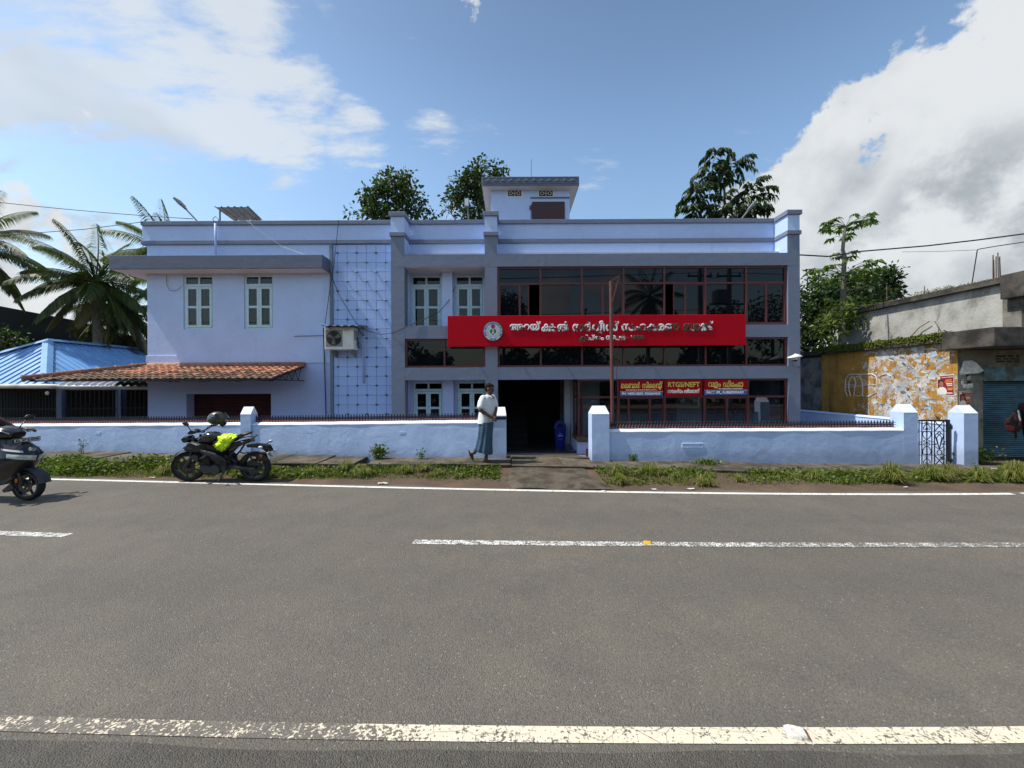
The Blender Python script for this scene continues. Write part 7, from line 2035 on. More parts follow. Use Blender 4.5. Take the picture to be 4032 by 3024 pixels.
def stud(c, rz, sc_, label, body, face):
    o = thing('road_stud', label, 'road stud', c, rz)
    MB().add([(-.055, -.045, 0), (.055, -.045, 0), (.055, .045, 0), (-.055, .045, 0), (-.032, -.036, .018), (.032, -.036, .018), (.032, .036, .018), (-.032, .036, .018)], [(3, 2, 1, 0), (4, 5, 6, 7), (0, 1, 5, 4), (1, 2, 6, 5), (2, 3, 7, 6), (3, 0, 4, 7)]).build('stud_body', body, o)
    MB().add([(-.0545, -.034, .0035), (-.0545, .034, .0035), (-.036, .032, .0182), (-.036, -.032, .0182)], [(0, 1, 2, 3)]).build('reflector', face, o)
    MB().add([(.0545, -.034, .0035), (.036, -.032, .0182), (.036, .032, .0182), (.0545, .034, .0035)], [(0, 1, 2, 3)]).build('reflector', 'stud_red', o)
    o.scale = (sc_,) * 3
stud(G(3142, 2893), R(-16), 1.02, 'chipped white road stud on the near edge line', 'stud_white', 'letter_white')
stud(G(2551, 2139), R(-10), .95, 'yellow road stud on the centre line', 'stud_yellow', 'stud_yellow')
stud(G(2378, 1935), R(0), .8, 'small white road stud on the far edge line', 'stud_white', 'letter_white')
# scraps of litter on the verge
mat('litter_pale', (.55, .52, .45), .8, var=.1); mat('litter_mint', (.40, .66, .55), .7)
for i, (u_, v_, m_, w_, nm) in enumerate(((1510, 1903, 'litter_pale', .16, 'crumpled pale plastic bag on the reddish verge soil'), (1302, 1880, 'litter_mint', .07, 'mint green scrap of litter in the verge grass'), (600, 1881, 'litter_pale', .10, 'pale scrap of paper beside the motorcycle front wheel'), (2720, 1925, 'litter_pale', .11, 'pale torn scrap by the right hand verge'), (2575, 1927, 'litter_pale', .09, 'white scrap of paper at the edge line near the driveway'), (3565, 1918, 'litter_pale', .06, 'tiny white scrap at the foot of the tall grass'), (3920, 1846, 'litter_pale', .12, 'white strip of litter on the ground before the shutter'))):
    c = G(u_, v_, .012); mb = MB(); sd_ = i * 3.7
    mb.grid(lambda p, q: (c.x + (p - .5) * w_ * (1 + .3 * math.sin(q * 5 + sd_)), c.y + (q - .5) * w_ * .7, .014 + .022 * w_ / .1 * abs(mnoise.noise(Vector((p * 3 + sd_, q * 3, sd_))))), 7, 6)
    tag(mb.build('litter', m_), nm, 'litter')
# ================================================================== vegetation
def leaf_mat(name, c0, c1, c2, trans=.35, rough=.5):
    m, t, b = new_mat(name)
    geo = t.n('ShaderNodeNewGeometry')
    rnd = geo.outputs['Random Per Island']
    c = t.ramp(rnd, [(0.0, c0), (.55, c1), (1.0, c2)])
    t.put(b.inputs['Base Color'], c); b.inputs['Roughness'].default_value = rough; b.inputs['Specular IOR Level'].default_value = .4
    tl_ = t.n('ShaderNodeBsdfTranslucent'); t.put(tl_.inputs[0], t.mix(1.0, c, (1.0, 1.25, .45), 'MULTIPLY'))
    mx_ = t.n('ShaderNodeMixShader'); mx_.inputs[0].default_value = trans
    out = m.node_tree.nodes['Material Output']
    m.node_tree.links.new(b.outputs[0], mx_.inputs[1]); m.node_tree.links.new(tl_.outputs[0], mx_.inputs[2]); m.node_tree.links.new(mx_.outputs[0], out.inputs[0])
leaf_mat('leaf_teak', (.022, .045, .014), (.045, .080, .022), (.090, .120, .035))
leaf_mat('leaf_dark', (.017, .036, .013), (.036, .068, .020), (.070, .105, .030))
leaf_mat('leaf_papaya', (.050, .10, .016), (.09, .15, .025), (.14, .19, .04), .45)
leaf_mat('leaf_palm', (.040, .062, .016), (.075, .100, .026), (.14, .145, .05), .4, .5)
leaf_mat('leaf_palm_dry', (.13, .105, .04), (.17, .13, .05), (.10, .09, .04), .3, .6)
leaf_mat('leaf_weed', (.050, .085, .010), (.105, .155, .018), (.20, .23, .04), .4)
leaf_mat('grass_blade', (.080, .110, .014), (.145, .180, .030), (.27, .26, .08), .4, .6)
leaf_mat('grass_dry', (.16, .16, .05), (.25, .23, .085), (.33, .28, .12), .4, .7)
leaf_mat('moss', (.060, .085, .008), (.11, .14, .014), (.17, .185, .03), .2, .9)
mat('bark', (.085, .068, .052), .9, var=.3, vscale=9, bump=.02, bscale=16); mat('bark_pale', (.16, .145, .11), .85, var=.25, vscale=7, bump=.012, bscale=20)

def leaves(centres, dirs, length, width, fold=.25, droop=.2, jitter=.3):
    """one bent leaf (two quads) per centre; arrays of shape (n,3)"""
    n = len(centres); dirs = dirs / np.linalg.norm(dirs, axis=1, keepdims=True)
    L_ = (length * RNG.uniform(1 - jitter, 1 + jitter, n))[:, None]; w_ = L_ * width / length
    rnd = RNG.normal(size=(n, 3)); side = np.cross(dirs, rnd); side /= np.linalg.norm(side, axis=1, keepdims=True) + 1e-9
    nrm = np.cross(side, dirs)
    flip = np.where(nrm[:, 2:3] < 0, -1, 1); nrm = nrm * flip
    base = centres; mid = centres + dirs * L_ * .5 + nrm * L_ * fold * .15; tip = centres + dirs * L_ - np.array([[0, 0, 1]]) * L_ * droop
    l1 = mid + side * w_ * .5; r1 = mid - side * w_ * .5
    v = np.stack([base, l1, mid, r1, tip], axis=1).reshape(-1, 3)
    k = (np.arange(n) * 5)[:, None]
    q = np.concatenate([k + np.array([[0, 1, 4, 2]]), k + np.array([[0, 2, 4, 3]])], axis=0)
    return v, q.astype(np.int32)
def join(parts):
    vs, qs, k = [], [], 0
    for v, q in parts: vs.append(v); qs.append(q + k); k += len(v)
    return np.concatenate(vs), np.concatenate(qs)
def branchy(mb, p, d_, L_, r_, depth, tips, spread=.6, curve=.15):
    p = Vector(p); d_ = Vector(d_).normalized(); path = [p]; rad = [r_]
    for k in range(4):
        d_ = (d_ + Vector((random.gauss(0, curve), random.gauss(0, curve), random.gauss(.05, curve)))).normalized()
        p = p + d_ * L_ / 4; path.append(p); rad.append(r_ * (1 - .12 * (k + 1)))
    mb.tube(path, rad, 6)
    if depth == 0: tips.append((p, d_)); return
    tips.append((path[2], d_))
    for k in range(random.choice((2, 3, 3))):
        nd = (d_ + Vector((random.gauss(0, spread), random.gauss(0, spread), random.gauss(.1, spread * .6)))).normalized()
        branchy(mb, path[-1] if k else path[-2], nd, L_ * random.uniform(.6, .8), rad[-1] * .7, depth - 1, tips, spread, curve)
def blob_tree(name, label, base, trunk_top, lobes, n_clump, per, leaf_len, leaf_w, leaf_m, trunk_r=.16, clump_r=.30, bark='bark', droop=.25, group=None):
    """trunk, limbs reaching into each lobe, leaves in separate clumps so sky shows between"""
    o = thing(name, label, 'tree', base, group=group); b0 = Vector(base)
    mb = MB(); tp = Vector(trunk_top)
    mid = b0.lerp(tp, .5) + Vector((random.uniform(-.2, .2), random.uniform(-.2, .2), 0))
    mb.tube([b0, mid, tp], [trunk_r, trunk_r * .8, trunk_r * .6], 8)
    parts = []; tot = sum(l[1][0] * l[1][1] * l[1][2] for l in lobes) or 1
    for c, r_ in lobes:
        c = Vector(c); n_c = max(3, int(n_clump * (r_[0] * r_[1] * r_[2]) / tot))
        start = tp.lerp(mid, random.uniform(0, .5))
        mb.tube([start, start.lerp(c, .5) + Vector((0, 0, -.15)), c], [trunk_r * .45, trunk_r * .28, .03], 6)
        for k in range(n_c):
            u_ = RNG.normal(size=3); u_ /= np.linalg.norm(u_); rr_ = RNG.uniform(.25, 1.0) ** .5
            cl_ = np.array(c) + u_ * rr_ * np.array(r_)
            if k % 2 == 0: mb.tube([c.lerp(Vector(cl_), .15), Vector(cl_)], [.03, .012], 5)
            m_ = int(per * RNG.uniform(.5, 1.4))
            off = RNG.normal(size=(m_, 3)) * clump_r * .45
            dr = off / (np.linalg.norm(off, axis=1, keepdims=True) + 1e-6) + RNG.normal(size=(m_, 3)) * .45 + u_ * .5
            dr[:, 2] += .05
            parts.append(leaves(cl_ + off, dr, leaf_len, leaf_w, droop=droop))
    W(mb, 'trunk', bark, o, True)
    v, q = join(parts)
    cr_ = put('crown', fast_mesh('crown', v, q, leaf_m), o, -b0)
    return o
def lobe(u, v, Y, ru, rv, rd=None): 
    c = P(u, v, Y); k = Y / F
    return (tuple(c), (ru * k, rd if rd else (ru * k + rv * k) / 2, rv * k))
YT1 = 23.0
blob_tree('teak_tree', 'round leafy tree behind the parapet left of the stair room', (PX(1560, 900, YT1), YT1, -.3), tuple(P(1560, 880, YT1)),
          [lobe(1560, 740, YT1, 62, 62), lobe(1480, 790, YT1, 62, 60), lobe(1625, 790, YT1, 50, 65), lobe(1500, 700, YT1, 36, 30), lobe(1600, 705, YT1, 36, 28), lobe(1410, 845, YT1, 32, 22), lobe(1690, 835, YT1, 34, 20), lobe(1560, 850, YT1, 110, 35), lobe(1440, 765, YT1, 22, 18)], 190, 15, .26, .15, 'leaf_teak', .20, .36)
YT2 = 24.0
blob_tree('teak_tree', 'leafy tree rising behind the left side of the stair room', (PX(1880, 900, YT2), YT2, -.3), tuple(P(1890, 880, YT2)),
          [lobe(1890, 700, YT2, 62, 55), lobe(1830, 740, YT2, 55, 45), lobe(1800, 790, YT2, 46, 36), lobe(1920, 780, YT2, 55, 60), lobe(1770, 830, YT2, 22, 20), lobe(1985, 705, YT2, 34, 26), lobe(1880, 850, YT2, 80, 30), lobe(1960, 660, YT2, 20, 18)], 190, 15, .26, .15, 'leaf_teak', .20, .36)
# tree of long drooping pinnate leaves on the right
def pinnate_tree(name, label, base, trunk_top, fronds, leaf_m):
    o = thing(name, label, 'tree', base); b0 = Vector(base); tp = Vector(trunk_top)
    mb = MB(); mb.tube([b0, b0.lerp(tp, .6) + Vector((.15, 0, 0)), tp], [.16, .11, .05], 8)
    parts = []
    for (s, e) in fronds:
        s, e = Vector(s), Vector(e); L_ = (e - s).length
        pts = [s.lerp(e, f) + Vector((0, 0, .22 * L_ * math.sin(f * math.pi * .9))) for f in np.linspace(0, 1, 9)]
        near_ = tp.lerp(b0, .0) if (s - tp).length > .05 else s
        mb.tube(pts, [.018 - .0015 * k for k in range(9)], 5)
        for f in np.linspace(.18, 1.0, 15):
            i = min(7, int(f * 8)); p = pts[i].lerp(pts[i + 1], f * 8 - i); t_ = (pts[i + 1] - pts[i]).normalized(); sd_ = t_.cross(Vector((0, 0, 1))).normalized()
            for s_ in (-1, 1):
                dd = np.array((sd_ * s_ * .7 + t_ * .5 + Vector((0, 0, -.75 + random.uniform(-.2, .2)))))[None]
                parts.append(leaves(np.array(p)[None] + RNG.normal(size=(1, 3)) * .02, dd, .34, .13, droop=.25))
    W(mb, 'trunk', 'bark', o, True)
    v, q = join(parts); put('crown', fast_mesh('crown', v, q, leaf_m), o, -b0)
YT3 = 21.5
fr3 = []
tops = [((2815, 628), 8, 62, 70), ((2885, 662), 9, 95, 60), ((2785, 690), 6, 80, 60), ((2845, 720), 4, 60, 70), ((2960, 765), 10, 105, 60), ((2745, 765), 9, 95, 60), ((2850, 810), 8, 110, 60), ((2740, 825), 9, 75, 55), ((2965, 835), 9, 80, 50), ((2860, 860), 9, 120, 40)]
for (cu, cv), n_, ru, rv in tops:
    for k in range(n_):
        a = 2 * math.pi * k / n_ + random.uniform(-.2, .2)
        e = P(cu + ru * math.cos(a) * random.uniform(.6, 1.05), cv + rv * .45 * math.sin(a) + random.uniform(0, 25), YT3) + Vector((0, math.sin(a) * ru * YT3 / F * .8, 0))
        fr3.append((P(cu, cv, YT3) + Vector((random.gauss(0, .1), random.gauss(0, .1), random.gauss(0, .15))), e))
pinnate_tree('pinnate_tree', 'tree with long drooping leaf sprays behind the right parapet', (PX(2860, 900, YT3), YT3, -.3), tuple(P(2850, 700, YT3)), fr3, 'leaf_dark')
# papaya standing against the plastered wall
o = thing('papaya_tree', 'slender tall papaya tree with a small umbrella crown beside the shop', 'tree', (11.5, 13.25, 2.9))
yq = 13.25
tkp = [P(3312, 1400, yq), P(3316, 1300, yq), P(3320, 1180, yq), P(3321, 1080, yq), P(3326, 1010, yq), P(3318, 985, yq), P(3323, 930, yq), P(3330, 890, yq)]
W(MB().tube(tkp, [.105, .095, .085, .075, .06, .055, .045, .035], 9), 'trunk', 'bark_pale', o, True)
parts = []; pt_mb = MB()
def papaya_crown(c, n_, r_, dr0):
    for k in range(n_):
        a = 2.4 * k + random.uniform(-.3, .3); el = random.uniform(-.1, .55)
        e = c + Vector((math.cos(a) * r_, math.sin(a) * r_, math.sin(el) * r_ * .8)) * random.uniform(.6, 1.0)
        pt_mb.tube([c, c.lerp(e, .5) + Vector((0, 0, .06)), e], .008, 4)
        m_ = 9
        base_a = math.atan2((e - c).y, (e - c).x); ds = np.array([[math.cos(base_a + q_), math.sin(base_a + q_), -.35] for q_ in np.linspace(-2.2, 2.2, m_)])
        parts.append(leaves(np.repeat(np.array(e)[None], m_, 0), ds, .20, .085, droop=.3))
papaya_crown(P(3330, 892, yq), 26, .80, 0); papaya_crown(P(3320, 935, yq), 4, .35, 0); papaya_crown(P(3325, 1008, yq), 5, .3, 0)
papaya_crown(P(3322, 1080, yq), 30, .95, 0); papaya_crown(P(3345, 1110, yq), 20, .8, 0)
tag(W(pt_mb, 'leaf_stalk', 'leaf_papaya', o), kind='stuff'); v, q = join(parts); put('crown', fast_mesh('crown', v, q, 'leaf_papaya'), o, -Vector(o.location))
# thicket between the buildings
blob_tree('broadleaf_tree', 'dense dark broadleaf tree between the bank and the shop', (12.4, 16.6, -.3), (12.4, 16.6, 3.5),
          [lobe(3210, 1150, 16.6, 62, 80), lobe(3180, 1250, 16.6, 70, 90), lobe(3270, 1230, 16.4, 80, 100), lobe(3330, 1170, 16.6, 85, 85), lobe(3390, 1130, 17, 55, 65), lobe(3240, 1330, 16.2, 90, 70), lobe(3160, 1340, 16.2, 50, 70), lobe(3420, 1170, 17, 60, 50)], 330, 17, .20, .12, 'leaf_dark', .18, .34)
blob_tree('broadleaf_tree', 'dark broadleaf tree showing above the far end of the shop roof', (22.6, 24, -.3), (22.6, 24, 5),
          [lobe(3440, 1110, 24, 34, 40), lobe(3490, 1090, 24, 36, 36), lobe(3520, 1120, 24, 28, 36), lobe(3475, 1070, 24, 18, 18), lobe(3460, 1160, 24, 70, 40)], 130, 16, .24, .14, 'leaf_dark', .2, .36)
blob_tree('leafy_shrub', 'leafy shrub growing on the ledge at the papaya foot', (11.55, 13.5, 3.0), (11.5, 13.5, 3.4),
          [lobe(3340, 1260, 13.4, 60, 50), lobe(3300, 1220, 13.4, 60, 45), lobe(3385, 1235, 13.6, 40, 35), lobe(3270, 1290, 13.4, 60, 50), lobe(3350, 1205, 13.6, 60, 30)], 80, 13, .15, .085, 'leaf_weed', .05, .22)
# trees and shrubs on the left
blob_tree('leafy_shrub', 'dark leafy shrub at the left edge above the blue roof', (-24.2, 18.6, -.3), (-24.2, 18.6, 2.0),
          [lobe(10, 1350, 18.4, 60, 45), lobe(90, 1370, 18.4, 55, 35), lobe(-60, 1320, 18.4, 60, 55), lobe(40, 1400, 18.2, 110, 30)], 110, 15, .19, .11, 'leaf_dark', .1, .3)
def palm(name, label, base, crown, n_f, length, wind=(0, 0), droop=1.0, seed=1, dry=3, group=None):
    """coconut palm: curved trunk, arching fronds each with two rows of leaflets"""
    rs = random.Random(seed); o = thing(name, label, 'palm tree', base, group=group); b0, c = Vector(base), Vector(crown)
    mid = b0.lerp(c, .5) + Vector((rs.uniform(-.3, .3), 0, 0))
    path = [b0, b0.lerp(mid, .6), mid, mid.lerp(c, .6), c]
    W(MB().tube(path, [.24, .19, .17, .16, .17], 10), 'trunk', 'bark_pale', o, True)
    stems = MB(); green, dead = [], []
    for k in range(n_f):
        a = 2.39996 * k + rs.uniform(-.15, .15); f_ = k / n_f
        el = math.radians(82 - 150 * f_ + rs.uniform(-8, 8)); L_ = length * rs.uniform(.85, 1.08)
        p = c + Vector((0, 0, .1)); d_ = Vector((math.cos(a) * math.cos(el), math.sin(a) * math.cos(el), math.sin(el)))
        pts = [p.copy()]; N_ = 14
        for j in range(N_):
            d_ = (d_ + Vector((wind[0] * .03, wind[1] * .03, -.085 * droop * (.4 + j / N_)))).normalized(); p = p + d_ * L_ / N_; pts.append(p.copy())
        stems.tube(pts, [.035 * (1 - .9 * j / N_) for j in range(N_ + 1)], 5)
        cs, ds, ln = [], [], []
        for q_ in np.linspace(.12, .99, 46):
            i = min(N_ - 1, int(q_ * N_)); pp_ = pts[i].lerp(pts[i + 1], q_ * N_ - i); t_ = (pts[i + 1] - pts[i]).normalized()
            sd_ = t_.cross(Vector((0, 0, 1)));  sd_ = sd_.normalized() if sd_.length > 1e-3 else Vector((1, 0, 0))
            for s_ in (-1, 1):
                cs.append(tuple(pp_)); ds.append(tuple(sd_ * s_ * .85 + t_ * .55 + Vector((wind[0] * .25, wind[1] * .25, -.25 - .55 * q_ + rs.uniform(-.12, .12))))); ln.append(.25 + .75 * math.sin(math.pi * min(1, q_ * .85 + .12)))
        cs, ds, ln = np.array(cs), np.array(ds), np.array(ln)
        n = len(cs); ds /= np.linalg.norm(ds, axis=1, keepdims=True)
        LL = (ln * length * .21)[:, None]; up2 = np.cross(ds, np.cross(ds, np.array([[0, 0, 1.]]))); side = np.cross(ds, np.array([[0, 0, 1.]])); side /= np.linalg.norm(side, axis=1, keepdims=True) + 1e-6
        wv = .028 * length / 3; mid_ = cs + ds * LL * .5; tip = cs + ds * LL + np.array([[0, 0, -1.]]) * LL * .35
        vv = np.stack([cs - side * wv * .5, cs + side * wv * .5, mid_ + side * wv, mid_ - side * wv, tip], axis=1).reshape(-1, 3)
        kk = (np.arange(n) * 5)[:, None]
        (dead if k >= n_f - dry else green).append((vv, np.concatenate([kk + np.array([[0, 1, 2, 3]]), kk + np.array([[3, 2, 4, 4]])], axis=0)))
    def tri_fix(parts_):
        v, q = join(parts_); quads = q[q[:, 2] != q[:, 3]]; tris = q[q[:, 2] == q[:, 3]][:, :3]
        v2 = v; 
        # a sliver quad for the tip keeps one face type
        tipq = np.stack([tris[:, 0], tris[:, 1], tris[:, 2], tris[:, 2]], axis=1)
        extra = v[tris[:, 2]] + np.array([[.004, .004, 0]]); k = len(v)
        tipq[:, 3] = np.arange(len(tris)) + k
        return np.concatenate([v, extra]), np.concatenate([quads, tipq]).astype(np.int32)
    W(stems, 'frond_stem', 'leaf_palm', o)
    v, q = tri_fix(green); put('crown', fast_mesh('crown', v, q, 'leaf_palm'), o, -b0)
    if dead: v, q = tri_fix(dead); put('dry_fronds', fast_mesh('dry_fronds', v, q, 'leaf_palm_dry'), o, -b0)
    nuts = MB()
    for k in range(6): a = k * 1.05; nuts.ball((c.x + .25 * math.cos(a), c.y + .25 * math.sin(a), c.z - .22), (.12, .12, .15), 8, 6)
    W(nuts, 'coconuts', 'leaf_weed', o, True)
    return o
palm('coconut_palm', 'full coconut palm rising right behind the blue metal roof', (-18.9, 18.0, -.3), tuple(P(375, 1120, 17.6)), 36, 2.75, (-.8, 0), 1.05, 3, 6)
palm('coconut_palm', 'coconut palm at the left edge with fronds hanging before the dark shed', (-22.6, 16.6, -.3), tuple(P(-130, 975, 16.2)), 28, 2.75, (.2, 0), 1.15, 8, 4)
palm('coconut_palm', 'distant coconut palm peeping past the left corner of the bank', (-23.5, 26, -.3), tuple(P(650, 1000, 25.5)), 24, 3.4, (-.5, 0), 1.0, 5, 2)
palm('coconut_palm', 'low young palm filling the gap beside the lilac side wall', (-16.2, 19.4, -.3), tuple(P(500, 1240, 19.4)), 30, 2.7, (-.3, 0), 1.15, 12, 5)

# ---- verge: grass, ground cover and weeds (nobody could count these)
def blades(n, xr, density, hmin, hmax, name, material, lean=.5, clumps=None, width=.007):
    pts = []
    while sum(len(p) for p in pts) < n:
        m_ = n
        x = RNG.uniform(xr[0], xr[1], m_); f = RNG.uniform(0, 1, m_)
        keep = RNG.uniform(0, 1, m_) < np.array([density(a, b_) for a, b_ in zip(x, f)])
        pts.append(np.stack([x[keep], f[keep]], 1))
        if len(pts) > 40: break
    pt = np.concatenate(pts)[:n]; x, f = pt[:, 0], pt[:, 1]
    y0 = np.array([far_y(a) + .10 for a in x]); y1 = np.array([pave_front(a) for a in x]); y = y0 + (y1 - y0) * f
    tall = np.array([density(a, b_) for a, b_ in zip(x, f)])
    h = RNG.uniform(hmin, hmax, len(x)) * (.35 + .75 * tall) * (.7 + .5 * np.array([nz(a, b_, 3.1, 2.0) for a, b_ in zip(x, f)]))
    a = RNG.uniform(0, 2 * math.pi, len(x)); ln = RNG.uniform(.1, lean, len(x)) * h
    base = np.stack([x, y, np.array([verge_z(a_, b_) - .01 for a_, b_ in zip(x, f)])], 1); sd_ = np.stack([-np.sin(a), np.cos(a), np.zeros(len(x))], 1) * width * RNG.uniform(.6, 1.5, (len(x), 1))
    mid = base + np.stack([np.cos(a) * ln * .35, np.sin(a) * ln * .35, h * .62], 1); tip = base + np.stack([np.cos(a) * ln * 1.1, np.sin(a) * ln * 1.1, h * .95], 1)
    v = np.stack([base - sd_, base + sd_, mid + sd_ * .8, mid - sd_ * .8, tip + sd_ * .15, tip - sd_ * .15], 1).reshape(-1, 3)
    k = (np.arange(len(x)) * 6)[:, None]
    q = np.concatenate([k + np.array([[0, 1, 2, 3]]), k + np.array([[3, 2, 4, 5]])]).astype(np.int32)
    o = put(name, fast_mesh(name, v, q, material)); return o
def nz(x, f, s=1.0, o_=0.0): return mnoise.noise(Vector((x * s + o_, f * 2.2 * s, o_ * .7)))
def gap(x):      # driveway and bare patch
    return 1.0 if (x < -.25 or x > 1.75) else 0.0
def soil_front(x): return float(np.interp(x, [-10, -6.5, -4, -2, -.5, 1.8, 4, 8, 11], [.04, .18, .24, .36, .34, .16, .30, .40, .34])) + .10 * mnoise.noise(Vector((x * 1.7, 3.3, 0)))
def d_grass(x, f):
    g_ = nz(x, f, 1.3) * .7 + .62
    e = max(0, min(1, (f - soil_front(x)) / .18))
    return max(0, min(1, g_ * e * gap(x)))
tag(blades(24000, (-12.5, 13.5), d_grass, .04, .13, 'verge_grass', 'grass_blade'), 'short green grass covering the soil verge along the pavement', 'grass', kind='stuff')
# tufts: blades radiating from a root
def tufts(spots, name, material, label):
    vs, qs, k = [], [], 0
    for x0, f0, hgt, rad, nb in spots:
        y0 = far_y(x0) + .10 + (pave_front(x0) - far_y(x0) - .10) * f0
        a = RNG.uniform(0, 2 * math.pi, nb); out = RNG.uniform(.05, 1.0, nb) ** .8; h = hgt * RNG.uniform(.45, 1.1, nb) * (1.1 - .55 * out)
        root = np.stack([x0 + np.cos(a) * .22 * rad * RNG.uniform(0, 1, nb), y0 + np.sin(a) * .22 * rad * RNG.uniform(0, 1, nb), np.full(nb, verge_z(x0, f0) - .01)], 1)
        dr = np.stack([np.cos(a), np.sin(a), np.zeros(nb)], 1) * (out * rad)[:, None]; up3 = np.array([[0, 0, 1.]]) * h[:, None]
        sd_ = np.stack([-np.sin(a), np.cos(a), np.zeros(nb)], 1) * .0055 * RNG.uniform(.6, 1.6, (nb, 1))
        p1 = root + dr * .30 + up3 * .60; p2 = root + dr * .70 + up3 * .98; p3 = root + dr * 1.1 + up3 * (.95 - .5 * out[:, None])
        v = np.stack([root - sd_, root + sd_, p1 + sd_, p1 - sd_, p2 + sd_ * .7, p2 - sd_ * .7, p3 + sd_ * .15, p3 - sd_ * .15], 1).reshape(-1, 3)
        i = (np.arange(nb) * 8)[:, None] + k
        qs.append(np.concatenate([i + np.array([[0, 1, 2, 3]]), i + np.array([[3, 2, 4, 5]]), i + np.array([[5, 4, 6, 7]])])); vs.append(v); k += len(v)
    tag(put(name, fast_mesh(name, np.concatenate(vs), np.concatenate(qs).astype(np.int32), material)), label, 'grass', kind='stuff')
spots = []
for x0, f0, hgt, rad, nb in ((-7.3, .55, .26, .22, 160), (-6.7, .6, .22, .2, 120), (2.0, .3, .24, .18, 170), (2.15, .75, .26, .2, 150), (3.6, .28, .24, .18, 150), (2.8, .8, .28, .24, 170), (7.15, .5, .40, .30, 330), (6.0, .75, .2, .2, 120), (8.1, .65, .34, .30, 280), (8.5, .7, .32, .28, 240), (9.0, .62, .30, .25, 180), (9.55, .55, .40, .32, 300), (9.85, .65, .34, .3, 220), (10.6, .6, .34, .34, 260), (11.2, .5, .40, .34, 300), (11.7, .6, .36, .34, 260), (12.3, .5, .36, .34, 260), (12.8, .5, .36, .34, 240), (-3.0, .55, .2, .2, 150), (-3.5, .8, .26, .2, 120), (-2.2, .75, .2, .2, 130)):
    spots.append((x0, f0, hgt, rad, nb))
for i in range(60):
    x0 = RNG.uniform(-5.5, 13)
    if -.45 < x0 < 1.9: continue
    spots.append((x0, RNG.uniform(soil_front(x0) + .08, .98), RNG.uniform(.08, .20), RNG.uniform(.10, .20), int(RNG.uniform(40, 90))))
tufts(spots, 'tall_grass', 'grass_blade', 'arching green tufts of tall grass on the verge')
tufts([(x + RNG.normal() * .06, f, h * .95, r * 1.05, int(n * .45)) for x, f, h, r, n in spots], 'tall_grass', 'grass_dry', 'straggly yellowing blades in the verge grass tufts')
def d_cover(x, f):
    a_ = max(0, min(1, (nz(x, f, .9, 5.0) + .42) * 1.5)); e = max(0, min(1, (f - soil_front(x) - .02) / .15))
    k = float(np.interp(x, [-13, -9.5, -6.6, -5, -3.5, -.4, 1.9, 3, 6, 9, 13], [1, 1, .9, .45, .35, .5, .35, .8, .9, .8, .7]))
    return a_ * e * k * gap(x)
cx, cf = [], []
while len(cx) < 15000:
    x = RNG.uniform(-12.5, 13.5); f = RNG.uniform(0, 1.02)
    if RNG.uniform() < d_cover(x, f): cx.append(x); cf.append(f)
cx, cf = np.array(cx), np.array(cf)
cy_ = np.array([far_y(a) + .10 + (pave_front(a) + .06 - far_y(a) - .10) * b_ for a, b_ in zip(cx, cf)])
hh = np.array([float(np.interp(a, [-13, -9, -6.6, -5, 0, 4, 8, 13], [.26, .26, .20, .10, .10, .13, .13, .13])) for a in cx])
cz = np.array([verge_z(a, b_) for a, b_ in zip(cx, cf)]) + RNG.uniform(.01, 1, len(cx)) * hh * .8 * np.array([.55 + .6 * d_cover(a, b_) for a, b_ in zip(cx, cf)])
dr = RNG.normal(size=(len(cx), 3)); dr[:, 2] = np.abs(dr[:, 2]) * .5
v, q = leaves(np.stack([cx, cy_, cz], 1), dr, .062, .045, droop=.15)
tag(put('ground_cover', fast_mesh('ground_cover', v, q, 'leaf_weed')), 'low broad leaved weeds carpeting the verge', 'weeds', kind='stuff')
# single weeds at the wall foot
def weed(u_, v_, z_, h_, w_, n_, label, Y=None, m_='leaf_weed', size=.06):
    c = G(u_, v_, z_) if Y is None else P(u_, v_, Y)
    o = thing('weed', label, 'plant', c)
    k = RNG.normal(size=(n_, 3)) * np.array([[w_, w_ * .6, h_ * .28]]); k[:, 2] += h_ * .5; k[:, 2] = np.clip(k[:, 2], .01, h_)
    d_ = RNG.normal(size=(n_, 3)); d_[:, 2] += .3
    v, q = leaves(k, d_, size, size * .6, droop=.2); put('foliage', fast_mesh('foliage', v, q, m_), o)
    st_ = MB()
    for j in range(5): st_.tube([(0, 0, 0), tuple(k[j] * .6), tuple(k[j])], .004, 4)
    st_.build('stem', m_, o)
weed(1493, 1806, .19, .30, .09, 420, 'bright green bushy weed sprouting at the foot of the left wall')
weed(1660, 1806, .19, .22, .05, 60, 'small fern-like weed at the foot of the left wall', size=.05)
weed(2493, 1815, .10, .14, .04, 90, 'small grassy weed at the foot of the right wall', size=.05)
weed(2780, 1826, .07, .10, .15, 260, 'low spreading weed at the foot of the right wall')
weed(3820, 1818, -.03, .34, .26, 900, 'bushy green weeds around the right gate pillar')
weed(320, 1790, .19, .38, .05, 50, 'spindly weed standing before the left wall', size=.05)
weed(3240, 1412, 0, .35, .18, 120, 'pale green fern leaves beside the security camera', 15.5, size=.16)
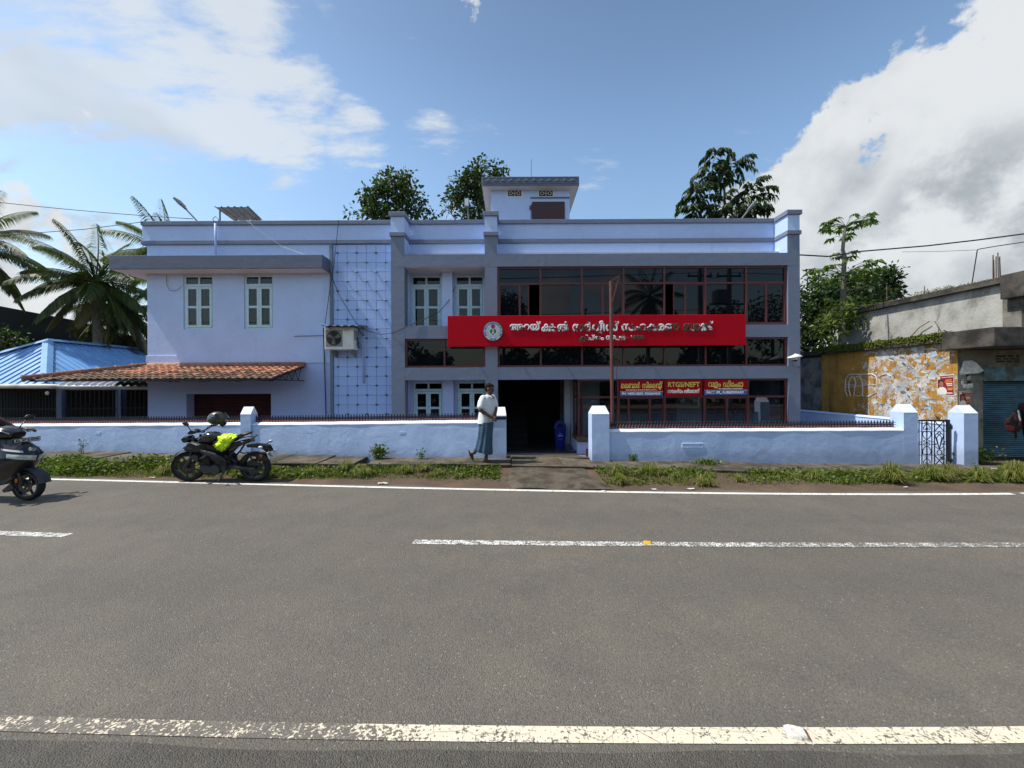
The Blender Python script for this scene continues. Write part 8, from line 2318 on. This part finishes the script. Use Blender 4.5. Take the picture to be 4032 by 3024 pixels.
# moss along the ledge of the shop
n_ = 9000
y_ = RNG.uniform(9.5, 13.7, n_); x_ = XW - .15 + RNG.uniform(0, .35, n_) ** 1.3; z_ = 3.03 + RNG.uniform(-.02, .14, n_) * (.5 + .5 * np.sin(y_ * 5.1 + np.sin(y_ * 11)) ** 2)
z_ = np.where(x_ < XW - .10, z_ - RNG.uniform(0, .10, n_), z_)
dr = RNG.normal(size=(n_, 3)); dr[:, 0] -= .5
v, q = leaves(np.stack([x_, y_, z_], 1), dr, .05, .04)
ms = put('moss', fast_mesh('moss', v, q, 'moss')); tag(ms, 'bright green moss and ferns along the shop ledge', 'moss', kind='stuff')
n_ = 1500
y_ = RNG.uniform(9.5, 14.4, n_); x_ = RNG.uniform(11.86, 12.3, n_); z_ = 4.44 + RNG.uniform(0, .10, n_) * (np.sin(y_ * 3.0) > 0)
v, q = leaves(np.stack([x_, y_, z_], 1), RNG.normal(size=(n_, 3)) + np.array([[0, 0, .5]]), .06, .02)
tag(put('roof_weeds', fast_mesh('roof_weeds', v, q, 'grass_dry')), 'thin dry weeds along the shop roof edge', 'weeds', kind='stuff')

# ================================================================== across the road, seen only in the glass
def mirror_P(u, v, Yo): D_ = 2 * YG - Yo; return Vector((PX(u, v, D_), Yo, PZ(u, v, D_)))
palm('coconut_palm', 'coconut palm across the road mirrored in the upper windows', (mirror_P(2560, 1300, -10).x, -10, -.1), tuple(mirror_P(2560, 1175, -10)), 22, 3.2, (0, 0), 1.0, 21, 3)
for uu, vv, rr_, lab in ((1985, 1200, 70, 'tree across the road mirrored at the left end of the upper windows'), (3040, 1230, 110, 'broad tree across the road mirrored at the right end of the upper windows'), (2840, 1250, 70, 'tree behind the transformer pole across the road'), (2300, 1400, 120, 'bushy tree across the road mirrored in the middle windows'), (1500, 1350, 150, 'broad tree across the road opposite the tiled awning'), (3500, 1300, 160, 'broad tree across the road opposite the shop')):
    c = mirror_P(uu, vv, -12); k = (2 * YG + 12) / F
    blob_tree('roadside_tree', lab, (c.x, -12, -.1), (c.x, -12, max(1.5, c.z - rr_ * k * .7)),
              [((c.x, -12, c.z), (rr_ * k, rr_ * k * .8, rr_ * k * .8)), ((c.x - rr_ * k * .6, -12, c.z - rr_ * k * .4), (rr_ * k * .7,) * 3), ((c.x + rr_ * k * .6, -12, c.z - rr_ * k * .4), (rr_ * k * .7,) * 3), ((c.x, -12, c.z - rr_ * k * .8), (rr_ * k, rr_ * k * .7, rr_ * k * .6))], 120, 14, .34, .22, 'leaf_dark', .2, .5)
belt_n = 26000
bx_ = RNG.uniform(-45, 60, belt_n); by_ = RNG.uniform(-22, -17, belt_n); top = 4.6 + 1.6 * np.sin(bx_ * .35) + 1.1 * np.sin(bx_ * .83 + 2) + .5 * np.sin(bx_ * 2.3)
bz_ = RNG.uniform(0, 1, belt_n) ** .8 * top
v, q = leaves(np.stack([bx_, by_, bz_], 1), RNG.normal(size=(belt_n, 3)), .75, .5)
tag(put('tree_belt', fast_mesh('tree_belt', v, q, 'leaf_dark')), 'far belt of dense trees across the road', 'trees', kind='stuff')
concrete('pole_concrete', (.20, .19, .17), (.28, .26, .23))
def power_pole(u, label, cross=True, tr_=False):
    c = mirror_P(u, 1060, -1.4); o = thing('power_pole', label, 'pole', (c.x, -1.4, -.05))
    W(MB().box(c.x - .11, c.x + .11, -1.5, -1.3, -.3, c.z), 'shaft', 'pole_concrete', o)
    x_ = MB(); x_.box(c.x - .8, c.x + .8, -1.44, -1.36, c.z - .5, c.z - .4)
    for s in (-.7, 0, .7): x_.lathe([(.03, 0), (.05, .05), (.03, .1), (.05, .15), (.02, .2)], (c.x + s, -1.4, c.z - .4), 'z', 8)
    if tr_: x_.box(c.x - 1.2, c.x + .9, -1.46, -1.34, c.z - 2.3, c.z - 2.2)
    W(x_, 'cross_arm', 'iron_black', o)
    if tr_:
        W(MB().box(c.x - .95, c.x - .15, -1.75, -1.15, c.z - 2.2, c.z - 1.35, .03), 'transformer', 'lamp_grey', o)
    return c
c1 = power_pole(2755, 'concrete power pole across the road seen mirrored in the glass'); c2 = power_pole(2870, 'transformer pole across the road seen mirrored in the glass', tr_=True)
for dz, s, nm in ((-.22, -.7, 'outer power line'), (-.22, 0, 'middle power line'), (-.22, .7, 'inner power line'), (-2.6, 0, 'low hung power line')):
    cable([(-40, -1.4 + s * .2, c1.z + dz - .3), (c1.x, -1.4, c1.z + dz), (c2.x, -1.4, c2.z + dz), (60, -1.4 + s * .2, c2.z + dz - .3)], .018, nm + ' on the poles across the road, mirrored in the glass', sag=.35)['group'] = 'power lines across the road'
